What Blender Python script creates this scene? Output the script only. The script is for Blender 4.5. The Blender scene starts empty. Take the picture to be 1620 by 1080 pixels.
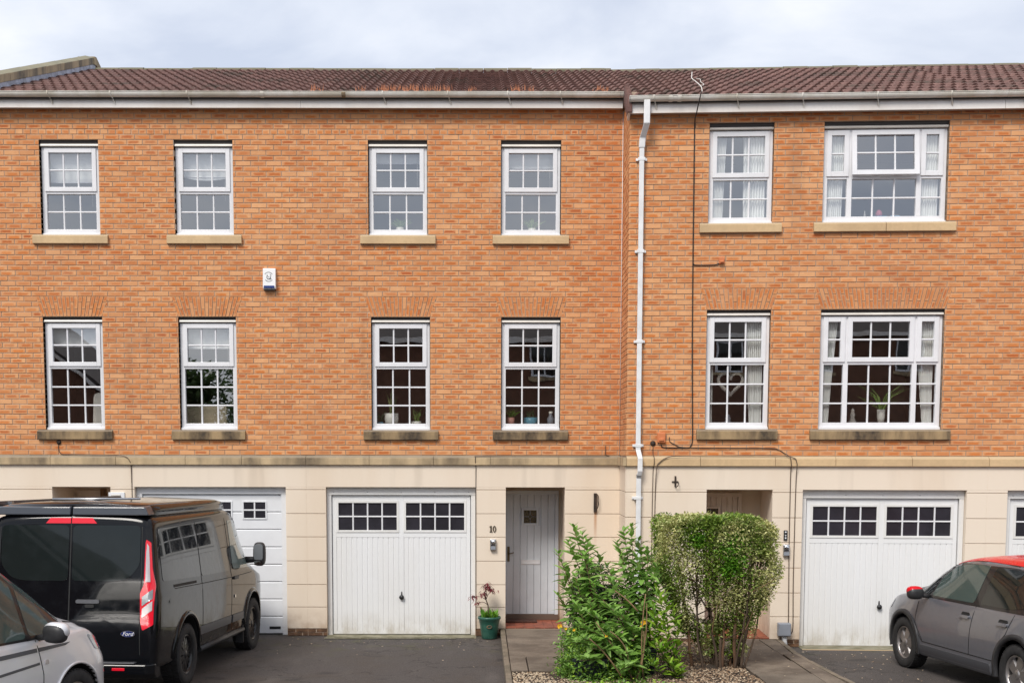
import bpy, bmesh, math, random
from mathutils import Vector, Matrix
from mathutils.bvhtree import BVHTree

PI = math.pi
rad = math.radians
SC = bpy.context.scene
COL = SC.collection
rng = random.Random(11)

# ------------------------------------------------------------------ camera
cam_data = bpy.data.cameras.new('camera')
cam = bpy.data.objects.new('camera', cam_data)
COL.objects.link(cam)
pitch, roll = 0.0876, 0.0012
fwd = Vector((0, math.cos(pitch), -math.sin(pitch)))
up0 = Vector((0, math.sin(pitch), math.cos(pitch)))
rt0 = Vector((1, 0, 0))
rt = rt0*math.cos(roll) + up0*math.sin(roll)
up = up0*math.cos(roll) - rt0*math.sin(roll)
m = Matrix((rt, up, -fwd)).transposed().to_4x4()
m.translation = Vector((0, -18.0, 2.79))
cam.matrix_world = m
cam_data.sensor_width = 36.0
cam_data.sensor_fit = 'HORIZONTAL'
cam_data.lens = 1902.37/1620*36
cam_data.shift_x = (810-762)/1620
cam_data.shift_y = (879.1-540)/1620
cam_data.clip_start = 0.1
cam_data.clip_end = 2000
SC.camera = cam

# ------------------------------------------------------------------ sky, sun, exposure
SUN_EL, SUN_AZ = 48, -28          # azimuth from -Y towards -X
W = bpy.data.worlds.new('World')
SC.world = W
W.use_nodes = True
nt = W.node_tree
nt.nodes.clear()
def wn(t, **k):
    n = nt.nodes.new(t)
    for a, b in k.items():
        setattr(n, a, b)
    return n
out = wn('ShaderNodeOutputWorld')
bg = wn('ShaderNodeBackground')
bg.inputs['Strength'].default_value = 0.1
sky = wn('ShaderNodeTexSky', sky_type='NISHITA')
sky.sun_disc = False
sky.sun_elevation = rad(SUN_EL)
sky.sun_rotation = rad(180+SUN_AZ)
sky.dust_density = 1.5
tc = wn('ShaderNodeTexCoord')
sep = wn('ShaderNodeSeparateXYZ')
nt.links.new(tc.outputs['Generated'], sep.inputs[0])
# cloud deck: direction projected onto a flat layer overhead
den = wn('ShaderNodeMath', operation='ADD'); den.inputs[1].default_value = 0.22
nt.links.new(sep.outputs['Z'], den.inputs[0])
mx = wn('ShaderNodeMath', operation='MAXIMUM'); mx.inputs[1].default_value = 0.06
nt.links.new(den.outputs[0], mx.inputs[0])
dx = wn('ShaderNodeMath', operation='DIVIDE'); dy = wn('ShaderNodeMath', operation='DIVIDE')
nt.links.new(sep.outputs['X'], dx.inputs[0]); nt.links.new(mx.outputs[0], dx.inputs[1])
nt.links.new(sep.outputs['Y'], dy.inputs[0]); nt.links.new(mx.outputs[0], dy.inputs[1])
cmb = wn('ShaderNodeCombineXYZ')
nt.links.new(dx.outputs[0], cmb.inputs[0]); nt.links.new(dy.outputs[0], cmb.inputs[1])
cmb.inputs[2].default_value = 7.3
n1 = wn('ShaderNodeTexNoise'); n1.inputs['Scale'].default_value = 1.9
n1.inputs['Detail'].default_value = 7; n1.inputs['Roughness'].default_value = 0.52
n1.inputs['Distortion'].default_value = 0.35
nt.links.new(cmb.outputs[0], n1.inputs['Vector'])
ramp = wn('ShaderNodeValToRGB')
ramp.color_ramp.elements[0].position = 0.36
ramp.color_ramp.elements[0].color = (4.3, 4.7, 5.6, 1)
ramp.color_ramp.elements[1].position = 0.62
ramp.color_ramp.elements[1].color = (7.0, 7.05, 7.25, 1)
e = ramp.color_ramp.elements.new(0.48); e.color = (5.5, 5.8, 6.45, 1)
nt.links.new(n1.outputs['Fac'], ramp.inputs[0])
mixs = wn('ShaderNodeMix', data_type='RGBA')
mixs.inputs['Factor'].default_value = 0.9
nt.links.new(sky.outputs[0], mixs.inputs['A'])
nt.links.new(ramp.outputs[0], mixs.inputs['B'])
nt.links.new(mixs.outputs['Result'], bg.inputs['Color'])
nt.links.new(bg.outputs[0], out.inputs[0])

sun_d = bpy.data.lights.new('sun', 'SUN')
sun_d.energy = 2.0
sun_d.angle = rad(22)
sun_d.color = (1.0, 0.95, 0.88)
sun = bpy.data.objects.new('sun', sun_d)
COL.objects.link(sun)
sdir = Vector((math.sin(rad(SUN_AZ))*math.cos(rad(SUN_EL)), -math.cos(rad(SUN_AZ))*math.cos(rad(SUN_EL)), math.sin(rad(SUN_EL))))
sun.rotation_euler = sdir.to_track_quat('Z', 'Y').to_euler()
sun.location = (0, -10, 30)

SC.view_settings.view_transform = 'Standard'
SC.view_settings.look = 'None'
SC.view_settings.exposure = 0.66
SC.view_settings.gamma = 1
SC.view_settings.use_curve_mapping = False
SC.render.engine = 'CYCLES'
SC.cycles.max_bounces = 8
SC.cycles.transparent_max_bounces = 16
SC.cycles.sample_clamp_indirect = 6

# ------------------------------------------------------------------ materials
def newmat(name):
    mt = bpy.data.materials.new(name)
    mt.use_nodes = True
    return mt, mt.node_tree, mt.node_tree.nodes['Principled BSDF']

def N(t, kind, **inp):
    n = t.nodes.new(kind)
    for k, v in inp.items():
        k2 = k.replace('_', ' ')
        if k2 in n.inputs.keys():
            n.inputs[k2].default_value = v
        else:
            setattr(n, k, v)
    return n

def L(t, a, b):
    t.links.new(a, b)

def mixc(t, fac, a, b, blend='MIX'):
    n = t.nodes.new('ShaderNodeMix'); n.data_type = 'RGBA'; n.blend_type = blend
    for key, v in (('Factor', fac), ('A', a), ('B', b)):
        if hasattr(v, 'node'):
            t.links.new(v, n.inputs[key])
        elif key == 'Factor':
            n.inputs[key].default_value = v
        else:
            n.inputs[key].default_value = (*v, 1)
    return n.outputs['Result']

def maprange(t, v, a, b, c=0.0, d=1.0, smooth=True):
    n = t.nodes.new('ShaderNodeMapRange')
    if smooth:
        n.interpolation_type = 'SMOOTHSTEP'
    t.links.new(v, n.inputs[0])
    for i, x in enumerate((a, b, c, d)):
        n.inputs[i+1].default_value = x
    return n.outputs[0]

def math_(t, op, a, b=None):
    n = t.nodes.new('ShaderNodeMath'); n.operation = op
    for i, v in enumerate((a, b)):
        if v is None:
            continue
        if hasattr(v, 'node'):
            t.links.new(v, n.inputs[i])
        else:
            n.inputs[i].default_value = v
    return n.outputs[0]

def coord(t, mode='pos', scale=(1, 1, 1)):
    if mode == 'pos':
        o = t.nodes.new('ShaderNodeNewGeometry').outputs['Position']
    else:
        o = t.nodes.new('ShaderNodeTexCoord').outputs['Object']
    mp = t.nodes.new('ShaderNodeMapping')
    mp.inputs['Scale'].default_value = scale
    t.links.new(o, mp.inputs[0])
    return mp.outputs[0]

def noise(t, vec, scale, detail=4, rough=0.55):
    n = t.nodes.new('ShaderNodeTexNoise')
    n.inputs['Scale'].default_value = scale
    n.inputs['Detail'].default_value = detail
    n.inputs['Roughness'].default_value = rough
    t.links.new(vec, n.inputs['Vector'])
    return n.outputs['Fac']

def bump(t, b, h, strength=0.3, dist=0.01):
    n = t.nodes.new('ShaderNodeBump')
    n.inputs['Strength'].default_value = strength
    n.inputs['Distance'].default_value = dist
    t.links.new(h, n.inputs['Height'])
    t.links.new(n.outputs[0], b.inputs['Normal'])

def simple(name, col, rough=0.5, metal=0.0, var=0.0, vscale=6, coat=0.0, bmp=0.0, mode='pos', stretch=(1, 1, 1), dark=None):
    mt, t, b = newmat(name)
    b.inputs['Roughness'].default_value = rough
    b.inputs['Metallic'].default_value = metal
    b.inputs['Base Color'].default_value = (*col, 1)
    if coat:
        b.inputs['Coat Weight'].default_value = coat
        b.inputs['Coat Roughness'].default_value = 0.03
    if var or bmp:
        v = coord(t, mode, stretch)
        f = noise(t, v, vscale, 5)
        if var:
            d = dark if dark else tuple(c*(1-var) for c in col)
            L(t, mixc(t, maprange(t, f, 0.35, 0.68), d, tuple(min(1, c*(1+var*0.3)) for c in col)), b.inputs['Base Color'])
        if bmp:
            bump(t, b, noise(t, v, vscale*6, 3), bmp, 0.004)
    return mt

M = {}
# bricks: sanded pale-orange arris round a darker dragged face, different on every brick
mt, t, b = newmat('brick'); M['brick'] = mt
uv = t.nodes.new('ShaderNodeUVMap').outputs[0]
att = t.nodes.new('ShaderNodeAttribute'); att.attribute_name = 'bk'
sp = t.nodes.new('ShaderNodeSeparateXYZ'); L(t, uv, sp.inputs[0])
sr = t.nodes.new('ShaderNodeSeparateColor'); L(t, att.outputs['Color'], sr.inputs[0])
pv = coord(t, 'pos')
nz = noise(t, pv, 30, 3)
nz2 = noise(t, pv, 9, 3)
u_ = math_(t, 'ADD', sp.outputs[0], math_(t, 'MULTIPLY', math_(t, 'SUBTRACT', sr.outputs[1], 0.5), 0.20))
v_ = math_(t, 'ADD', sp.outputs[1], math_(t, 'MULTIPLY', math_(t, 'SUBTRACT', sr.outputs[2], 0.5), 0.22))
eu = math_(t, 'MINIMUM', u_, math_(t, 'SUBTRACT', 1.0, u_))
ev = math_(t, 'MINIMUM', math_(t, 'MULTIPLY', v_, 1.35), math_(t, 'SUBTRACT', 1.0, v_))
wob = math_(t, 'ADD', math_(t, 'MULTIPLY', math_(t, 'SUBTRACT', nz, 0.5), 0.30), math_(t, 'MULTIPLY', math_(t, 'SUBTRACT', noise(t, pv, 13, 2), 0.5), 0.25))
m1 = maprange(t, math_(t, 'ADD', eu, wob), 0.06, 0.27)
m2 = maprange(t, math_(t, 'ADD', ev, wob), 0.09, 0.42)
msk = math_(t, 'MULTIPLY', math_(t, 'MULTIPLY', m1, m2), sr.outputs[0])
rim = mixc(t, sr.outputs[1], (0.60, 0.275, 0.118), (0.72, 0.380, 0.180))
cen = mixc(t, sr.outputs[2], (0.40, 0.088, 0.022), (0.62, 0.190, 0.040))
colr = mixc(t, msk, rim, cen)
colr = mixc(t, maprange(t, nz2, 0.30, 0.75, 0.0, 0.25), colr, (0.48, 0.175, 0.055))
wide = noise(t, pv, 0.7, 4)
colr = mixc(t, maprange(t, wide, 0.48, 0.78, 0.0, 0.30), colr, (0.40, 0.18, 0.095))
run = noise(t, coord(t, 'pos', (1, 1, 0.12)), 3.2, 5)       # rain runs and soot
colr = mixc(t, maprange(t, run, 0.56, 0.78, 0.0, 0.32), colr, (0.22, 0.105, 0.058))
salt = noise(t, coord(t, 'pos', (1, 1, 0.7)), 1.9, 6, 0.65)   # faint salts
colr = mixc(t, maprange(t, salt, 0.60, 0.76, 0.0, 0.30), colr, (0.72, 0.53, 0.38))
L(t, colr, b.inputs['Base Color'])
b.inputs['Roughness'].default_value = 0.92
bump(t, b, nz, 0.5, 0.004)

def stained(name, base, stain, rough=0.85, amt=0.8, streak=True, sc=1.6, top=None, mot=0.3, foot=None):
    mt, t, b = newmat(name)
    v = coord(t, 'pos', (1, 1, 0.25) if streak else (1, 1, 1))
    f = noise(t, v, sc, 6, 0.6)
    f2 = noise(t, coord(t), 22, 4)
    s = maprange(t, f, 0.36, 0.66, 0, amt)
    c = mixc(t, s, base, stain)
    c = mixc(t, maprange(t, f2, 0.35, 0.7, 0.0, mot), c, tuple(x*0.7 for x in base))
    if foot:                                            # splashed dirt and scuffs low down
        fz = t.nodes.new('ShaderNodeSeparateXYZ'); L(t, coord(t), fz.inputs[0])
        grime = math_(t, 'MULTIPLY', maprange(t, fz.outputs[2], 0.42, 0.02), maprange(t, noise(t, coord(t, 'pos', (1, 1, .5)), 4.5, 6, .65), 0.38, 0.72, 0.05, 0.75))
        c = mixc(t, grime, c, foot)
    if top:                                             # lichen and soot settled on the upper surfaces
        g = t.nodes.new('ShaderNodeNewGeometry')
        sx = t.nodes.new('ShaderNodeSeparateXYZ'); L(t, g.outputs['Normal'], sx.inputs[0])
        c = mixc(t, maprange(t, sx.outputs[2], 0.3, 0.8, 0, 0.8), c, top)
    L(t, c, b.inputs['Base Color'])
    b.inputs['Roughness'].default_value = rough
    bump(t, b, f2, 0.35, 0.004)
    return mt

M['mortar'] = simple('mortar', (0.43, 0.33, 0.25), 0.95, var=0.25, vscale=3, bmp=0.3)
M['stone_dark'] = stained('stone_dark', (0.38, 0.265, 0.140), (0.050, 0.036, 0.025), amt=1.0, sc=3.4, top=(0.24, 0.19, 0.135))
M['stone_light'] = stained('stone_light', (0.64, 0.455, 0.255), (0.42, 0.29, 0.165), amt=0.5, sc=2.2, top=(0.46, 0.36, 0.23))
M['stone_mid'] = stained('stone_mid', (0.56, 0.42, 0.25), (0.12, 0.09, 0.06), amt=0.9, sc=2.1, top=(0.24, 0.205, 0.155))
M['coping'] = stained('coping', (0.40, 0.31, 0.19), (0.085, 0.075, 0.06), amt=0.95, sc=3.0, top=(0.20, 0.19, 0.13))

mt, t, b = newmat('render_cream'); M['render'] = mt
v = coord(t); f = noise(t, coord(t, 'pos', (1, 1, 0.22)), 1.1, 5); f2 = noise(t, v, 60, 3)
c = mixc(t, maprange(t, f, 0.38, 0.75, 0, 0.55), (0.78, 0.672, 0.55), (0.69, 0.55, 0.41))
g = t.nodes.new('ShaderNodeSeparateXYZ'); L(t, v, g.inputs[0])
splash = math_(t, 'MULTIPLY', maprange(t, g.outputs[2], 0.5, 0.05), maprange(t, noise(t, v, 5, 5), 0.3, 0.75, 0.1, 0.9))
c = mixc(t, splash, c, (0.46, 0.33, 0.225))           # mud splashed up from the drive
drip = noise(t, coord(t, 'pos', (1, 1, 0.08)), 2.8, 4)
c = mixc(t, math_(t, 'MULTIPLY', maprange(t, drip, 0.55, 0.72), maprange(t, g.outputs[2], 1.5, 2.56, 0.0, 0.30)), c, (0.44, 0.36, 0.28))
# rust run below the iron wall lamp
ru = math_(t, 'MULTIPLY', maprange(t, math_(t, 'ABSOLUTE', math_(t, 'SUBTRACT', g.outputs[0], 1.703)), 0.034, 0.004), math_(t, 'MULTIPLY', maprange(t, g.outputs[2], 1.30, 1.86, 0, 0.7), maprange(t, g.outputs[2], 1.95, 1.86)))
c = mixc(t, ru, c, (0.42, 0.17, 0.055))
L(t, c, b.inputs['Base Color']); b.inputs['Roughness'].default_value = 0.93
bump(t, b, f2, 0.25, 0.003)

M['render_side'] = M['render']
M['upvc'] = simple('upvc_white', (0.78, 0.78, 0.80), 0.32, var=0.05, vscale=4)
M['upvc_bar'] = simple('upvc_cream', (0.70, 0.66, 0.60), 0.4, var=0.12, vscale=3)
M['gutter'] = stained('gutter_white', (0.80, 0.775, 0.72), (0.48, 0.42, 0.31), rough=0.45, amt=0.7, sc=2.0, mot=0.15)
M['fascia'] = stained('fascia_white', (0.80, 0.765, 0.73), (0.58, 0.50, 0.43), rough=0.5, amt=0.5, sc=1.2, mot=0.15)
M['soffit'] = simple('soffit', (0.45, 0.40, 0.34), 0.7)
M['lintel'] = simple('lintel_steel', (0.035, 0.028, 0.024), 0.6)
M['pipe'] = simple('pipe_white', (0.78, 0.78, 0.78), 0.35, var=0.1, vscale=5)
M['door_white'] = stained('garage_white', (0.80, 0.805, 0.81), (0.74, 0.73, 0.70), rough=0.38, amt=0.45, sc=0.9, mot=0.04, foot=(0.42, 0.37, 0.29))
M['sect_white'] = simple('sectional_white', (0.76, 0.77, 0.79), 0.35, var=0.03)
M['timber_white'] = stained('timber_white', (0.78, 0.775, 0.765), (0.68, 0.66, 0.61), rough=0.5, amt=0.45, sc=2, mot=0.12, foot=(0.36, 0.31, 0.24))
M['front_door'] = simple('front_door_paint', (0.60, 0.635, 0.68), 0.42, var=0.08, vscale=3)
M['cream_door'] = simple('cream_door_paint', (0.74, 0.64, 0.54), 0.5, var=0.08)
M['oak'] = simple('varnished_oak', (0.22, 0.11, 0.035), 0.45, var=0.4, vscale=14, stretch=(1, 1, 0.15))
M['rubber'] = simple('rubber_black', (0.02, 0.02, 0.02), 0.7)
M['black'] = simple('black_plastic', (0.018, 0.018, 0.02), 0.45)
M['cable'] = simple('cable_black', (0.03, 0.022, 0.018), 0.6)
M['cable_brown'] = simple('cable_brown', (0.10, 0.065, 0.045), 0.6)
M['steel'] = simple('brushed_steel', (0.55, 0.56, 0.58), 0.3, metal=1.0)
M['chrome'] = simple('chrome', (0.75, 0.76, 0.78), 0.08, metal=1.0)
M['rust'] = simple('rusty_iron', (0.05, 0.03, 0.02), 0.8, var=0.7, vscale=40)
M['bronze'] = simple('bronze', (0.10, 0.075, 0.05), 0.5, metal=0.6)
M['brass'] = simple('aged_brass', (0.16, 0.12, 0.07), 0.45, metal=0.8)
M['orange_box'] = simple('terracotta_box', (0.60, 0.19, 0.07), 0.6)
M['grey_box'] = simple('grey_meter', (0.27, 0.29, 0.33), 0.5, var=0.08)
M['interior'] = simple('interior_wall', (0.50, 0.44, 0.39), 0.9)
M['interior_dark'] = simple('interior_floor', (0.12, 0.08, 0.06), 0.8)
M['felt'] = simple('roof_felt', (0.02, 0.017, 0.016), 0.9)
M['white_paper'] = simple('white_plastic', (0.80, 0.80, 0.80), 0.4)
M['blue'] = simple('blue_plastic', (0.01, 0.035, 0.18), 0.35)
# plinth bricks, dark and damp
mt, t, b = newmat('plinth_brick'); M['plinth'] = mt
L(t, mixc(t, maprange(t, noise(t, coord(t), 12, 4), .3, .7), (0.085, 0.045, 0.026), (0.20, 0.105, 0.055)), b.inputs['Base Color']); b.inputs['Roughness'].default_value = 0.9
M['quarry'] = simple('quarry_tile', (0.30, 0.085, 0.045), 0.55, var=0.35, vscale=9)
M['mat_brown'] = simple('coir_mat', (0.075, 0.03, 0.02), 0.95, var=0.4, vscale=60, bmp=0.6)
M['lead'] = simple('lead_flashing', (0.40, 0.42, 0.50), 0.6, var=0.35, vscale=8, bmp=0.4)

# roof tiles: purple-brown concrete with pale bloom, per tile shade from the object's own random
mt, t, b = newmat('roof_tile'); M['tile'] = mt
oi = t.nodes.new('ShaderNodeObjectInfo')
f = noise(t, coord(t), 7, 5); f2 = noise(t, coord(t), 1.3, 4)
c = mixc(t, maprange(t, f, 0.3, 0.7), (0.125, 0.062, 0.052), (0.215, 0.118, 0.10))
c = mixc(t, maprange(t, oi.outputs['Random'], 0, 1, 0, 0.45, False), c, (0.10, 0.055, 0.05))
c = mixc(t, maprange(t, f2, 0.48, 0.72, 0, 0.75), c, (0.060, 0.048, 0.036))
L(t, c, b.inputs['Base Color']); b.inputs['Roughness'].default_value = 0.85
bump(t, b, noise(t, coord(t), 50, 3), 0.3, 0.004)
M['ridge'] = stained('ridge_tile', (0.17, 0.13, 0.10), (0.09, 0.085, 0.05), amt=0.8, sc=3, top=(0.15, 0.14, 0.085))

# ground
mt, t, b = newmat('asphalt'); M['asphalt'] = mt
v = coord(t)
f = noise(t, v, 0.8, 6, 0.62); f2 = noise(t, v, 140, 3, 0.7); f3 = noise(t, v, 2.6, 5)
c = mixc(t, maprange(t, f2, 0.36, 0.68), (0.026, 0.021, 0.020), (0.118, 0.103, 0.096))
c = mixc(t, maprange(t, f, 0.42, 0.68, 0, 0.6), c, (0.062, 0.046, 0.034))
yy = t.nodes.new('ShaderNodeSeparateXYZ'); L(t, v, yy.inputs[0])
moss = math_(t, 'MULTIPLY', maprange(t, f3, 0.50, 0.72), maprange(t, yy.outputs[1], -2.8, -0.4, 0.0, 0.65))
c = mixc(t, moss, c, (0.070, 0.068, 0.022))            # algae along the house wall
oil = noise(t, v, 1.7, 2); c = mixc(t, maprange(t, oil, 0.62, 0.72, 0, 0.6), c, (0.020, 0.018, 0.018))
worn = noise(t, coord(t, 'pos', (1, 0.35, 1)), 1.5, 4); c = mixc(t, maprange(t, worn, 0.50, 0.70, 0, 0.45), c, (0.125, 0.108, 0.098))
vc = t.nodes.new('ShaderNodeTexVoronoi'); vc.feature = 'DISTANCE_TO_EDGE'; vc.inputs['Scale'].default_value = 0.55
wv = t.nodes.new('ShaderNodeVectorMath'); wv.operation = 'ADD'; cn_ = t.nodes.new('ShaderNodeTexNoise'); cn_.inputs['Scale'].default_value = 3; L(t, v, cn_.inputs['Vector']); L(t, v, wv.inputs[0]); L(t, cn_.outputs['Color'], wv.inputs[1]); L(t, wv.outputs[0], vc.inputs['Vector'])
c = mixc(t, maprange(t, vc.outputs['Distance'], 0.012, 0.004, 0, 0.7), c, (0.016, 0.014, 0.012))
grit = noise(t, v, 75, 2); c = mixc(t, maprange(t, grit, 0.70, 0.76, 0, 0.8), c, (0.20, 0.17, 0.14))
L(t, c, b.inputs['Base Color']); b.inputs['Roughness'].default_value = 0.82
bump(t, b, f2, 0.7, 0.006)

mt, t, b = newmat('paving'); M['paving'] = mt
oi = t.nodes.new('ShaderNodeObjectInfo')
v = coord(t)
f = noise(t, v, 2.2, 6, 0.65); f2 = noise(t, v, 55, 4)
c = mixc(t, maprange(t, f, 0.36, 0.66), (0.105, 0.078, 0.058), (0.225, 0.180, 0.138))
c = mixc(t, maprange(t, oi.outputs['Random'], 0, 1, 0, 0.35, False), c, (0.12, 0.10, 0.08))
c = mixc(t, maprange(t, f2, 0.4, 0.7, 0, 0.35), c, (0.06, 0.05, 0.035))
L(t, c, b.inputs['Base Color']); b.inputs['Roughness'].default_value = 0.8
bump(t, b, f2, 0.4, 0.005)
M['kerb'] = stained('kerb_concrete', (0.22, 0.175, 0.13), (0.10, 0.085, 0.055), amt=0.8, streak=False, sc=4)
M['soil'] = simple('soil', (0.055, 0.036, 0.024), 0.95, var=0.5, vscale=14, bmp=0.8)
M['conc_strip'] = stained('threshold_concrete', (0.26, 0.24, 0.17), (0.10, 0.09, 0.04), amt=0.8, streak=False, sc=5)

def glass(name, refl=0.26, tint=(0.97, 0.98, 0.98)):
    mt = bpy.data.materials.new(name); mt.use_nodes = True
    t = mt.node_tree; t.nodes.clear()
    o = t.nodes.new('ShaderNodeOutputMaterial')
    tr = t.nodes.new('ShaderNodeBsdfTransparent'); tr.inputs[0].default_value = (*tint, 1)
    gl = t.nodes.new('ShaderNodeBsdfGlossy'); gl.inputs['Roughness'].default_value = 0.0
    gl.inputs['Color'].default_value = (0.95, 0.97, 1.0, 1)
    lw = t.nodes.new('ShaderNodeLayerWeight'); lw.inputs[0].default_value = 0.5
    f = maprange(t, math_(t, 'POWER', lw.outputs['Facing'], 4.0), 0.0, 1.0, refl, 1.0, False)
    v = coord(t, 'pos')
    bp = t.nodes.new('ShaderNodeBump'); bp.inputs['Strength'].default_value = 0.035; bp.inputs['Distance'].default_value = 0.02
    t.links.new(noise(t, v, 2.3, 1), bp.inputs['Height']); t.links.new(bp.outputs[0], gl.inputs['Normal'])
    mx = t.nodes.new('ShaderNodeMixShader')
    t.links.new(f, mx.inputs[0]); t.links.new(tr.outputs[0], mx.inputs[1]); t.links.new(gl.outputs[0], mx.inputs[2])
    t.links.new(mx.outputs[0], o.inputs[0])
    return mt
M['glass'] = glass('window_glass', 0.28)
M['glass_dark'] = simple('garage_acrylic', (0.028, 0.026, 0.034), 0.25, var=0.3, vscale=3)

def leafmat(name, c1, c2, c3=None, sss=True, rough=0.5):
    mt, t, b = newmat(name)
    at = t.nodes.new('ShaderNodeAttribute'); at.attribute_name = 'lc'
    s = t.nodes.new('ShaderNodeSeparateColor'); L(t, at.outputs['Color'], s.inputs[0])
    c = mixc(t, s.outputs[0], c1, c2)
    if c3:
        c = mixc(t, s.outputs[1], c, c3)
    L(t, c, b.inputs['Base Color'])
    b.inputs['Roughness'].default_value = rough
    tl = t.nodes.new('ShaderNodeBsdfTranslucent'); L(t, c, tl.inputs[0])
    mx = t.nodes.new('ShaderNodeMixShader'); mx.inputs[0].default_value = 0.28
    o = t.nodes['Material Output']
    L(t, b.outputs[0], mx.inputs[1]); L(t, tl.outputs[0], mx.inputs[2]); L(t, mx.outputs[0], o.inputs[0])
    return mt
M['leaf_tall'] = leafmat('leaf_tall_shrub', (0.090, 0.220, 0.030), (0.24, 0.44, 0.060), (0.36, 0.54, 0.16))
M['leaf_lime'] = leafmat('leaf_lime', (0.095, 0.25, 0.020), (0.34, 0.50, 0.040))
M['leaf_varieg'] = leafmat('leaf_variegated', (0.090, 0.175, 0.022), (0.27, 0.38, 0.050), (0.74, 0.70, 0.34))
M['leaf_bright'] = leafmat('leaf_bright', (0.07, 0.22, 0.015), (0.20, 0.42, 0.03))
M['leaf_dark'] = leafmat('leaf_conifer', (0.018, 0.062, 0.018), (0.055, 0.13, 0.035))
M['leaf_maple'] = leafmat('leaf_maple', (0.12, 0.012, 0.020), (0.27, 0.035, 0.050))
M['leaf_tree'] = leafmat('leaf_tree', (0.04, 0.09, 0.025), (0.11, 0.19, 0.05))
M['leaf_snake'] = leafmat('leaf_snake', (0.04, 0.10, 0.03), (0.25, 0.28, 0.10))
M['petal'] = simple('petal_yellow', (0.85, 0.45, 0.01), 0.6)
M['petal_white'] = simple('petal_white', (0.75, 0.75, 0.72), 0.6)
M['bark'] = simple('bark_brown', (0.16, 0.085, 0.045), 0.85, var=0.45, vscale=30, stretch=(1, 1, 0.2))
M['bark_dark'] = simple('bark_dark', (0.085, 0.055, 0.035), 0.9, var=0.4, vscale=30, stretch=(1, 1, 0.2))
M['twig'] = simple('twig_tan', (0.26, 0.16, 0.08), 0.8, var=0.3, vscale=25)
M['weed'] = simple('weed_rust', (0.62, 0.25, 0.13), 0.9, var=0.4, vscale=40)

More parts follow.
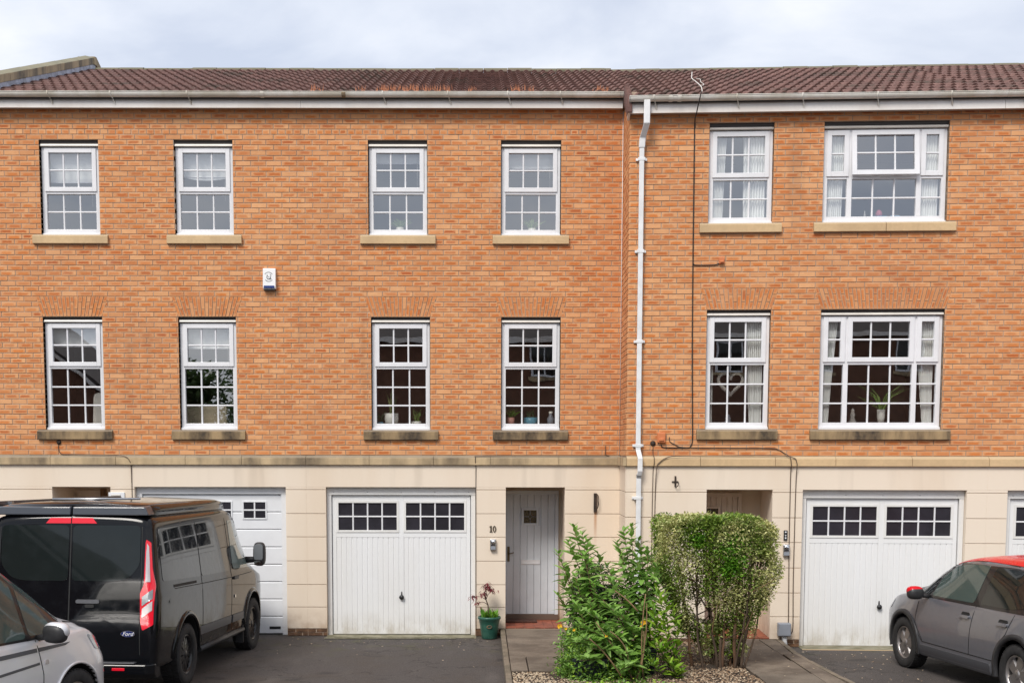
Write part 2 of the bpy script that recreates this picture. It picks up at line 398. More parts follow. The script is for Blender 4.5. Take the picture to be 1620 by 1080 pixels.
# ------------------------------------------------------------------ mesh helpers
class MB:
    def __init__(s):
        s.v, s.f, s.mi, s.sm = [], [], [], []
        s.uv = None
        s.attr = None
    def add(s, vs, fs, mi=0, smooth=False):
        o = len(s.v)
        s.v += [tuple(p) for p in vs]
        for f in fs:
            s.f.append(tuple(i+o for i in f)); s.mi.append(mi); s.sm.append(smooth)
        return s
    def box(s, x0, x1, y0, y1, z0, z1, mi=0):
        vs = [(x0, y0, z0), (x1, y0, z0), (x1, y1, z0), (x0, y1, z0), (x0, y0, z1), (x1, y0, z1), (x1, y1, z1), (x0, y1, z1)]
        return s.add(vs, [(0, 3, 2, 1), (4, 5, 6, 7), (0, 1, 5, 4), (1, 2, 6, 5), (2, 3, 7, 6), (3, 0, 4, 7)], mi)
    def prism_y(s, poly, y0, y1, mi=0, smooth=False):        # polygon in x,z (counter-clockwise seen from -y)
        n = len(poly)
        vs = [(x, y0, z) for x, z in poly] + [(x, y1, z) for x, z in poly]
        fs = [tuple(range(n)), tuple(range(2*n-1, n-1, -1))]
        s.add(vs, fs, mi)
        s.add(vs, [(i, i+n, (i+1) % n+n, (i+1) % n) for i in range(n)], mi, smooth)
        return s
    def prism_x(s, poly, x0, x1, mi=0, smooth=False):        # polygon in y,z
        n = len(poly)
        vs = [(x0, y, z) for y, z in poly] + [(x1, y, z) for y, z in poly]
        s.add(vs, [tuple(range(n-1, -1, -1)), tuple(range(n, 2*n))], mi)
        s.add(vs, [(i, (i+1) % n, (i+1) % n+n, i+n) for i in range(n)], mi, smooth)
        return s
    def prism_z(s, poly, z0, z1, mi=0):
        n = len(poly)
        vs = [(x, y, z0) for x, y in poly] + [(x, y, z1) for x, y in poly]
        s.add(vs, [tuple(range(n-1, -1, -1)), tuple(range(n, 2*n))], mi)
        s.add(vs, [(i, (i+1) % n, (i+1) % n+n, i+n) for i in range(n)], mi)
        return s
    def tube(s, pts, r, n=6, mi=0, cap=True):
        pts = [Vector(p) for p in pts]
        rs = r if isinstance(r, (list, tuple)) else [r]*len(pts)
        o = len(s.v); ref = Vector((0.13, 0.31, 0.94))
        for i, p in enumerate(pts):
            d = (pts[min(i+1, len(pts)-1)]-pts[max(i-1, 0)])
            if d.length < 1e-9:
                d = Vector((0, 0, 1))
            d.normalize()
            if abs(d.dot(ref)) > 0.95:
                ref = Vector((0.9, 0.2, 0.1))
            a = d.cross(ref).normalized(); b_ = d.cross(a)
            for k in range(n):
                w = 2*PI*k/n
                s.v.append(tuple(p+rs[i]*(a*math.cos(w)+b_*math.sin(w))))
        for i in range(len(pts)-1):
            for k in range(n):
                k2 = (k+1) % n
                s.f.append((o+i*n+k, o+i*n+k2, o+(i+1)*n+k2, o+(i+1)*n+k)); s.mi.append(mi); s.sm.append(True)
        if cap:
            s.f.append(tuple(o+k for k in range(n-1, -1, -1))); s.mi.append(mi); s.sm.append(False)
            e_ = o+(len(pts)-1)*n
            s.f.append(tuple(e_+k for k in range(n))); s.mi.append(mi); s.sm.append(False)
        return s
    def lathe(s, prof, n=20, mi=0, axis='z', c=(0, 0, 0), smooth=True):   # profile of (r, h)
        o = len(s.v)
        for r, h in prof:
            for k in range(n):
                w = 2*PI*k/n; a, b_ = r*math.cos(w), r*math.sin(w)
                p = {'z': (a, b_, h), 'x': (h, a, b_), 'y': (b_, h, a)}[axis]
                s.v.append((p[0]+c[0], p[1]+c[1], p[2]+c[2]))
        for i in range(len(prof)-1):
            for k in range(n):
                k2 = (k+1) % n
                s.f.append((o+i*n+k, o+i*n+k2, o+(i+1)*n+k2, o+(i+1)*n+k)); s.mi.append(mi); s.sm.append(smooth)
        return s
    def mesh(s, name, mats):
        me = bpy.data.meshes.new(name)
        me.from_pydata(s.v, [], s.f)
        for m_ in (mats if isinstance(mats, (list, tuple)) else [mats]):
            me.materials.append(m_)
        me.polygons.foreach_set('material_index', s.mi)
        me.polygons.foreach_set('use_smooth', s.sm)
        if s.uv:
            l = me.uv_layers.new(name='UVMap')
            l.data.foreach_set('uv', [c for p in s.uv for c in p])
        if s.attr:
            nm, vals = s.attr
            a = me.attributes.new(nm, 'FLOAT_COLOR', 'POINT')
            a.data.foreach_set('color', [c for p in vals for c in p])
        me.update()
        return me
    def build(s, name, mats, parent=None, bevel=0.0, loc=None, **tags):
        o = bpy.data.objects.new(name, s.mesh(name, mats))
        COL.objects.link(o)
        if parent is not None:
            o.parent = parent
        if loc is not None:
            o.location = loc
        if bevel:
            bv = o.modifiers.new('bevel', 'BEVEL'); bv.width = bevel; bv.segments = 2; bv.limit_method = 'ANGLE'
        for k, v in tags.items():
            o[k] = v
        return o

def put(name, me, parent, loc=(0, 0, 0), rot=None):
    o = bpy.data.objects.new(name, me)
    COL.objects.link(o)
    o.parent = parent
    o.location = loc
    if rot is not None:
        o.rotation_euler = rot
    return o

def thing(name, label, cat, loc=(0, 0, 0), rz=0.0, group=None):
    o = bpy.data.objects.new(name, None)
    COL.objects.link(o)
    o.empty_display_size = 0.2
    o.location = loc
    o.rotation_euler = (0, 0, rz)
    o['label'] = label
    o['category'] = cat
    if group:
        o['group'] = group
    return o

def tag(o, label, cat, group=None):
    o['label'] = label; o['category'] = cat
    if group:
        o['group'] = group
    return o

SLOPE = 0.0215                       # the drives rise gently towards the road
def gz(y):
    return 0.0 if y > -0.8 else SLOPE*min(7.5, -0.8-y)

# ------------------------------------------------------------------ the terrace: frames of the four houses
TH = rad(3.0)
COR = Vector((2.053, -0.88, 0))                  # left front corner of the forward pair
house_a = thing('terraced_house', 'brick terraced house behind the black van, with a parapet at its left end', 'house')
house_b = thing('terraced_house', 'brick terraced house numbered 10 with a ribbed white garage door and grey front door', 'house')
house_c = thing('terraced_house', 'forward brick terraced house with a white downpipe, hedge and a wide three-light window', 'house', COR, -TH)
house_d = thing('terraced_house', 'terraced house at the right edge, only its garage door sliver and sill ends showing', 'house', COR, -TH)
MC = Matrix.Translation(COR) @ Matrix.Rotation(-TH, 4, 'Z')
def wc(x, y, z):                                  # house C frame -> world
    return MC @ Vector((x, y, z))
EXT = {'a': (-7.36, -2.62), 'b': (-2.62, 2.085), 'c': (0.0, 5.03), 'd': (5.03, 9.4)}

Z_STR0, Z_STR1 = 2.572, 2.712
Z_B0 = 2.72
ROWH = 0.075
W1 = (3.10, 4.665)
W2 = (5.935, 7.198)
TOP1, TOP2 = 4.745, 7.29
SILL1, SILL2 = (2.945, 3.086), (5.80, 5.932)

# window openings: x0, x1 per floor
WIN = {
    'a': [(-6.475, -5.62, 1), (-4.475, -3.645, 1), (-6.455, -5.615, 2), (-4.49, -3.655, 2)],
    'b': [(-1.627, -0.777, 1), (0.296, 1.152, 1), (-1.655, -0.812, 2), (0.287, 1.143, 2)],
    'c': [(1.108, 1.974, 1), (2.684, 4.355, 1), (1.102, 1.966, 2), (2.668, 4.335, 2)],
    'd': [(5.70, 6.56, 1), (7.3, 8.16, 1), (5.70, 6.56, 2), (7.3, 8.16, 2)],
}
BRICK_TOP = {'a': 7.78, 'b': 7.78, 'c': 7.47, 'd': 7.47}

# ---- brick meshes: 30 variants of a full brick, shared; cut bricks are joined
def brick_geo(mb, x, y, z, l, h, d, r, uvs, cols, side=None):
    j = r.uniform(-0.0018, 0.0018); jt = r.uniform(-0.0012, 0.0012)
    yf0, yf1 = -0.007+j+jt, -0.007+j-jt
    c = 0.0035
    vs = [(0, 0+c+yf0, 0), (l, c+yf0, 0), (l, c+yf1, h), (0, c+yf1, h),
          (c, yf0, c), (l-c, yf0, c), (l-c, yf1, h-c), (c, yf1, h-c),
          (0, d, 0), (l, d, 0), (l, d, h), (0, d, h)]
    fs = [(4, 5, 6, 7), (0, 1, 5, 4), (1, 2, 6, 5), (2, 3, 7, 6), (3, 0, 4, 7), (0, 8, 9, 1), (1, 9, 10, 2), (2, 10, 11, 3), (3, 11, 8, 0)]
    mb.add([(x+a, y+b_, z+c_) for a, b_, c_ in vs], fs)
    k = (0.03, 0.97)
    uvs += [(.03, .04), (.97, .04), (.97, .96), (.03, .96)]
    uvs += [(0, 0), (1, 0), (k[1], .04), (k[0], .04), (1, 0), (1, 1), (.97, .96), (.97, .04), (1, 1), (0, 1), (.03, .96), (.97, .96), (0, 1), (0, 0), (.03, .04), (.03, .96)]
    for q in range(4):
        uvs += [(0.0, 0.0)]*4
    str_ = 0.0 if r.random() < 0.16 else r.uniform(0.45, 1.0)
    col = (str_, r.random(), r.random()**0.8, 1)
    cols += [col]*12

BR = random.Random(5)
BRICK = []
for i in range(30):
    mb = MB(); uvs, cols = [], []
    brick_geo(mb, 0, 0, 0, 0.215, 0.065, 0.1, BR, uvs, cols)
    mb.uv = uvs; mb.attr = ('bk', cols)
    BRICK.append(mb.mesh('brick', M['brick']))

def arch_poly(x0, x1, zb=4.755, zt=5.04, spl=0.098):
    return x0-0.004, x1+0.004, zb, zt, spl

def brick_field(house, key, x0, x1, ztop):
    wins = WIN[key]
    full, part = [], []
    nrow = int((ztop-Z_B0)/ROWH)+1
    r = random.Random(ord(key))
    for k in range(nrow):
        z = Z_B0+k*ROWH
        zm = z+0.033
        if z+0.065 > ztop+0.05:
            break
        hole = []
        for (a, b_, fl) in wins:
            s0, s1 = SILL1 if fl == 1 else SILL2
            w1 = TOP1 if fl == 1 else TOP2
            if s0-0.002 < zm < s1+0.004:
                hole.append((a-0.131, b_+0.131))
            elif s1 < zm < w1-0.002:
                hole.append((a-0.012, b_+0.012))
            elif fl == 1 and w1-0.002 < zm < 5.045:
                g_ = 0.098*(zm-4.745)/0.295
                hole.append((a-0.006-g_, b_+0.006+g_))
        header = key in 'ab' and k == 62
        step = 0.1125 if header else 0.225
        off = -0.1125 if (k % 2) else 0.0
        if header:
            off = -0.05
        x = (math.floor(x0/0.225)-1)*0.225+off
        while x < x1+0.2:
            a, b_ = x, x+step-0.01
            # bricks bond across the party lines; each belongs to the house its middle falls in
            mid = (a+b_)/2
            if not (x0 <= mid < x1) and not (abs(x0) < 1e-6 and a < 0 < b_-0.02) and not (key == 'b' and x0 < a < x1-0.01):
                x += step
                continue
            if abs(x0) < 1e-6: a = max(a, 0.0)
            if key == 'b': b_ = min(b_, x1)
            segs = [(a, b_)]
            for h0, h1 in hole:
                ns = []
                for p, q_ in segs:
                    if h1 <= p or h0 >= q_:
                        ns.append((p, q_))
                    else:
                        if p < h0-0.006: ns.append((p, h0))
                        if q_ > h1+0.006: ns.append((h1, q_))
                segs = ns
            for p, q_ in segs:
                if q_-p < 0.006:
                    continue
                if abs(q_-p-0.215) < 1e-4:
                    full.append((p, z))
                else:
                    part.append((p, z, q_-p))
            x += step
    # the largest in the picture: nearest the eye
    def dist(pz):
        p = house.matrix_basis @ Vector((pz[0]+0.1, 0, pz[1])) if key in 'ab' else wc(pz[0]+0.1, 0, pz[1])
        return (p-Vector((0.4, -18, 2.79))).length
    full.sort(key=dist)
    n_ind = 300 if key != 'd' else 0
    for p, z in full[:n_ind]:
        put('brick', BRICK[r.randrange(30)], house, (p, 0, z))
    mb = MB(); uvs, cols = [], []
    for p, z in full[n_ind:]:
        brick_geo(mb, p, 0, z, 0.215, 0.065, 0.1, r, uvs, cols)
    for p, z, l in part:
        brick_geo(mb, p, 0, z, l, 0.065, 0.1, r, uvs, cols)
    mb.uv = uvs; mb.attr = ('bk', cols)
    mb.build('brickwork', M['brick'], house, kind='stuff')

def rects_minus(x0, x1, z0, z1, holes):
    xs = sorted({x0, x1, *[min(max(h[i], x0), x1) for h in holes for i in (0, 1)]})
    zs = sorted({z0, z1, *[min(max(h[i], z0), z1) for h in holes for i in (2, 3)]})
    res = []
    for i in range(len(xs)-1):
        run = None
        for j in range(len(zs)-1):
            xm, zm = (xs[i]+xs[i+1])/2, (zs[j]+zs[j+1])/2
            inside = any(h[0] < xm < h[1] and h[2] < zm < h[3] for h in holes)
            if inside:
                if run: res.append(run); run = None
            else:
                run = (xs[i], xs[i+1], run[2] if run else zs[j], zs[j+1])
        if run: res.append(run)
    return res

def arch(house, a, b_, r):
    """splayed flat arch of brick-on-end, alternate long and short bricks"""
    zb, zt, spl = 4.752, 5.038, 0.098
    x0, x1 = a-0.012, b_+0.012
    n = round((x1-x0)/0.0515)
    def xa(i, z):
        tt = (z-zb)/(zt-zb)
        return (x0-spl*tt)+(x1-x0+2*spl*tt)*i/n
    g = 0.0055
    for i in range(n):
        cuts = [zb, zb+0.105, zt] if i % 2 else [zb, zb+0.205, zt]
        if i % 2 == 0 and r.random() < 0.2:
            cuts = [zb, zt]
        for c0, c1 in zip(cuts[:-1], cuts[1:]):
            za, zc = c0+(0.004 if c0 > zb else 0), c1-(0.004 if c1 < zt else 0)
            q = [(xa(i, za)+g, za), (xa(i+1, za)-g, za), (xa(i+1, zc)-g, zc), (xa(i, zc)+g, zc)]
            mb = MB()
            y0 = -0.009+r.uniform(-.0015, .0015)
            vs = [(x, y0, z) for x, z in q]+[(x, 0.1, z) for x, z in q]
            mb.add(vs, [(0, 1, 2, 3), (0, 4, 5, 1), (1, 5, 6, 2), (2, 6, 7, 3), (3, 7, 4, 0)])
            mb.uv = [(0.04, .1), (0.04, .9), (.96, .9), (.96, .1)]+[(0, 0)]*16
            s_ = 0.1 if r.random() < 0.12 else r.uniform(.6, 1.0)
            mb.attr = ('bk', [(s_, r.random()*.6, .2+.8*r.random(), 1)]*8)
            mb.build('arch_brick', M['brick'], house)

# ---- windows
BARS = {}
def bar_mesh(l, vertical):
    k = (round(l, 3), vertical)
    if k not in BARS:
        mb = MB(); w = 0.0115
        if vertical:
            mb.prism_z([(-w, 0.006), (-w*0.5, 0), (w*0.5, 0), (w, 0.006), (w, 0.03), (-w, 0.03)], 0, l)
        else:
            mb.prism_x([(0.006, w), (0.03, w), (0.03, -w), (0.006, -w), (0, -w*0.5), (0, w*0.5)], 0, l)
        BARS[k] = mb.mesh('glazing_bar', M['upvc'])
    return BARS[k]
PANES = {}
def pane_mesh(w, h):
    k = (round(w, 3), round(h, 3))
    if k not in PANES:
        mb = MB()
        mb.add([(0, 0, 0), (w, 0, 0), (w, 0, h), (0, 0, h)], [(0, 1, 2, 3)])
        PANES[k] = mb.mesh('pane', M['glass'])
    return PANES[k]

def ring(mb, x0, x1, z0, z1, wl, wr, wb, wt, y0, y1, mi=0):
    mb.box(x0, x0+wl, y0, y1, z0, z1, mi)
    mb.box(x1-wr, x1, y0, y1, z0, z1, mi)
    mb.box(x0+wl, x1-wr, y0, y1, z0, z0+wb, mi)
    mb.box(x0+wl, x1-wr, y0, y1, z1-wt, z1, mi)

def glaze(win, x0, x1, z0, z1, nx, nz, y):
    w, h = x1-x0, z1-z0
    for i in range(1, nx):
        put('glazing_bar', bar_mesh(h, True), win, (x0+w*i/nx, y, z0))
    for i in range(1, nz):
        put('glazing_bar', bar_mesh(w, False), win, (x0, y+0.001, z0+h*i/nz))
    for i in range(nx):
        for j in range(nz):
            put('pane', pane_mesh(w/nx, h/nz), win, (x0+w*i/nx, y+0.016, z0+h*j/nz))

def window(house, a, b_, fl, big=False, open_sash=False, sill_mat='stone_dark', sillsplit=False, lower=2):
    z0, z1 = W1 if fl == 1 else W2
    ztop = TOP1 if fl == 1 else TOP2
    s0, s1 = SILL1 if fl == 1 else SILL2
    ft = z1-0.005
    x0, x1 = a-0.004, b_+0.004
    zt = z0+(0.92 if fl == 1 else 0.622)          # transom centre
    Y = 0.062
    mb = MB()
    ring(mb, x0, x1, z0, ft, 0.062, 0.062, 0.085, 0.03, Y, Y+0.07)
    cols = [(x0, x1)]
    if big:
        c1, c2 = x0+0.365, x1-0.365
        cols = [(x0, c1), (c1, c2), (c2, x1)]
        for c in (c1, c2):
            mb.box(c-0.034, c+0.034, Y+0.001, Y+0.069, z0+0.085, ft-0.03)
    for (p, q_) in cols:
        l = p+(0.062 if p == x0 else 0.034); r_ = q_-(0.062 if q_ == x1 else 0.034)
        mb.box(l, r_, Y+0.002, Y+0.068, zt-0.03, zt+0.022)
    win = mb.build('window', M['upvc'], house, bevel=0.004)
    # projecting cill nosing under the frame
    nb = MB(); nb.box(x0-0.004, x1+0.004, Y-0.035, Y+0.01, z0-0.012, z0+0.022)
    nb.build('nosing', M['upvc'], win, bevel=0.003)
    for ci, (p, q_) in enumerate(cols):
        # opening light above the transom: its own sash, a little proud of the frame
        l = p+(0.045 if p == x0 else 0.016); r_ = q_-(0.045 if q_ == x1 else 0.016)
        sz0, sz1 = zt+0.006, ft-0.012
        sb = MB(); k = 0.063 if not big else 0.066
        nx = 1 if (big and ci != 1) else 3
        op = open_sash and ci == 1
        ring(sb, l, r_, sz0, sz1, k, k, k, k, Y-0.016, Y+0.03)
        sash = sb.build('sash', M['upvc'], win, bevel=0.004)
        n0 = len(COL.objects)
        before = set(win.children)
        glaze(win, l+k-0.004, r_-k+0.004, sz0+k-0.004, sz1-k+0.004, nx, 2, Y+0.006)
        if op:
            hinge = Matrix.Translation((0, Y, sz1)) @ Matrix.Rotation(rad(-7.0), 4, 'X') @ Matrix.Translation((0, -Y, -sz1))
            for o in [sash]+[c for c in win.children if c not in before]:
                o.matrix_basis = hinge @ o.matrix_basis
        # fixed light below
        l = p+(0.062 if p == x0 else 0.034); r_ = q_-(0.062 if q_ == x1 else 0.034)
        glaze(win, l-0.003, r_+0.003, z0+0.082, zt-0.027, nx, 3 if fl == 1 else 2, Y+0.02)
    # trickle-vent hood and dark steel lintel above the frame
    vb = MB(); vb.prism_x([(0.018, z1+0.012), (0.026, z1+0.004), (0.09, z1+0.004), (0.09, z1+0.04), (0.03, z1+0.04)], a-0.004, b_+0.004)
    vb.build('vent_hood', M['upvc_bar'], win)
    lb = MB(); lb.box(a-0.011, b_+0.011, 0.030, 0.099, z1+0.047, ztop+0.006)
    lb.build('lintel', M['lintel'], win)
    # stone sill, weathered top, two stones under the wide window
    xs = [a-0.13, b_+0.13]
    if sillsplit:
        xs = [a-0.13, (a+b_)/2+0.02, b_+0.13]
    for p, q_ in zip(xs[:-1], xs[1:]):
        sb = MB()
        q2 = q_-(0.008 if q_ != xs[-1] else 0); p2 = p
        sb.prism_x([(-0.055, s0), (0.07, s0), (0.07, s1+0.010), (0.0, s1), (-0.055, s1-0.022)], p2, q2)
        sb.build('sill', M[sill_mat], win, bevel=0.006)
    return win

# ---- wall shell with brick, render, string course for one house
def shell(house, key, piers, doors, porch, porch_x):
    """piers: x ranges of ground-floor render; doors: garage openings; porch: opening range"""
    x0, x1 = EXT[key]
    holes = [(a-0.012, b_+0.012, (SILL1 if f == 1 else SILL2)[0]+0.01, (TOP1 if f == 1 else TOP2)) for a, b_, f in WIN[key]]
    mb = MB()
    for r in rects_minus(x0, x1, 2.60, BRICK_TOP[key], holes):
        mb.box(r[0], r[1], 0.0, 0.098, r[2], r[3])
    mb.build('mortar_wall', M['mortar'], house)
    brick_field(house, key, x0, x1, BRICK_TOP[key])
    r = random.Random(ord(key)*3)
    if key != 'd':
        for a, b_, f in WIN[key]:
            if f == 1:
                arch(house, a, b_, r)
    # ground floor: backing wall, then coursed render panels proud of it with a groove between
    mb = MB()
    for p, q_ in piers:
        mb.box(p, q_, 0.004, 0.24, 0.0, 2.24)
    mb.box(x0, x1, 0.004, 0.24, 2.24, 2.60)
    mb.build('ground_floor_wall', M['render'], house)
    zs = [0.109, 0.436, 0.777, 1.133, 1.495, 1.845, 2.203]
    g = 0.0045
    for p, q_ in piers:
        for za, zb in zip(zs[:-1], zs[1:]):
            b2 = MB(); b2.box(p, q_, -0.012, 0.003, za+g, zb-g)
            b2.build('render_panel', M['render'], house, bevel=0.003)
        b2 = MB(); b2.box(p, q_, -0.012, 0.003, zs[-1]+g, 2.24)
        b2.build('render_panel', M['render'], house, bevel=0.003)
        # brick plinth under the render
        pm = MB(); uvs, cols = [], []; pr = random.Random(int(p*100))
        for zz in (0.0, 0.052):
            x = p + 0.003 - (0.1 if zz else 0)
            while x < q_-0.03:
                xa, xb = max(x, p+0.003), min(x+0.215, q_-0.003)
                if xb-xa > 0.03:
                    brick_geo(pm, xa, 0.002, zz+0.004, xb-xa, 0.046, 0.05, pr, uvs, cols)
                x += 0.225
        cols = [(0.9, 0.1, 0.0, 1)]*len(cols)
        pm.uv = uvs; pm.attr = ('bk', cols)
        pm.build('plinth_bricks', M['plinth'], house, kind='stuff')
    b2 = MB(); b2.box(x0, x1, -0.012, 0.003, 2.2405, 2.572)
    b2.build('render_panel', M['render'], house, bevel=0.003)
    # string course: stones about a metre long, sloped top
    n = max(1, round((x1-x0)/1.0)); xs = [x0+(x1-x0)*i/n + (rng.uniform(-.12, .12) if 0 < i < n else 0) for i in range(n+1)]
    for p, q_ in zip(xs[:-1], xs[1:]):
        sb = MB()
        sb.prism_x([(-0.052, Z_STR0), (0.05, Z_STR0), (0.05, Z_STR1+0.004), (0.0, Z_STR1), (-0.052, Z_STR1-0.035)], p+0.003, q_-0.003)
        mat = 'stone_mid' if key in 'ab' else rng.choice(['stone_light', 'stone_mid', 'stone_light'])
        sb.build('string_course_stone', M[mat], house, bevel=0.005)
    # rooms behind the windows
    ib = MB()
    yb = 3.6
    for z in (2.62, 5.40, 7.62):
        ib.box(x0+0.02, x1-0.02, 0.245, yb, z-0.08, z, 1)
    ib.box(x0+0.02, x1-0.02, yb, yb+0.1, 2.3, 7.7)
    xm = [x0+0.02, (x0+x1)/2, x1-0.12]
    for x in xm:
        ib.box(x, x+0.1, 0.245, yb, 2.6, 7.7)
    for rr in rects_minus(x0, x1, 2.62, 7.62, [(a, b_, (W1 if f == 1 else W2)[0], (TOP1 if f == 1 else TOP2)) for a, b_, f in WIN[key]]):
        ib.box(rr[0], rr[1], 0.14, 0.24, rr[2], rr[3])
    for a, b_, f in WIN[key]:
        ib.box(a-0.05, b_+0.05, 0.135, 0.40, (W1 if f == 1 else W2)[0]+0.02, (W1 if f == 1 else W2)[0]+0.05)
    ib.build('interior', [M['interior'], M['interior_dark']], house)

def outer_walls(house, x0, x1, z1):
    mb = MB()
    mb.box(x0, x1, 9.0, 9.2, 0, z1)
    mb.build('back_wall', M['mortar'], house)

shell(house_a, 'a', [(-7.36, -6.42), (-5.55, -5.19), (-2.93, -2.62)], None, None, None)
shell(house_b, 'b', [(-2.62, -2.33), (-0.093, 0.36), (1.243, 2.085)], None, None, None)
shell(house_c, 'c', [(0.0, 1.136), (2.06, 2.482), (4.752, 5.03)], None, None, None)
shell(house_d, 'd', [(5.03, 5.312), (7.56, 8.2), (9.1, 9.4)], None, None, None)
# the stretch beyond the parapet belongs to the next house on the left
for key, house in (('a', house_a), ('b', house_b), ('c', house_c), ('d', house_d)):
    for a, b_, f in WIN[key]:
        big = (b_-a) > 1.2
        sm = 'stone_dark' if f == 1 else 'stone_light'
        window(house, a, b_, f, big, open_sash=(big and f == 2), sill_mat=sm, sillsplit=(big and f == 2))

# left flank of the forward block, in brick and render
fm = MB(); uvs, cols = [], []
fr = random.Random(77)
def shear(mb):
    mb.v = [(x-0.035*max(0, y), y, z) for x, y, z in mb.v]
    return mb
mb = MB(); mb.box(0.001, 0.097, 0.098, 1.1, 0.0, 7.75); shear(mb).build('flank_wall', M['mortar'], house_c)
tmp = MB()
k = 0
while Z_B0+k*ROWH < 7.62:
    z = Z_B0+k*ROWH
    y = 0.0 if k % 2 else -0.1125
    while y < 0.95:
        p, q_ = max(y, 0.0), min(y+0.215, 0.95)
        if q_-p > 0.02:
            brick_geo(tmp, 0.95-q_, 0, z, q_-p, 0.065, 0.1, fr, uvs, cols)
        y += 0.225
    k += 1
# turn the field so that it faces left (-x): local x -> -y reversed
tmp.v = [(b_, 0.95-a, c) for a, b_, c in tmp.v]
shear(tmp)
tmp.uv = uvs; tmp.attr = ('bk', cols)
tmp.build('flank_brickwork', M['brick'], house_c, kind='stuff')
zs = [0.109, 0.436, 0.777, 1.133, 1.495, 1.845, 2.203, 2.572]
for za, zb in zip(zs[:-1], zs[1:]):
    b2 = MB(); b2.box(-0.012, 0.0, -0.012, 0.87, za+0.0045, zb-0.0045); shear(b2).build('render_panel', M['render'], house_c, bevel=0.003)
sb = MB(); sb.box(-0.05, 0.0, -0.052, 0.83, Z_STR0, Z_STR1-0.02); shear(sb).build('string_course_stone', M['stone_mid'], house_c, bevel=0.005)
pb = MB(); pb.tube([(2.052, -0.012, 2.72), (2.052, -0.012, 7.7)], 0.0045, 6); pb.build('corner_cable', M['pipe'], house_b)

# ------------------------------------------------------------------ eaves and roofs
def eaves(house, x0, x1, zf0, zf1, zg, brackets, yf=-0.13, yg=-0.255, stop=None):
    """soffit, fascia board, gutter with brackets"""
    mb = MB(); mb.box(x0, x1, yf, 0.05, zf0+0.004, zf0+0.016); mb.build('soffit', M['soffit'], house)
    mb = MB(); mb.box(x0, x1, yf-0.022, yf-0.0005, zf0-0.012, zf1); mb.build('fascia', M['fascia'], house, bevel=0.003)
    R = 0.062
    cy, cz = yg+R, zg-0.005
    prof = [(cy+R*math.cos(w)*1.0, cz-R*math.sin(w)*1.05) for w in [PI*i/10 for i in range(11)]]
    inner = [(cy+(R-0.006)*math.cos(w), cz-(R-0.006)*math.sin(w)*1.05) for w in [PI*i/10 for i in range(10, -1, -1)]]
    lip = [(cy-R-0.006, cz), (cy-R-0.006, cz+0.008), (cy-R+0.004, cz+0.008)]
    poly = prof + lip + inner
    g = MB()
    for i in range(len(poly)):
        a, b_ = poly[i], poly[(i+1) % len(poly)]
        g.add([(x0, *a), (x1, *a), (x1, *b_), (x0, *b_)], [(0, 1, 2, 3)], 0, True)
    if stop is not None:
        sp_ = MB(); sp_.prism_x([(y-0.0, z) for y, z in prof[::-1]], stop-0.012, stop); sp_.build('gutter_stop', M['pipe'], house)
    gut = g.build('gutter', M['gutter'], house)
    for bx in brackets:
        bm = MB()
        pts = [(bx+0.05, yf-0.025, zf1-0.02), (bx+0.045, yf-0.025, zf1-0.085), (bx+0.02, cy, cz-R*1.05-0.006), (bx, cy-R*0.8, cz-R*0.7), (bx, cy-R-0.009, cz+0.012)]
        bm.tube(pts, 0.009, 5)
        bm.build('bracket', M['gutter'], gut)
    return gut

def px2x(px, z):
    return (px-762)/108.5

# gutter joints sit at measured places
eaves(house_a, -7.9, -2.622, 7.715, 7.835, 7.905, [(p-762)/109 for p in (82, 180, 300)])
eaves(house_b, -2.620, 2.03, 7.715, 7.835, 7.905, [(p-762)/109 for p in (606, 708, 802, 884)], stop=1.99)
C_E = dict(yf=-0.13, yg=-0.255)
eaves(house_c, -0.03, 5.028, 7.405, 7.525, 7.60, [0.30, 1.42, 2.30, 3.30, 4.28], stop=-0.02, **C_E)
eaves(house_d, 5.032, 9.4, 7.405, 7.525, 7.60, [5.25, 6.2, 7.1, 8.0], **C_E)
# gutter unions, grubby at the joints
for house, x, mt_ in ((house_a, (421-762)/109-0.06, 'gutter'), (house_b, (542-762)/109, 'rust'), (house_c, 0.62, 'gutter'), (house_c, 0.50, 'gutter')):
    u = MB(); R = 0.069
    cz = 7.90 if house is not house_c else 7.595
    pr = [(-0.193+R*math.cos(w), cz-R*math.sin(w)*1.05) for w in [PI*i/10 for i in range(11)]]
    for i in range(10):
        a, b_ = pr[i], pr[i+1]
        u.add([(x, *a), (x+0.055, *a), (x+0.055, *b_), (x, *b_)], [(0, 1, 2, 3)], 0, True)
    u.build('gutter_union', M['gutter'] if mt_ == 'gutter' else M['stone_mid'], house)

TILE_W, NR = 0.30, 12
def tile_mesh(expose):
    mb = MB()
    l = expose+0.06
    prof = []
    for k in range(2):
        o = k*0.15
        prof += [(o, 0.0), (o+0.055, 0.002), (o+0.075, 0.024), (o+0.105, 0.036), (o+0.135, 0.022)]
    prof.append((0.30, 0.0))
    n = len(prof)
    # local y runs up the slope, z is normal to it
    for (y, dz) in ((0, 0.030), (l, 0.0)):
        for x, z in prof:
            mb.v.append((x, y, z+dz))
    for x, z in prof:
        mb.v.append((x, 0.002, z+0.010))
    for i in range(n-1):
        mb.f.append((i, i+1, n+i+1, n+i)); mb.mi.append(0); mb.sm.append(True)
        mb.f.append((2*n+i, 2*n+i+1, i+1, i)); mb.mi.append(0); mb.sm.append(False)
    return mb.mesh('roof_tile', M['tile'])

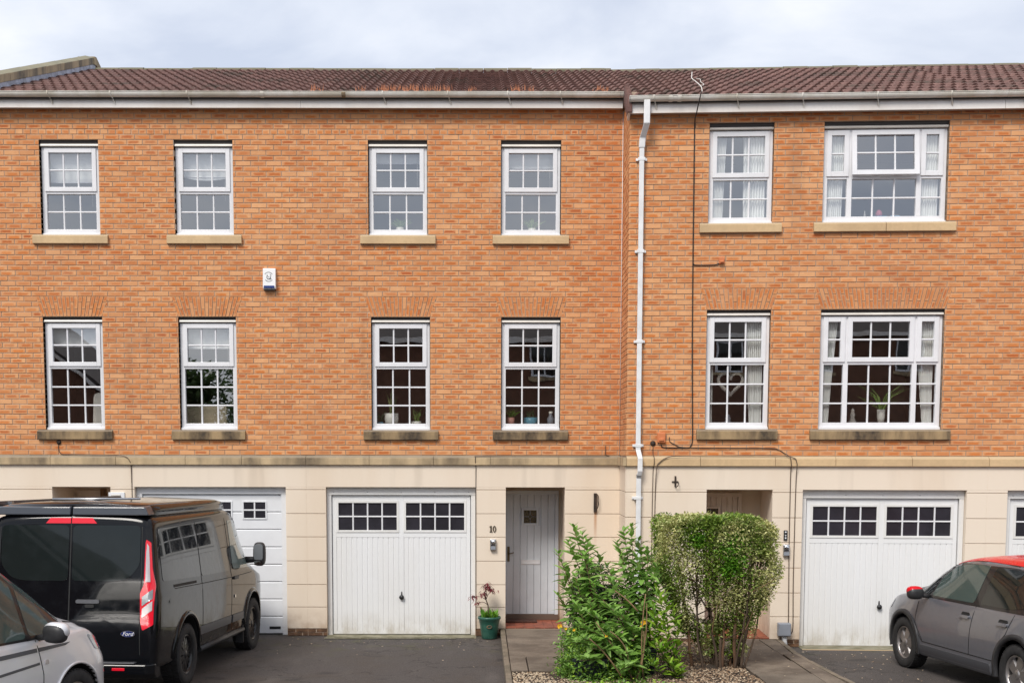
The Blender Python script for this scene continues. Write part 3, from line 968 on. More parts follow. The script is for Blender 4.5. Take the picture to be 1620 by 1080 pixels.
def roof(house, x0, x1, ye, ze, yr, zr, verge=None, ridge_to=None, xskip=None):
    L_ = math.hypot(yr-ye, zr-ze)
    ang = math.atan2(zr-ze, yr-ye)
    ex = L_/NR
    me = tile_mesh(ex)
    # felted deck
    d = MB(); nx, nz = -math.sin(ang)*0.05, -math.cos(ang)*0.05
    d.prism_x([(ye+0.04, ze-0.06), (yr, zr-0.06), (yr, zr-0.03), (ye+0.04, ze-0.03)], x0, x1)
    d.prism_x([(yr, zr-0.06), (2*yr-ye, ze-0.06), (2*yr-ye, ze-0.03), (yr, zr-0.03)], x0, x1)
    deck = d.build('roof', M['felt'], house)
    n = math.ceil((x1-x0)/TILE_W)
    for r in range(NR):
        y, z = ye+math.cos(ang)*ex*r, ze+math.sin(ang)*ex*r
        for i in range(n):
            x = x1-(i+1)*TILE_W if verge != 'l' else x0+i*TILE_W
            if x < x0-0.29 or x > x1+0.02:
                continue
            if xskip and xskip(x, y):
                continue
            put('roof_tile', me, deck, (x, y, z), (ang, 0, 0))
    # back slope: never in view, one plain sheet
    # ridge tiles
    k = 0
    x = x0
    while x < (ridge_to or x1)-0.02:
        l = min(0.44, (ridge_to or x1)-x)
        rb = MB()
        R = 0.115
        prf = [(yr-R*math.cos(w)*1.1, zr-0.03+R*math.sin(w)*0.78) for w in [PI*i/8 for i in range(9)]]
        j = rng.uniform(-.006, .006)
        for i in range(8):
            a, b_ = prf[i], prf[i+1]
            rb.add([(x+0.004, a[0], a[1]+j), (x+l-0.004, a[0], a[1]+j), (x+l-0.004, b_[0], b_[1]+j), (x+0.004, b_[0], b_[1]+j)], [(0, 3, 2, 1)], 0, True)
        rb.add([(x+0.004, a_, b_+j) for a_, b_ in prf], [tuple(range(9))])
        rb.build('ridge_tile', M['ridge'], deck)
        x += l
    return deck

YE, ZE, YR, ZR = -0.235, 7.872, 4.5, 9.62
roof(house_a, -7.0, -2.62, YE, ZE, YR, ZR)
roof(house_b, -2.62, 2.38, YE, ZE, YR, ZR, ridge_to=2.33, xskip=lambda x, y: x+0.15 > 2.053+(y+0.88)*0.0524+0.16, verge='l')
YEC, ZEC = -0.235, 7.575
YRC, ZRC = 5.42, 9.615
rc = roof(house_c, 0.0, 5.03, YEC, ZEC, YRC, ZRC, verge='l')
roof(house_d, 5.03, 9.4, YEC, ZEC, YRC, ZRC, verge='l')
# hip-like verge tiles closing the step between the two roofs
for i, (y0, zz) in enumerate(((-0.19, 7.60), (0.03, 7.70), (0.25, 7.79), (0.47, 7.88))):
    vb = MB(); vb.box(-0.055, 0.012, y0, y0+0.235, zz-0.20+0.012*i, zz+0.05+0.012*i)
    vb.build('verge_tile', M['tile'], house_c, bevel=0.01)
wb = MB(); wb.prism_x([(0.0, 7.3), (0.88, 7.3), (0.88, 7.95), (0.0, 7.60)], 0.003, 0.09); wb.build('verge_wall', M['mortar'], house_c)
bx = MB(); bx.prism_x([(-0.157, 7.40), (-0.157, 7.53), (0.02, 7.53), (0.02, 7.34)], -0.045, -0.012); bx.build('box_end', M['fascia'], house_c)

# parapet at the left end: brick upstand, lead flashing, stone coping
sl = (ZR-ZE)/(YR-YE)
def rz_(y):
    return ZE+(y-YE)*sl
pm = MB(); pm.prism_x([(-0.1, 7.6), (YR, 8.5), (YR, ZR+0.12), (-0.1, rz_(-0.1)+0.12)], -7.30, -7.07)
pm.build('parapet', M['mortar'], house_a)
for i in range(11):
    y0, y1 = YE+0.1+i*0.43, YE+0.1+(i+1)*0.43
    lm = MB(); z0, z1 = rz_(y0), rz_(y1)
    j = rng.uniform(-.01, .012)
    lm.add([(-7.055, y0, z0+0.14+j), (-7.055, y1+0.03, z1+0.14+j), (-7.05, y1+0.03, z1+0.03), (-7.05, y0, z0+0.03), (-6.88, y1+0.03, z1+0.045), (-6.88, y0, z0+0.045)],
           [(0, 3, 2, 1), (3, 5, 4, 2)], 0)
    lm.build('lead_flashing', M['lead'], house_a)
for i in range(6):
    y0, y1 = -0.3+i*0.8, -0.3+(i+1)*0.8
    z0, z1 = rz_(y0)+0.125, rz_(y1)+0.125
    cm = MB()
    cm.add([(-7.34, y0+.004, z0), (-7.04, y0+.004, z0), (-7.04, y0+.004, z0+0.12), (-7.19, y0+.004, z0+0.155), (-7.34, y0+.004, z0+0.12),
            (-7.34, y1-.004, z1), (-7.04, y1-.004, z1), (-7.04, y1-.004, z1+0.12), (-7.19, y1-.004, z1+0.155), (-7.34, y1-.004, z1+0.12)],
           [(0, 1, 2, 3, 4), (9, 8, 7, 6, 5), (0, 5, 6, 1), (1, 6, 7, 2), (2, 7, 8, 3), (3, 8, 9, 4), (4, 9, 5, 0)])
    cm.build('coping_stone', M['coping'], house_a, bevel=0.008)
# saddle stone at the apex, running down the far side
cm = MB(); z0 = rz_(4.5)+0.125
cm.prism_x([(4.5, z0), (4.62, z0+0.02), (5.3, z0-0.25), (5.3, z0-0.1), (4.62, z0+0.16), (4.5, z0+0.14)], -7.33, -7.03)
cm.build('coping_stone', M['coping'], house_a, bevel=0.008)

# rusty weeds rooted in the gutter
wr = random.Random(3)
WEED = [(503, 4, 'rusty weed tuft in the gutter, leftmost of the tufts'), (572, 2, 'tiny rusty weed tuft in the gutter just right of the dark gutter joint'), (614, 9, 'largest rusty weed tuft in the gutter, above the third upper window from the left'),
        (636, 4, 'rusty weed tuft in the gutter just right of the largest tuft'), (652, 6, 'bushy rusty weed tuft in the gutter above the right edge of the third upper window'), (677, 3, 'small rusty weed tuft in the gutter, left one of a pair between two upper windows'),
        (690, 4, 'rusty weed tuft in the gutter, right one of a pair between two upper windows'), (707, 4, 'rusty weed tuft in the gutter beside a bracket between the third and fourth upper windows'), (744, 3, 'thin olive weed tuft standing alone in the gutter left of the fourth upper window'),
        (816, 5, 'rusty weed tuft in the gutter above the fourth upper window'), (836, 2, 'tiny rusty weed tuft in the gutter above the middle of the fourth upper window'), (950, 5, 'rusty weed tuft in the gutter near the downpipe, rightmost of the tufts')]
for px, n, lab in WEED:
    mb = MB()
    x0 = (px-762)/109
    for i in range(n*6):
        x = x0+wr.gauss(0, 0.024*math.sqrt(n)); y = -0.20+wr.uniform(-.03, .03); h = wr.uniform(0.05, 0.15)
        dx_, w = wr.uniform(-.03, .03), wr.uniform(.004, .010)
        mb.add([(x-w, y, 7.89), (x+w, y, 7.89), (x+dx_, y-wr.uniform(0, .03), 7.89+h), (x, y+w, 7.89)], [(0, 1, 2), (1, 3, 2)])
    tag(mb.build('gutter_weed', M['weed']), lab, 'weed', 'weeds growing in the gutter')

# ------------------------------------------------------------------ garage doors
def garage_ribbed(house, x0, x1, Y=0.11):
    """up-and-over door: two glazed panels above vertical ribs, timber frame round it"""
    fr = MB()
    fr.box(x0, x0+0.066, Y-0.035, Y+0.06, 0.0, 2.12); fr.box(x1-0.066, x1, Y-0.035, Y+0.06, 0.0, 2.12)
    fr.box(x0, x1, Y-0.04, Y+0.06, 2.1205, 2.24)
    g = fr.build('garage_frame', M['timber_white'], house, bevel=0.004)
    sc = MB()
    for i in range(5):
        xx = x0+0.1+i*(x1-x0-0.2)/4
        sc.lathe([(0.001, Y-0.045), (0.008, Y-0.043), (0.009, Y-0.0395)], 8, 0, 'y', (xx, 0, 2.165))
    sc.build('screw', M['steel'], g)
    a, b_ = x0+0.078, x1-0.078
    W_ = b_-a
    zt = 2.112; zr = 1.48
    d = MB()
    xm = (a+b_)/2
    # corrugated lower sheet
    def corr(l, r_):
        n = 12
        p = (r_-l)/n
        prof = []
        for i in range(n):
            o = l+i*p
            prof += [(o, 0.008), (o+0.008, 0.0), (o+p-0.009, 0.0), (o+p-0.003, 0.008)]
        prof.append((r_, 0.008))
        vs = []; fs = []
        for zz in (0.05, zr):
            for x, y in prof:
                vs.append((x, Y+y, zz))
        n2 = len(prof)
        for i in range(n2-1):
            fs.append((i, i+1, n2+i+1, n2+i))
        d.add(vs, fs)
    L0, R0 = a+0.055, b_-0.055
    corr(L0, xm-0.035); corr(xm+0.035, R0)
    d.box(a, L0, Y-0.004, Y+0.03, 0.014, zt); d.box(R0, b_, Y-0.004, Y+0.03, 0.014, zt)
    d.box(xm-0.035, xm+0.035, Y-0.004, Y+0.03, 0.014, zt)
    d.box(L0, R0, Y+0.0005, Y+0.03, 0.014, 0.05)
    door = d.build('garage_door', M['door_white'], house)
    # scalloped shadow line where the ribs meet the rail
    for l, r_ in ((L0, xm-0.035), (xm+0.035, R0)):
        for za, zb in ((zr, zr+0.075), (2.036, zt)):
            nb = MB(); nb.box(l, r_, Y-0.003, Y+0.02, za, zb); nb.build('rail', M['door_white'], door, bevel=0.003)
    for l, r_ in ((L0, xm-0.035), (xm+0.035, R0)):
        fb = MB(); ring(fb, l, r_, zr+0.0755, 2.0355, 0.035, 0.035, 0.035, 0.035, Y-0.012, Y+0.02)
        w = fb.build('garage_window', M['timber_white'], door, bevel=0.003)
        il, ir, ib, it = l+0.035, r_-0.035, zr+0.11, 2.0
        for i in range(1, 4):
            put('glazing_bar', bar_mesh(it-ib, True), w, (il+(ir-il)*i/4, Y-0.006, ib))
        put('glazing_bar', bar_mesh(ir-il, False), w, (il, Y-0.005, (ib+it)/2))
        for i in range(4):
            for j in range(2):
                k = ('g', round((ir-il)/4, 3))
                if k not in PANES:
                    pmb = MB(); w_, h_ = (ir-il)/4, (it-ib)/2
                    pmb.add([(0, 0, 0), (w_, 0, 0), (w_, 0, h_), (0, 0, h_)], [(0, 1, 2, 3)])
                    PANES[k] = pmb.mesh('pane', M['glass_dark'])
                put('pane', PANES[k], w, (il+(ir-il)*i/4, Y+0.010, ib+(it-ib)*j/2))
    hb = MB()
    hb.lathe([(0.001, Y-0.055), (0.028, Y-0.05), (0.038, Y-0.035), (0.022, Y-0.02), (0.02, Y)], 16, 0, 'y', (xm, 0, 0.575))
    hb.prism_y([(xm-0.012, 0.60), (xm+0.012, 0.60), (xm+0.006, 0.66), (xm-0.006, 0.66)], Y-0.012, Y)
    hb.build('handle', M['black'], door)
    # rubber weather strip
    rb = MB(); rb.box(a, b_, Y+0.002, Y+0.03, 0.0, 0.0135); rb.build('weather_strip', M['rubber'], door)
    bk = MB(); bk.box(x0, x1, Y+0.035, Y+0.05, 0.0, 2.24); bk.build('door_back', M['timber_white'], house)
    return door

garage_ribbed(house_b, -2.326, -0.096)
garage_ribbed(house_c, 2.486, 4.748)
garage_ribbed(house_d, 5.316, 7.556)

def garage_sectional(house, x0, x1, Y=0.11):
    fr = MB()
    fr.box(x0, x0+0.085, Y-0.03, Y+0.06, 0, 2.13); fr.box(x1-0.085, x1, Y-0.03, Y+0.06, 0, 2.13); fr.box(x0, x1, Y-0.03, Y+0.06, 2.1305, 2.24)
    fr.build('garage_frame', M['sect_white'], house, bevel=0.004)
    bk = MB(); bk.box(x0+0.085, x1-0.085, Y+0.04, Y+0.06, 0, 2.13); bk.build('door_back', M['rubber'], house)
    a, b_ = x0+0.09, x1-0.09
    zs = [0.015]+[0.015+0.264*i for i in range(1, 9)]
    d = None
    for i in range(8):
        mb = MB(); za, zb = zs[i], min(zs[i+1]-0.006, 2.125)
        mb.prism_x([(Y+0.012, za), (Y+0.03, za), (Y+0.03, zb), (Y+0.012, zb), (Y, zb-0.012), (Y, za+0.012)], a, b_)
        o = mb.build('garage_door' if i == 0 else 'panel', M['sect_white'], house if i == 0 else d)
        d = d or o
    for xc in (x0+0.55, x0+1.25, x1-0.49):
        wb = MB(); ring(wb, xc-0.185, xc+0.185, 1.75, 2.03, .022, .022, .022, .022, Y-0.012, Y+0.004)
        w = wb.build('garage_window', M['sect_white'], d, bevel=0.004)
        for i in range(2):
            for j in range(2):
                if 's' not in PANES:
                    pmb = MB(); pmb.add([(0, 0, 0), (.151, 0, 0), (.151, 0, .106), (0, 0, .106)], [(0, 1, 2, 3)])
                    PANES['s'] = pmb.mesh('pane', M['glass_dark'])
                put('pane', PANES['s'], w, (xc-0.163+i*0.175, Y-0.003, 1.772+j*0.13))
        put('glazing_bar', bar_mesh(0.236, True), w, (xc, Y-0.012, 1.772))
        put('glazing_bar', bar_mesh(0.326, False), w, (xc-0.163, Y-0.0115, 1.89))
    vb = MB(); vb.box(b_-0.2, b_-0.03, Y-0.004, Y+0.01, 0.085, 0.125); vb.build('vent', M['black'], d)
garage_sectional(house_a, -5.19, -2.931)

# ------------------------------------------------------------------ porches
def porch(house, x0, x1, depth, mats_, xw0, xw1, floor=True):
    mb = MB()
    mb.box(xw0-0.1, xw0, 0.241, depth+0.2, 0, 2.3); mb.box(xw1, xw1+0.1, 0.241, depth+0.2, 0, 2.3)
    mb.box(xw0-0.1, xw1+0.1, 0.241, depth+0.2, 2.26, 2.36)
    mb.box(xw0, xw1, depth, depth+0.19, 0.0, 2.26)
    mb.build('porch_wall', mats_, house)
    if floor:
        fb = MB(); fb.box(x0+0.002, x1-0.002, -0.01, depth-0.001, 0.0, 0.118)
        fl = fb.build('porch_floor', M['mortar'], house)
        n = 6
        w = (x1-x0)/n
        tm = MB(); tm.box(0.003, w-0.003, 0.003, 0.145, 0, 0.014); me = tm.mesh('quarry_tile', M['quarry'])
        for i in range(n):
            for j in range(6):
                put('quarry_tile', me, fl, (x0+w*i, -0.018+j*0.149, 0.1175))

porch(house_b, 0.36, 1.243, 0.90, M['render'], 0.33, 1.262)
porch(house_c, 1.136, 2.06, 0.95, M['render'], 1.10, 2.06)
porch(house_a, -6.42, -5.55, 0.95, M['render'], -6.42, -5.52)

def plank_door(house, x0, x1, z0, z1, Y, mat, win, letter=True, handle_left=True):
    fr = MB()
    fr.box(x0-0.055, x0, Y-0.03, Y+0.05, z0-0.08, z1); fr.box(x1, x1+0.055, Y-0.03, Y+0.05, z0-0.08, z1); fr.box(x0-0.055, x1+0.055, Y-0.03, Y+0.05, z1+0.0005, z1+0.06)
    fr.build('door_frame', mat, house, bevel=0.004)
    tb = MB(); tb.box(x0-0.054, x1+0.054, Y-0.06, Y+0.02, z0-0.09, z0-0.004); tb.build('threshold', M['interior_dark'], house, bevel=0.004)
    bk = MB(); bk.box(x0, x1, Y+0.018, Y+0.045, z0, z1)
    d = bk.build('front_door', mat, house)
    n = 7
    wd = (x1-x0)/n
    for i in range(n):
        pb = MB()
        xa, xb = x0+wd*i, x0+wd*(i+1)
        xa2, xb2 = xa+(0.002 if i else 0.0), xb-0.002
        spans = [(z0, z1)]
        if xb > win[0]+0.01 and xa < win[1]-0.01:
            spans = [(z0, win[2]+0.001), (win[3]-0.001, z1)]
        for a, b_ in spans:
            pb.prism_z([(xa2, Y+0.017), (xa2, Y+0.005), (xa2+0.005, Y), (xb2-0.005, Y), (xb2, Y+0.005), (xb2, Y+0.017)], a, b_)
        pb.build('plank', mat, d)
    wf = MB(); ring(wf, win[0], win[1], win[2], win[3], .035, .035, .035, .035, Y-0.016, Y+0.016)
    w = wf.build('door_window', mat, d, bevel=0.005)
    pn = MB(); pn.box(win[0]+.034, win[1]-.034, Y+0.004, Y+0.009, win[2]+.034, win[3]-.034)
    p = pn.build('pane', M['glass_leaded'], w)
    ld = MB(); cx, cz = (win[0]+win[1])/2, (win[2]+win[3])/2; r_ = 0.030
    dm = [(cx, cz-r_*1.3), (cx+r_, cz), (cx, cz+r_*1.3), (cx-r_, cz), (cx, cz-r_*1.3)]
    yv = Y+0.002
    ld.tube([(x, yv, z) for x, z in dm], 0.003, 5)
    for a, b_ in (((win[0]+.035, cz), (cx-r_, cz)), ((cx+r_, cz), (win[1]-.035, cz)), ((cx, win[2]+.035), (cx, cz-r_*1.3)), ((cx, cz+r_*1.3), (cx, win[3]-.035))):
        ld.tube([(a[0], yv, a[1]), (b_[0], yv, b_[1])], 0.003, 5)
    ld.build('leading', M['lead'], w)
    if letter:
        lb = MB(); xl = (win[0]+win[1])/2+0.01
        ring(lb, xl-0.15, xl+0.15, 1.008, 1.078, .012, .012, .012, .012, Y-0.012, Y+0.001)
        lb.box(xl-0.137, xl+0.137, Y-0.006, Y+0.001, 1.021, 1.065)
        lb.build('letter_flap', M['upvc'], d, bevel=0.003)
    if handle_left:
        hb = MB(); hb.box(x0+0.018, x0+0.055, Y-0.012, Y+0.001, 1.05, 1.285)
        hb.tube([(x0+0.037, Y-0.01, 1.18), (x0+0.037, Y-0.05, 1.18), (x0+0.055, Y-0.055, 1.178), (x0+0.12, Y-0.055, 1.195)], 0.0085, 7)
        hb.build('handle', M['brass'], d)

mt, t, b = newmat('leaded_glass'); M['glass_leaded'] = mt
vv = coord(t); vo = t.nodes.new('ShaderNodeTexVoronoi'); vo.inputs['Scale'].default_value = 55; L(t, vv, vo.inputs['Vector'])
L(t, mixc(t, maprange(t, vo.outputs['Distance'], 0.1, 0.7), (0.025, 0.02, 0.012), (0.12, 0.095, 0.055)), b.inputs['Base Color'])
b.inputs['Roughness'].default_value = 0.2; bump(t, b, vo.outputs['Distance'], 0.5, 0.004)
plank_door(house_b, 0.385, 1.150, 0.222, 2.105, 0.85, M['front_door'], (0.625, 0.895, 1.62, 1.892))
plank_door(house_c, 1.16, 1.72, 0.222, 2.105, 0.90, M['cream_door'], (1.175, 1.465, 1.66, 1.965), letter=False, handle_left=False)
# left house porch: a cream panelled door and an oak post behind the van
cb = MB(); cb.box(-6.36, -5.98, 0.915, 0.945, 0.13, 2.16); cd = cb.build('front_door', M['cream_door'], house_a, bevel=0.004)
for i in range(3):
    cb = MB(); ring(cb, -6.30, -6.03, 2.02-0.075*i-0.06, 2.02-0.075*i, .006, .006, .006, .006, 0.90, 0.9145); cb.build('panel', M['cream_door'], cd)
cb = MB(); cb.box(-5.98, -5.90, 0.86, 0.944, 0.13, 2.18); cb.build('door_post', M['oak'], house_a, bevel=0.004)

# ------------------------------------------------------------------ fixings on the walls
# downpipe at the corner of house C with its hopper offset, brackets and swan-neck at the string course
dp = MB()
w_ = 0.034
def sq_pipe(mb, pts, hw):
    pts = [Vector(p) for p in pts]
    o = len(mb.v)
    for p in pts:
        for sx_, sy_ in ((-1, -1), (1, -1), (1, 1), (-1, 1)):
            mb.v.append((p.x+sx_*hw, p.y+sy_*hw, p.z))
    for i in range(len(pts)-1):
        for k in range(4):
            mb.f.append((o+i*4+k, o+(i+1)*4+k, o+(i+1)*4+(k+1) % 4, o+i*4+(k+1) % 4)); mb.mi.append(0); mb.sm.append(False)
    e_ = o+(len(pts)-1)*4
    mb.f.append((o, o+1, o+2, o+3)); mb.mi.append(0); mb.sm.append(False)
    mb.f.append((e_+3, e_+2, e_+1, e_)); mb.mi.append(0); mb.sm.append(False)
sq_pipe(dp, [(0.21, -0.20, 7.55), (0.21, -0.20, 7.24), (0.165, -0.06, 7.08), (0.158, -0.052, 6.95)], 0.042)
sq_pipe(dp, [(0.158, -0.052, 6.98), (0.158, -0.052, 2.80), (0.185, -0.105, 2.68), (0.185, -0.105, 2.50), (0.172, -0.055, 2.40), (0.172, -0.055, 0.12)], w_)
pipe = dp.build('downpipe', M['pipe'], house_c, bevel=0.008)
for z in (6.80, 5.55, 4.31, 2.86, 2.12, 1.0):
    cb = MB(); yq = -0.052 if z > 2.6 else -0.055
    cb.box(0.158-0.05, 0.158+0.05, yq-0.038, yq+0.045, z-0.022, z+0.022); cb.box(0.158-0.078, 0.158+0.078, yq+0.02, yq+0.045, z-0.018, z+0.018)
    cb.build('clip', M['pipe'], pipe, bevel=0.004)
sb = MB(); sb.box(0.137, 0.207, -0.109+0.0, -0.03, 2.42, 2.455); sb.build('shoe', M['steel'], pipe)

def cable(house, name, pts, r=0.007, mat='cable'):
    p = [Vector(q) for q in pts]
    out_ = []
    for i in range(len(p)-1):
        for s in range(4):
            t_ = s/4
            p0, p1, p2, p3 = p[max(i-1, 0)], p[i], p[i+1], p[min(i+2, len(p)-1)]
            out_.append(0.5*((2*p1)+(p2-p0)*t_+(2*p0-5*p1+4*p2-p3)*t_*t_+(3*p1-p0-3*p2+p3)*t_**3))
    out_.append(p[-1])
    mb = MB(); mb.tube(out_, r, 5)
    return mb.build(name, M[mat], house)
yc = -0.016
cable(house_c, 'cable', [(0.93, -0.32, 7.62), (0.905, -0.27, 7.5), (0.883, -0.16, 7.36), (0.883, yc, 7.28), (0.884, yc, 6.6), (0.888, yc, 5.6), (0.897, yc, 4.5), (0.915, yc, 3.4), (0.922, yc, 2.95), (0.90, yc, 2.86), (0.86, yc, 2.83), (0.6, yc, 2.832), (0.50, yc, 2.84), (0.482, yc, 2.88)], 0.0085)
cable(house_c, 'cable', [(0.89, yc, 5.42), (0.90, yc, 5.375), (0.95, yc, 5.362), (1.19, yc, 5.364), (1.25, yc, 5.385)], 0.0075)
cable(house_c, 'cable', [(0.60, yc, 2.98), (0.605, yc, 2.92), (0.68, yc, 2.875), (0.80, yc, 2.835), (1.3, yc, 2.828), (2.0, yc, 2.825), (2.12, yc, 2.805), (2.2, yc, 2.76), (2.28, -0.064, 2.70), (2.30, -0.065, 2.6), (2.303, -0.058, 2.55), (2.303, -0.022, 2.48), (2.305, -0.02, 1.5), (2.32, -0.02, 0.4), (2.31, -0.02, 0.2), (2.2, -0.02, 0.13)], 0.0065, 'cable_brown')
cable(house_c, 'cable', [(0.37, yc, 2.88), (0.372, yc, 2.74), (0.385, -0.06, 2.69), (0.385, -0.06, 2.59), (0.378, -0.02, 2.54), (0.372, -0.02, 2.2), (0.366, -0.02, 1.0), (0.36, -0.02, 0.2)], 0.0055, 'cable_brown')
cable(house_c, 'cable', [(0.42, -0.02, 0.3), (0.41, -0.02, 1.4), (0.412, -0.02, 2.2), (0.425, -0.062, 2.55), (0.46, -0.064, 2.62), (0.55, -0.066, 2.685), (0.7, -0.058, 2.712), (1.2, -0.045, 2.718), (2.1, -0.04, 2.722), (2.33, -0.064, 2.69), (2.375, -0.065, 2.63), (2.38, -0.062, 2.55), (2.38, -0.02, 2.3), (2.375, -0.02, 1.0), (2.385, -0.02, 0.35), (2.37, -0.02, 0.21), (2.3, -0.02, 0.17)], 0.0065, 'cable_brown')
cable(house_a, 'cable', [(-6.30, yc, 2.905), (-6.305, yc, 2.80), (-6.26, yc, 2.73), (-6.1, -0.02, 2.725), (-5.5, -0.045, 2.712), (-5.30, -0.058, 2.69), (-5.235, -0.062, 2.62), (-5.228, -0.03, 2.55), (-5.226, -0.02, 2.3)], 0.0055, 'cable_brown')
cable(house_a, 'cable', [(-5.226, -0.02, 2.56), (-5.224, -0.02, 1.0), (-5.22, -0.02, 0.1)], 0.005, 'cable_brown')
cable(house_b, 'cable', [(-0.097, -0.058, 2.70), (-0.095, -0.06, 2.62), (-0.088, -0.03, 2.55), (-0.088, -0.02, 2.3), (-0.086, -0.018, 1.0), (-0.084, -0.018, 0.1)], 0.005, 'cable')
cable(house_b, 'cable', [(-0.11, -0.05, 2.70), (0.5, -0.035, 2.715), (1.80, -0.035, 2.715), (1.84, -0.016, 2.735), (1.842, -0.014, 2.86)], 0.0055, 'cable_brown')
cb = MB(); cb.lathe([(0.001, -0.03), (0.03, -0.028), (0.04, 0.0)], 12, 0, 'y', (-6.30, 0, 2.905)); cb.build('cable_gland', M['rust'], house_a)
cb = MB(); cb.lathe([(0.001, -0.02), (0.03, -0.018), (0.04, 0.0)], 12, 0, 'y', (0.37, -0.008, 2.89)); cb.build('cable_gland', M['rust'], house_c)

def on_c(name, label, cat, x, y, z, group=None):
    return thing(name, label, cat, wc(x, y, z), -TH, group)
def junction(x, z, label, s=0.085):
    o = on_c('junction_box', label, 'junction box', x, 0, z)
    mb = MB(); mb.box(-s/2, s/2, -0.05, -0.008, 0, s*1.25); mb.build('cover', M['orange_box'], o, bevel=0.01)
    mb = MB(); mb.box(-s*0.3, s*0.3, -0.065, -0.051, s*0.2, s*0.55); mb.build('cap', M['orange_box'], o, bevel=0.008)
junction(0.485, 2.90, 'terracotta junction box just above the string course, right of the downpipe', 0.115)
junction(1.285, 5.375, 'terracotta junction box high on the wall, between two floors beside the black cable', 0.075)

# alarm box
al = thing('alarm_box', 'white burglar alarm box with a dark emblem and blue base strip', 'alarm', (-3.122, -0.008, 5.125))
mb = MB(); mb.prism_x([(0, 0.02), (0, 0.322), (-0.06, 0.316), (-0.078, 0.05), (-0.07, 0.02)], -0.092, 0.092); mb.build('casing', M['white_paper'], al, bevel=0.008)
mb = MB(); mb.box(-0.078, 0.078, -0.0805, -0.065, 0.03, 0.067); mb.build('lens', M['blue'], al, bevel=0.004)
mb = MB(); mb.box(-0.085, 0.085, -0.068, -0.004, 0.0, 0.019); mb.build('base', M['black'], al, bevel=0.004)
em = MB()
def slab(cx, cz, w, h, a):
    ca, sa = math.cos(a), math.sin(a)
    yq = -0.0606-0.0185*(0.316-(cz))/0.266 - 0.002
    pts = [(cx+ca*u-sa*v_, cz+sa*u+ca*v_) for u, v_ in ((-w/2, -h/2), (w/2, -h/2), (w/2, h/2), (-w/2, h/2))]
    em.add([(x, yq, z) for x, z in pts], [(0, 1, 2, 3)])
cz0 = 0.19
for i in range(9):
    a = PI/2+(i-4)*0.24
    slab(-0.008+math.cos(a)*0.062, cz0+0.008+math.sin(a)*0.062, 0.008, 0.011, a-PI/2)
for i in range(7):
    a = -PI/2+(i-3)*0.26
    slab(-0.004+math.cos(a)*0.064, cz0+math.sin(a)*0.064, 0.010, 0.011, a+PI/2)
for i in range(13):
    a = rad(140+i*19)
    slab(-0.006+math.cos(a)*0.027, cz0-0.002+math.sin(a)*0.027, 0.016, 0.009, a+PI/2)
slab(-0.004, cz0, 0.014, 0.012, 0.4); slab(0.022, cz0+0.027, 0.008, 0.03, 0.5); slab(0.02, cz0-0.028, 0.03, 0.008, 0.3); slab(-0.03, cz0+0.03, 0.006, 0.016, 0)
em.build('emblem', M['black'], al)

# house number 10, cast serif figures
hn = thing('house_number', 'bronze number 10 on the cream wall left of the front door', 'number', (0.115, -0.0125, 1.573))
def fig(mb, poly, y0=-0.012, y1=0.0):
    mb.prism_y(poly, y0, y1)
o1 = MB()
fig(o1, [(0.014, 0.0), (0.034, 0.0), (0.034, 0.094), (0.022, 0.094), (0.014, 0.088)]); fig(o1, [(0.002, 0.0), (0.0138, 0.0), (0.0138, 0.010), (0.002, 0.006)]); fig(o1, [(0.0342, 0.0), (0.046, 0.0), (0.046, 0.006), (0.0342, 0.010)]); fig(o1, [(0.002, 0.078), (0.0138, 0.074), (0.0138, 0.087), (0.002, 0.084)])
d1 = o1.build('digit_one', M['bronze'], hn)
o0 = MB(); n = 20; ou = []; in_ = []
for i in range(n):
    a = 2*PI*i/n
    ou.append((0.076+0.026*math.cos(a), 0.047+0.047*math.sin(a))); in_.append((0.076+0.011*math.cos(a), 0.047+0.037*math.sin(a)))
for i in range(n):
    j = (i+1) % n
    o0.add([(x, -0.012, z) for x, z in (ou[i], ou[j], in_[j], in_[i])]+[(x, 0.0, z) for x, z in (ou[i], ou[j], in_[j], in_[i])], [(0, 3, 2, 1), (0, 1, 5, 4), (2, 3, 7, 6)])
o0.build('digit_zero', M['bronze'], hn)

def keysafe(root):
    mb = MB(); mb.box(-0.045, 0.045, -0.055, 0, 0, 0.168); mb.build('body', M['steel'], root, bevel=0.012)
    mb = MB(); mb.lathe([(0.001, -0.068), (0.03, -0.066), (0.034, -0.056), (0.034, -0.04)], 20, 0, 'y', (0, 0, 0.125)); mb.build('sensor', M['chrome'], root)
    mb = MB(); mb.box(-0.03, 0.03, -0.062, -0.054, 0.075, 0.095); mb.build('slot', M['black'], root, bevel=0.003)
    mb = MB(); mb.box(-0.036, 0.036, -0.058, -0.0545, 0.012, 0.06); mb.build('lower_cover', M['grey_box'], root, bevel=0.003)
keysafe(thing('security_light', 'small silver security light below the bronze number 10', 'light', (0.171, -0.012, 1.30)))
keysafe(on_c('security_light', 'small silver security light under the black doorbell plate by the hedge', 'light', 2.262, -0.012, 1.305))
db = on_c('number_plate', 'black upright plate with pale figures right of the hedge', 'plaque', 2.252, -0.012, 1.525)
mb = MB(); mb.box(-0.026, 0.026, -0.018, 0, 0, 0.145); mb.build('plate', M['black'], db, bevel=0.004)
mb = MB()
for z, w, h in ((0.112, 0.022, 0.018), (0.074, 0.024, 0.006), (0.062, 0.008, 0.02), (0.026, 0.02, 0.02)):
    mb.box(-w/2, w/2, -0.0195, -0.0181, z, z+h)
mb.build('figures', M['white_paper'], db)

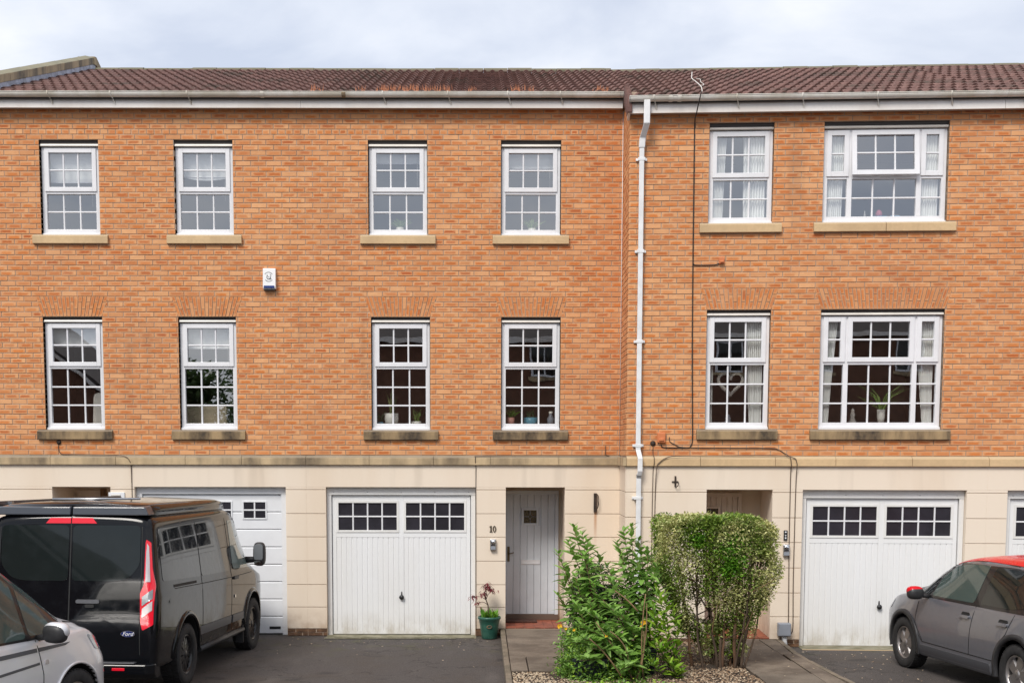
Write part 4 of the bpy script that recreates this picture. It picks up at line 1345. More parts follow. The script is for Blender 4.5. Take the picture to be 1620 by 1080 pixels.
# rusting wall lamp on no. 10 with the rust run below it; cast bracket on the right house
wl = thing('wall_lamp', 'rusty slim wall light with rust streaks running down below it', 'lamp', (1.70, -0.0125, 1.87))
mb = MB(); mb.box(-0.026, 0.02, -0.03, 0, 0.0, 0.285); mb.build('back_plate', M['rust'], wl, bevel=0.004)
mb = MB(); mb.tube([(0.024, -0.03, 0.27), (0.038, -0.055, 0.24), (0.034, -0.06, 0.19), (0.040, -0.06, 0.12), (0.030, -0.05, 0.07), (0.012, -0.03, 0.035)], [0.006, 0.008, 0.007, 0.009, 0.007, 0.005], 6); mb.build('lamp_arm', M['rust'], wl)
br = on_c('wall_bracket', 'small black wrought-iron bracket high on the cream wall of the right house', 'bracket', 0.69, -0.0125, 2.262)
mb = MB(); mb.box(-0.010, 0.012, -0.02, 0, 0.02, 0.17); mb.box(-0.046, 0.04, -0.016, 0, 0.082, 0.098)
mb.tube([(0.040, -0.01, 0.09), (0.044, -0.05, 0.07), (0.036, -0.06, 0.035), (0.022, -0.05, 0.03)], 0.006, 6)
mb.tube([(0.0, -0.01, 0.03), (0.010, -0.04, 0.005), (0.03, -0.05, 0.03)], 0.005, 6)
mb.build('iron', M['rust'], br)
# louvred intercom panel near the left porch
lv = thing('meter_vent', 'pale grey louvred plate on the cream wall behind the van roof', 'vent', (-5.455, -0.0125, 1.90))
mb = MB(); mb.box(-0.12, 0.12, -0.02, 0, 0, 0.26); mb.build('plate', M['sect_white'], lv, bevel=0.004)
for i in range(4):
    mb = MB(); mb.box(-0.075, 0.06, -0.032, -0.0205, 0.035+i*0.055, 0.065+i*0.055); mb.build('louvre', M['upvc_bar'], lv, bevel=0.003)
mbx = on_c('meter_box', 'grey gas meter box low on the wall beside the right garage', 'meter box', 2.252, -0.0125, 0.172)
mb = MB(); mb.box(-0.088, 0.088, -0.12, 0, 0, 0.185); mb.build('cabinet', M['grey_box'], mbx, bevel=0.01)
mb = MB(); mb.box(-0.078, 0.078, -0.127, -0.1205, 0.012, 0.172); mb.build('lid', M['grey_box'], mbx, bevel=0.006)
mb = MB(); mb.tube([(0.0, -0.05, 0.005), (0.012, -0.05, -0.08), (0.03, -0.05, -0.17)], 0.034, 10); mb.build('pipe', M['pipe'], mbx)

# twisted white aerial wire on the right roof
aw = cable(None, 'aerial_wire', [wc(0.94, -0.32, 7.62), wc(0.94, -0.2, 7.72), wc(0.90, 0.05, 7.86), wc(0.86, 0.2, 7.95), wc(0.88, 0.4, 8.05), wc(0.90, 0.55, 8.14)], 0.0065, 'upvc_bar')
tag(aw, 'frayed white aerial wire lying on the roof above the black cable', 'wire')
aw2 = cable(None, 'aerial_wire', [wc(0.95, -0.15, 7.75), wc(1.0, -0.02, 7.80), wc(0.97, 0.12, 7.88), wc(0.98, 0.25, 7.95), wc(0.93, 0.33, 7.99)], 0.005, 'upvc_bar')
aw2.parent = aw; aw2.name = 'strand'
dm_ = thing('doormat', 'dark brown coir doormat in front of the grey front door', 'doormat', (0.62, 0.60, 0.1325))
mb = MB(); mb.box(-0.25, 0.24, -0.14, 0.14, 0, 0.025); mb.build('mat', M['mat_brown'], dm_, bevel=0.006)

# ------------------------------------------------------------------ ground
def structure(o):
    o['kind'] = 'structure'
    return o
gb = MB(); yb_ = [-300, -8.3, -0.8, 300]
for y in yb_:
    gb.v += [(-300, y, gz(y)-0.004), (300, y, gz(y)-0.004)]
for i in range(3):
    gb.f.append((i*2, i*2+1, i*2+3, i*2+2)); gb.mi.append(0); gb.sm.append(False)
structure(gb.build('ground', M['asphalt']))

def slabs(name, quads, z, thick=0.05, gap=0.006, mat='paving'):
    """quads: four plan corners each; joints left open over a mortar bed"""
    bed = MB()
    xs = [p[0] for q_ in quads for p in q_]; ys = [p[1] for q_ in quads for p in q_]
    for q_ in quads:
        bed.prism_z([(x, y) for x, y in q_], 0.0, z-0.014+0.6*gz(sum(p[1] for p in q_)/4))
    root = structure(bed.build(name, M['soil']))
    for q_ in quads:
        c = Vector((sum(p[0] for p in q_)/len(q_), sum(p[1] for p in q_)/len(q_)))
        pts = []
        for p in q_:
            d = Vector(p)-c
            pts.append(tuple(c+d*(1-gap*1.6/d.length)))
        mb = MB(); mb.prism_z([(x-c.x, y-c.y) for x, y in pts], -thick, 0)
        o = mb.build('paving_slab', M[mat], root, bevel=0.005)
        o.location = (c.x, c.y, z+gz(c.y)*0.6+rng.uniform(-.003, .003))
        o.rotation_euler = (rng.uniform(-.004, .004), rng.uniform(-.004, .004), 0)
    return root

def rect(x0, x1, y0, y1):
    return [(x0, y0), (x1, y0), (x1, y1), (x0, y1)]
qs = [rect(0.36, 0.80, -0.98, -0.03), rect(0.81, 1.26, -0.98, -0.03)]
qs = [rect(0.36, 1.26, -1.00, -0.03), rect(0.36, 1.26, -2.57, -1.01), rect(0.36, 0.565, -3.62, -2.58), rect(0.575, 1.26, -3.62, -2.58)]
slabs('path', qs, 0.108)
# edging along the drive: concrete pin kerbs
kb = MB(); kb.box(0.285, 0.352, -4.6, -0.02, 0, 0.06); k_ = structure(kb.build('kerb', M['soil']))
y = -0.02
while y > -4.6:
    mb = MB(); mb.box(0.282, 0.354, y-0.60, y-0.006, 0.02, 0.121+0.6*gz(y)+rng.uniform(-.006, .006)); mb.build('kerb_stone', M['kerb'], k_, bevel=0.012)
    y -= 0.61
# right path, running out towards the road
qs = []
xl, xr = 3.26, 3.955
ys_ = [-0.93, -1.9, -2.85, -3.8, -4.8]
for y1, y0 in zip(ys_[:-1], ys_[1:]):
    qs.append([(xl, y0+.005), (xr, y0+.005), (xr+0.0, y1-.005), (xl, y1-.005)])
qs.append([(3.962, -2.35), (4.12, -2.35), (4.20, -0.95), (3.962, -0.95)])
qs.append([(3.962, -4.8), (4.20, -4.8), (4.12, -2.36), (3.962, -2.36)])
slabs('path', qs, 0.10)
kb = MB(); kb.prism_z([(4.135, -4.8), (4.30, -4.8), (4.19, -2.35), (4.27, -0.93), (4.21, -0.93), (4.125, -2.35)], 0, 0.05); k2 = structure(kb.build('kerb', M['soil']))
pl = [(4.235, -0.94), (4.19, -1.6), (4.15, -2.3), (4.155, -2.9), (4.185, -3.5), (4.22, -4.1), (4.26, -4.7)]
for p, q_ in zip(pl[:-1], pl[1:]):
    mb = MB(); mb.prism_z([(p[0]-.027, p[1]-.004), (p[0]+.037, p[1]-.004), (q_[0]+.037, q_[1]+.004), (q_[0]-.027, q_[1]+.004)][::-1], 0.0, 0.112+0.6*gz(p[1])+rng.uniform(-.005, .005)); mb.build('kerb_stone', M['kerb'], k2, bevel=0.012)
# thresholds in front of the garages, slotted drain at no. 10
mb = MB(); mb.box(-2.33, -0.08, -0.20, 0.30, -0.02, 0.004); structure(mb.build('threshold_strip', M['conc_strip']))
mb = MB(); mb.prism_z([tuple(wc(2.47, -0.26, 0))[:2], tuple(wc(4.76, -0.26, 0))[:2], tuple(wc(4.76, 0.3, 0))[:2], tuple(wc(2.47, 0.3, 0))[:2]], -0.02, 0.012); structure(mb.build('threshold_strip', M['conc_strip']))
mb = MB(); mb.prism_z([tuple(wc(2.47, -0.285, 0))[:2], tuple(wc(4.76, -0.285, 0))[:2], tuple(wc(4.76, -0.261, 0))[:2], tuple(wc(2.47, -0.261, 0))[:2]], -0.02, 0.014); structure(mb.build('joint_strip', M['stone_light']))
dr = thing('channel_drain', 'slotted drain channel along the foot of the number 10 garage door', 'drain', (-1.3, -0.255, 0.0))
mb = MB(); mb.box(-1.04, 0.92, -0.055, 0.055, -0.02, 0.003); mb.build('channel', M['rubber'], dr)
mb = MB()
for i in range(92):
    x = -1.04+i*0.0213
    mb.box(x, x+0.0095, -0.05, 0.05, 0.0032, 0.009)
mb.box(-1.04, 0.92, -0.056, -0.047, 0.0032, 0.0095); mb.box(-1.04, 0.92, 0.047, 0.056, 0.0032, 0.0095)
mb.build('grate', M['conc_strip'], dr)

# planting bed: soil, then bark and gravel scattered over it
bed = MB()
nx, ny = 24, 34
for i in range(nx+1):
    for j in range(ny+1):
        x, y = 0.36+(3.255-0.36)*i/nx, -4.9+(4.0)*j/ny
        bed.v.append((x, y, 0.055+gz(y)*0.9+0.02*math.sin(x*5)*math.cos(y*4)+rng.uniform(-.006, .006)))
for i in range(nx):
    for j in range(ny):
        x, y = 0.36+(3.255-0.36)*(i+.5)/nx, -4.9+4.0*(j+.5)/ny
        if x < 1.262 and y > -3.63:
            continue
        a = i*(ny+1)+j
        bed.f.append((a, a+ny+1, a+ny+2, a+1)); bed.mi.append(0); bed.sm.append(True)
structure(bed.build('planting_bed', M['soil']))
mt, t, b = newmat('gravel'); M['gravel'] = mt
at = t.nodes.new('ShaderNodeAttribute'); at.attribute_name = 'lc'
s = t.nodes.new('ShaderNodeSeparateColor'); L(t, at.outputs['Color'], s.inputs[0])
L(t, mixc(t, s.outputs[0], mixc(t, s.outputs[1], (0.10, 0.055, 0.03), (0.24, 0.15, 0.085)), (0.52, 0.42, 0.30)), b.inputs['Base Color']); b.inputs['Roughness'].default_value = 0.85
gr = MB(); cols = []
gr_r = random.Random(8)
def stone(x, y, z, s_, light):
    o = len(gr.v)
    a = gr_r.random()*6.3
    pts = []
    for k in range(5):
        w = a+k*1.257
        pts.append((x+math.cos(w)*s_*gr_r.uniform(.7, 1.2), y+math.sin(w)*s_*gr_r.uniform(.6, 1.0), z+gr_r.uniform(-.2, .1)*s_))
    pts.append((x+gr_r.uniform(-.3, .3)*s_, y, z+s_*gr_r.uniform(.5, .9)))
    gr.add(pts, [(k, (k+1) % 5, 5) for k in range(5)])
    c = (light, gr_r.random(), 0, 1)
    cols.extend([c]*6)
for i in range(9000):
    x, y = gr_r.uniform(0.37, 3.25), gr_r.uniform(-4.9, -1.0)
    if x < 1.27 and y > -3.64:
        continue
    front = y < -3.3
    li = gr_r.random()
    p_light = 0.75 if (x < 1.4 and front) else 0.22
    stone(x, y, 0.066+0.9*gz(y), gr_r.uniform(.008, .02), (gr_r.uniform(.5, 1) if li < p_light else gr_r.uniform(0, .25)))
gr.attr = ('lc', cols)
tag(gr.build('gravel', M['gravel'], kind='stuff'), 'bark chips and pale gravel scattered over the planting bed', 'gravel')

# fallen petals and leaf litter on the drive
lt = MB(); cols = []
for i in range(230):
    which = gr_r.random()
    if which < 0.45:
        x, y = gr_r.uniform(4.2, 5.6), gr_r.uniform(-4.2, -1.4)
    elif which < 0.8:
        x, y = gr_r.uniform(-3.0, 0.25), -0.12-abs(gr_r.gauss(0, .9))
    else:
        x, y = gr_r.uniform(3.3, 4.1), gr_r.uniform(-4.1, -1.0)
    z = 0.118+0.6*gz(y) if (3.26 < x < 4.12) else 0.004+gz(y)
    s_ = gr_r.uniform(.006, .022); a = gr_r.random()*6.3
    lt.add([(x+math.cos(a+k*PI/2)*s_*(1 if k % 2 else .55), y+math.sin(a+k*PI/2)*s_*(1 if k % 2 else .55), z+gr_r.uniform(0, .01)) for k in range(4)], [(0, 1, 2, 3)])
    c = (gr_r.uniform(0.2, 1.0), gr_r.random(), 0, 1); cols.extend([c]*4)
lt.attr = ('lc', cols)
tag(lt.build('leaf_litter', M['gravel'], kind='stuff'), 'fallen petals and dead leaves on the drive', 'leaf litter')

# ------------------------------------------------------------------ plants
PR = random.Random(21)
def leaf_shape(l, w, droop, fold=0.25, n=4):
    """lanceolate leaf along +y from the origin, folded on the midrib"""
    vs, fs = [], []
    for i in range(n+1):
        t_ = i/n
        ww = w*(math.sin(PI*min(1, t_*0.93+0.07))**0.8)*(1-0.25*t_) if 0 < i < n else (0.12*w if i == 0 else 0.0)
        y = l*t_; z = -droop*l*t_*t_
        vs += [(-ww/2, y, z+fold*ww/2), (0, y, z), (ww/2, y, z+fold*ww/2)]
    for i in range(n):
        a = i*3
        fs += [(a, a+1, a+4, a+3), (a+1, a+2, a+5, a+4)]
    return vs, fs
def leaf_set(n, l, w, droop, mat, r, fold=0.25):
    res = []
    for i in range(n):
        vs, fs = leaf_shape(l*r.uniform(.85, 1.15), w*r.uniform(.85, 1.15), droop*r.uniform(.4, 1.5), fold)
        mb = MB(); mb.add(vs, fs, 0, True)
        c = (r.random(), r.random()**1.4*0.9, 0, 1)
        mb.attr = ('lc', [c]*len(vs))
        res.append((mb.mesh('leaf', mat), vs, fs, c))
    return res
def orient(loc, d, tilt, r, scale=1.0):
    """leaf pointing along horizontal heading d, raised by tilt"""
    mt_ = Matrix.Translation(loc) @ Matrix.Rotation(d, 4, 'Z') @ Matrix.Rotation(tilt, 4, 'X') @ Matrix.Rotation(r.uniform(-.5, .5), 4, 'Y') @ Matrix.Scale(scale, 4)
    return mt_
class Foliage:
    """up to 300 leaves as single parts, the nearest first; the rest joined"""
    def __init__(s): s.items = []
    def add(s, leaf, mtx): s.items.append((leaf, mtx))
    def emit(s, parent, mat, limit=300):
        inv = parent.matrix_basis.inverted()
        s.items.sort(key=lambda it: (it[1].translation-Vector((0.4, -18, 2.79))).length)
        for lf, mtx in s.items[:limit]:
            o = bpy.data.objects.new('leaf', lf[0]); COL.objects.link(o); o.parent = parent; o.matrix_basis = inv @ mtx
        if len(s.items) > limit:
            mb = MB(); cols = []
            for lf, mtx in s.items[limit:]:
                q_ = inv @ mtx
                mb.add([q_ @ Vector(v_) for v_ in lf[1]], lf[2], 0, True); cols += [lf[3]]*len(lf[1])
            mb.attr = ('lc', cols)
            mb.build('foliage', mat, parent, kind='stuff')
def curve_pts(a, b_, bend, n=8):
    a, b_ = Vector(a), Vector(b_); bend = Vector(bend)
    return [a.lerp(b_, i/n)+bend*math.sin(PI*i/n) for i in range(n+1)]
def at(px, py, Y):
    """place in the world for a measured spot at a known distance from the wall"""
    s_ = 1909/(18+Y)
    return Vector(((px-762)/s_, Y, 2.79-(py-712)/s_))

# tall opposite-leaved shrub by the front door
ts = thing('shrub', 'tall leafy shrub with long pointed green leaves between the front door and the downpipe', 'shrub', (1.75, -3.6, 0.06))
FO = Foliage()
LS = leaf_set(10, 0.185, 0.076, 0.32, M['leaf_tall'], PR)
tips = [(900, 850, -3.25, 9), (925, 870, -3.6, 9), (890, 915, -3.3, 8), (983, 868, -3.3, 9), (1018, 882, -3.3, 9), (1000, 900, -3.65, 9), (935, 945, -3.85, 8), (912, 950, -3.8, 8), (1015, 940, -3.85, 8), (884, 868, -3.5, 7), (908, 826, -3.4, 10), (922, 838, -3.55, 9), (930, 850, -3.3, 8), (896, 892, -3.45, 8), (912, 905, -3.6, 8), (947, 868, -3.3, 6), (962, 888, -3.5, 7),
        (988, 832, -3.5, 10), (1000, 826, -3.45, 11), (978, 850, -3.6, 9), (1012, 848, -3.4, 8), (1026, 862, -3.5, 7), (1040, 890, -3.6, 6), (1008, 872, -3.7, 9), (968, 912, -3.8, 8), (990, 935, -3.8, 8),
        (940, 915, -3.7, 7), (1025, 905, -3.7, 6), (884, 935, -3.5, 7), (1046, 915, -3.5, 5), (955, 940, -3.9, 7)]
low = [(920, 1040, -4.5, 8), (980, 1030, -4.4, 8), (985, 1055, -4.5, 7), (932, 962, -4.2, 7), (915, 985, -4.3, 8), (948, 985, -4.25, 8), (925, 1005, -4.35, 9), (985, 965, -4.1, 7), (1000, 985, -4.1, 7), (965, 1000, -4.3, 6), (938, 1020, -4.4, 7), (970, 955, -4.0, 7), (905, 1010, -4.3, 6)]
stems = MB()
for k, (px, py, Y, nl) in enumerate(tips+low):
    tip = at(px, py+8, Y)
    left = px < 955
    base = Vector((1.42 if left else 1.98, -3.55, 0.06)) + Vector((PR.uniform(-.09, .09), PR.uniform(-.15, .15), 0))
    if k >= len(tips):
        base = Vector((1.9+PR.uniform(-.1, .1), -3.75, 0.06))
    pts = curve_pts(base, tip, (PR.uniform(-.04, .04)+(0.06 if left else 0.03), PR.uniform(-.05, .05), 0.10 if k >= len(tips) else 0.0))
    stems.tube(pts, [0.013*(1-0.75*i/8) for i in range(9)], 6)
    tot = (pts[-1]-pts[0]).length
    h0 = PR.uniform(0, 6.3)
    step = 0.056
    for j in range(nl*2):
        f_ = 1-(j*step)/tot
        if f_ < 0.25:
            break
        i = min(7, int(f_*8)); p = pts[i].lerp(pts[i+1], f_*8-i)
        for s_ in (0, 1, 0.5):
            hd = h0+j*PI/2*1.06+s_*PI+PR.uniform(-.35, .35)
            tl = (0.95-0.10*j) if j < 5 else PR.uniform(-0.25, 0.4)
            sz = (0.55+0.13*j) if j < 4 else PR.uniform(.8, 1.15)
            if PR.random() < (0.10 if j < 7 else 0.38):
                continue
            FO.add(PR.choice(LS), orient(p, hd, tl, PR, sz))
FO.emit(ts, M['leaf_tall'])
inv = ts.matrix_basis.inverted()
stems.v = [tuple(inv @ Vector(v_)) for v_ in stems.v]
stems.build('stem', M['bark'], ts)
bare = MB()
for a, b_, bd in (((1005, 1078, -4.2), (945, 985, -4.3), (0.05, 0, -0.05)), ((1010, 1080, -4.2), (1022, 1000, -4.2), (0.04, 0, 0)), ((1000, 1070, -4.2), (968, 1000, -4.35), (0.06, 0, 0.06)), ((1022, 1080, -4.1), (1024, 940, -4.1), (-.03, 0, 0)), ((990, 1078, -4.3), (935, 1012, -4.4), (0.0, 0, 0.04)), ((1012, 968, -4.0), (975, 935, -4.0), (0, 0, 0.02)), ((1016, 1060, -4.1), (1026, 955, -4.05), (0.03, 0, 0))):
    bare.tube([inv @ p for p in curve_pts(at(*a), at(*b_), bd)], [0.011*(1-.5*i/8) for i in range(9)], 6)
bare.build('bare_stem', M['twig'], ts)

# small-leaved mass helper: leaves scattered through a lumpy volume
def mass(name, parent, mat, n, sample, size, r, colour, kind='stuff', curl=0.25, aspect=0.5):
    mb = MB(); cols = []
    inv = parent.matrix_basis.inverted() if parent else Matrix()
    k = 0
    while k < n:
        p = sample(r)
        if p is None:
            k += 0.2
            continue
        s_ = size*r.uniform(.65, 1.3)
        m3 = Matrix.Rotation(r.uniform(0, 6.3), 3, 'Z') @ Matrix.Rotation(r.uniform(-.5, 1.2), 3, 'X') @ Matrix.Rotation(r.uniform(-.7, .7), 3, 'Y')
        w = s_*aspect
        vs = [Vector((0, 0, 0)), Vector((w/2, s_*.45, curl*w)), Vector((0, s_, -curl*s_*.5)), Vector((-w/2, s_*.45, curl*w))]
        mb.add([inv @ (p+m3 @ v_) for v_ in vs], [(0, 1, 2), (0, 2, 3)], 0, True)
        cols += [colour(p, r)]*4
        k += 1
    mb.attr = ('lc', cols)
    return mb.build(name, mat, parent, **({'kind': kind} if kind == 'stuff' else {}))

def vnoise(p, f, seed=0):
    from mathutils import noise as nz_
    return nz_.noise(Vector((p[0]*f+seed*7.1, p[1]*f, p[2]*f)))

cn = thing('bush', 'dense dark green fine-leaved bush behind the tall leafy shrub', 'bush', (1.46, -2.7, 0.06))
def s_con(r):
    p = Vector((r.gauss(0, 1), r.gauss(0, 1), r.gauss(0, 1))).normalized()*r.uniform(.25, 1.0)
    q_ = Vector((1.47+p.x*0.40, -2.7+p.y*0.38, 0.72+p.z*0.66))
    if vnoise(q_, 5) < -0.35: return None
    return q_
mass('foliage', cn, M['leaf_dark'], 11000, s_con, 0.045, PR, lambda p, r: (r.random()*0.8+0.2*vnoise(p, 6), 0, 0, 1))
mb = MB(); inv = cn.matrix_basis.inverted()
for i in range(7):
    mb.tube([inv @ p for p in curve_pts((1.46+PR.uniform(-.05, .05), -2.7+PR.uniform(-.05, .05), 0.05), (1.46+PR.uniform(-.3, .3), -2.7+PR.uniform(-.3, .3), PR.uniform(.8, 1.2)), (0, 0, 0))], [0.012*(1-.8*i_/8) for i_ in range(9)], 5)
mb.build('stem', M['bark_dark'], cn)

# lime shrub in front of the hedge
lm_ = thing('shrub', 'small lime-green shrub with upright leaves at the foot of the hedge', 'shrub', (2.25, -3.9, 0.06))
FO = Foliage(); LL = leaf_set(8, 0.135, 0.056, 0.12, M['leaf_lime'], PR)
stems = MB(); inv = lm_.matrix_basis.inverted()
for px, py, Y, nl in ((1042, 925, -3.9, 9), (1056, 935, -3.85, 10), (1036, 952, -4.0, 9), (1068, 955, -3.8, 9), (1050, 968, -4.0, 9), (1078, 985, -3.85, 8), (1032, 990, -4.1, 8), (1060, 1000, -4.1, 8), (1045, 1015, -4.2, 8), (1080, 1035, -4.0, 7), (1035, 1045, -4.3, 7), (1062, 1042, -4.25, 8), (1085, 1060, -4.1, 6), (1040, 975, -3.9, 8), (1070, 1015, -4.0, 8)):
    tip = at(px, py+6, Y); base = Vector((2.28+PR.uniform(-.08, .08), -3.9+PR.uniform(-.1, .1), 0.06))
    pts = curve_pts(base, tip, (PR.uniform(-.03, .03), PR.uniform(-.03, .03), 0))
    stems.tube([inv @ p for p in pts], [0.008*(1-.7*i/8) for i in range(9)], 5)
    tot = max(0.1, (pts[-1]-pts[0]).length); h0 = PR.uniform(0, 6)
    for j in range(nl*2):
        f_ = 1-j*0.026/tot
        if f_ < 0.12: break
        i = min(7, int(f_*8)); p = pts[i].lerp(pts[i+1], f_*8-i)
        FO.add(PR.choice(LL), orient(p, h0+j*2.4, 1.1-0.06*j if j < 10 else PR.uniform(.1, .6), PR, 0.6+min(.5, .07*j)))
FO.emit(lm_, M['leaf_lime'])
stems.build('stem', M['bark_dark'], lm_)

# clipped variegated hedge on bare brown stems
hd = thing('hedge', 'clipped variegated hedge on bare brown stems in front of the right porch', 'hedge', (2.95, -3.1, 0.06))
def hedge_env(z):
    """half extents in x at height z, as the outline shows: broad top, pinched towards the stems"""
    t_ = max(0.0, min(1.0, (z-0.45)/1.5))
    xl_ = (2.52-0.37*min(1, t_*1.6)**0.8 if z < 1.4 else 2.15)+0.10*vnoise((z, 0, 0), 3.4)
    xr_ = 3.30+0.33*min(1, t_*1.9)**0.7+0.10*vnoise((z, 5, 0), 3.4)
    if z > 1.72: xr_ -= 0.30*((z-1.72)/0.28)**2
    if z > 1.85: xl_ += 0.12*((z-1.85)/0.15)**2
    return xl_, xr_
def s_hedge(r):
    z = 0.22+1.78*r.random()**0.62
    xl_, xr_ = hedge_env(z)
    x = r.uniform(xl_, xr_); d = 0.42*min(1, 0.35+max(0, z-0.4)*0.9)
    y = -3.1+r.uniform(-d, d)
    # leaves crowd the clipped outer faces
    ez = (1.985+0.085*vnoise((x, y, 0), 3.6)+0.05*vnoise((x, y, 3), 11)-0.04*max(0, (x-3.2)/0.4)-z)
    if ez < 0: return None
    edge = min(x-xl_, xr_-x, abs(d-abs(y+3.1)), ez)
    if edge > 0.13 and r.random() < 0.85: return None
    p = Vector((x, y, z))
    n_ = vnoise(p, 3.2, 1)
    lim = -0.6 if z > 1.45 else (-0.42 if z > 1.0 else (-0.26 if z > 0.6 else -0.1))
    if x < 2.40 and z < 1.60: lim += 0.2
    if n_ < lim: return None
    q_ = p+Vector((0, 0, 0))
    return q_
def c_hedge(p, r):
    n_ = vnoise(p, 2.6, 3)
    va = max(0, min(1, 0.34+2.2*n_+r.uniform(-.5, .5)))
    return (r.random(), va*r.uniform(.5, 1.0), 0, 1)
mass('foliage', hd, M['leaf_varieg'], 40000, s_hedge, 0.040, PR, c_hedge, aspect=0.55)
def s_bright(r):
    c = r.choice(((2.98, -3.42, 1.62, .17), (3.10, -3.46, 1.50, .18), (3.02, -3.48, 1.36, .11), (3.18, -3.40, 1.72, .12), (2.45, -3.3, 1.9, .16), (2.9, -3.3, 1.93, .18), (3.25, -3.2, 1.92, .15), (2.62, -3.45, 1.70, .1)))
    p = Vector((r.gauss(0, 1), r.gauss(0, .5), r.gauss(0, 1)))*c[3]*0.55+Vector(c[:3])
    return p if p.z < 1.985 and p.x < 3.45 else None
mass('green_growth', hd, M['leaf_bright'], 2600, s_bright, 0.046, PR, lambda p, r: (r.random(), 0, 0, 1), aspect=0.55)
inv = hd.matrix_basis.inverted()
HB = random.Random(4)
def branch(name, pts, r0, mat):
    mb = MB(); mb.tube([inv @ p for p in pts], [r0*(1-0.7*i/(len(pts)-1)) for i in range(len(pts))], 7)
    mb.build(name, M[mat], hd)
for i in range(20):
    bx_, by_ = HB.uniform(2.62, 3.3), HB.uniform(-3.35, -2.9)
    if i < 5: bx_ = HB.uniform(3.12, 3.3)
    tx = 2.2+1.35*((bx_-2.55)/0.75)+HB.uniform(-.15, .15)
    tx = max(2.15, min(3.58, tx))
    pts = curve_pts((bx_, by_, 0.03), (tx, by_+HB.uniform(-.2, .2), HB.uniform(1.3, 1.85)), (HB.uniform(-.05, .05), HB.uniform(-.05, .05), -0.02), 10)
    pts = [p+Vector((HB.uniform(-.012, .012), HB.uniform(-.012, .012), 0)) for p in pts]
    branch('trunk', pts, HB.uniform(.014, .026), HB.choice(['bark_dark', 'bark', 'bark_dark']))
    for k in range(4):
        j = HB.randint(3, 8); p = pts[j]
        e_ = p+Vector((HB.uniform(-.35, .35), HB.uniform(-.3, .1), HB.uniform(.1, .45)))
        lo, hi = hedge_env(min(1.9, e_.z)); e_.x = max(lo, min(hi-0.03, e_.x)); e_.z = min(1.92, e_.z)
        branch('branch', curve_pts(p, e_, (HB.uniform(-.03, .03), 0, 0), 6), 0.009, HB.choice(['bark', 'twig', 'bark_dark']))

# low growth at the foot of the bed
gc = thing('ground_cover', 'mixed low greenery with yellow poppies spilling round the dark planters', 'plants', (1.3, -4.0, 0.06))
def s_low(r):
    c = r.choice(((1.02, -3.95, .22, .12, .16), (1.15, -4.1, .32, .16, .2), (1.35, -4.15, .16, .25, .1), (1.10, -3.7, .48, .14, .14), (1.6, -4.1, .22, .22, .16), (1.8, -3.9, .3, .2, .2), (1.45, -3.6, .5, .22, .2), (1.3, -4.55, .08, .3, .05), (1.75, -4.5, .08, .35, .05)))
    p = Vector((c[0]+r.gauss(0, c[3]*.6), c[1]+r.gauss(0, .1), c[2]+r.gauss(0, c[4]*.7)))
    return p if p.z > 0.05 else None
mass('foliage', gc, M['leaf_tall'], 5200, s_low, 0.05, PR, lambda p, r: (r.random()*.8, r.random()**3, 0, 1))
def s_low2(r):
    p = s_low(r)
    return p+Vector((0.02, -0.05, 0.04)) if p else None
mass('lime_foliage', gc, M['leaf_lime'], 1600, s_low2, 0.045, PR, lambda p, r: (r.random(), 0, 0, 1))
inv = gc.matrix_basis.inverted()
# strap leaves arching over the path edge
mb = MB(); cols = []
for i in range(16):
    a = PR.uniform(2.2, 3.9); l = PR.uniform(.2, .38); base = Vector((1.16, -3.75, .12))
    w = .007; pr_ = None
    for k in range(7):
        t_ = k/6
        p = base+Vector((math.cos(a)*l*t_, math.sin(a)*l*t_*0.5, .30*t_-.34*t_*t_+PR.uniform(0, .01)))
        if pr_ is not None:
            mb.add([inv @ (pr_+Vector((0, 0, w))), inv @ (pr_-Vector((0, 0, w))), inv @ (p-Vector((0, 0, w*(1-t_)))), inv @ (p+Vector((0, 0, w*(1-t_))))], [(0, 1, 2, 3)], 0, True); cols += [(.5, .6, 0, 1)]*4
        pr_ = p
mb.attr = ('lc', cols); mb.build('strap_leaf', M['leaf_tall'], gc)
for px, py, Y in ((887, 992, -3.7), (897, 996, -3.8), (910, 998, -4.0), (1018, 992, -4.1), (1021, 986, -4.05), (962, 1008, -4.3)):
    c = at(px, py, Y)
    fb = MB(); rr = 0.030 if px in (887, 1021) else 0.017
    for k in range(5):
        a = k*1.257+PR.random()
        d = Vector((math.cos(a), -.35, math.sin(a)))
        e_ = Vector((-math.sin(a), 0, math.cos(a)))
        fb.add([inv @ c, inv @ (c+d*rr*.7+e_*rr*.5), inv @ (c+d*rr*1.1), inv @ (c+d*rr*.7-e_*rr*.5)], [(0, 1, 2, 3)])
    fb.build('flower', M['petal'], gc)
    sb = MB(); sb.tube([inv @ p for p in curve_pts(c, (c.x+.02, c.y+.05, .1), (0.02, 0, 0), 5)], .003, 4); sb.build('flower_stem', M['leaf_tall'], gc)

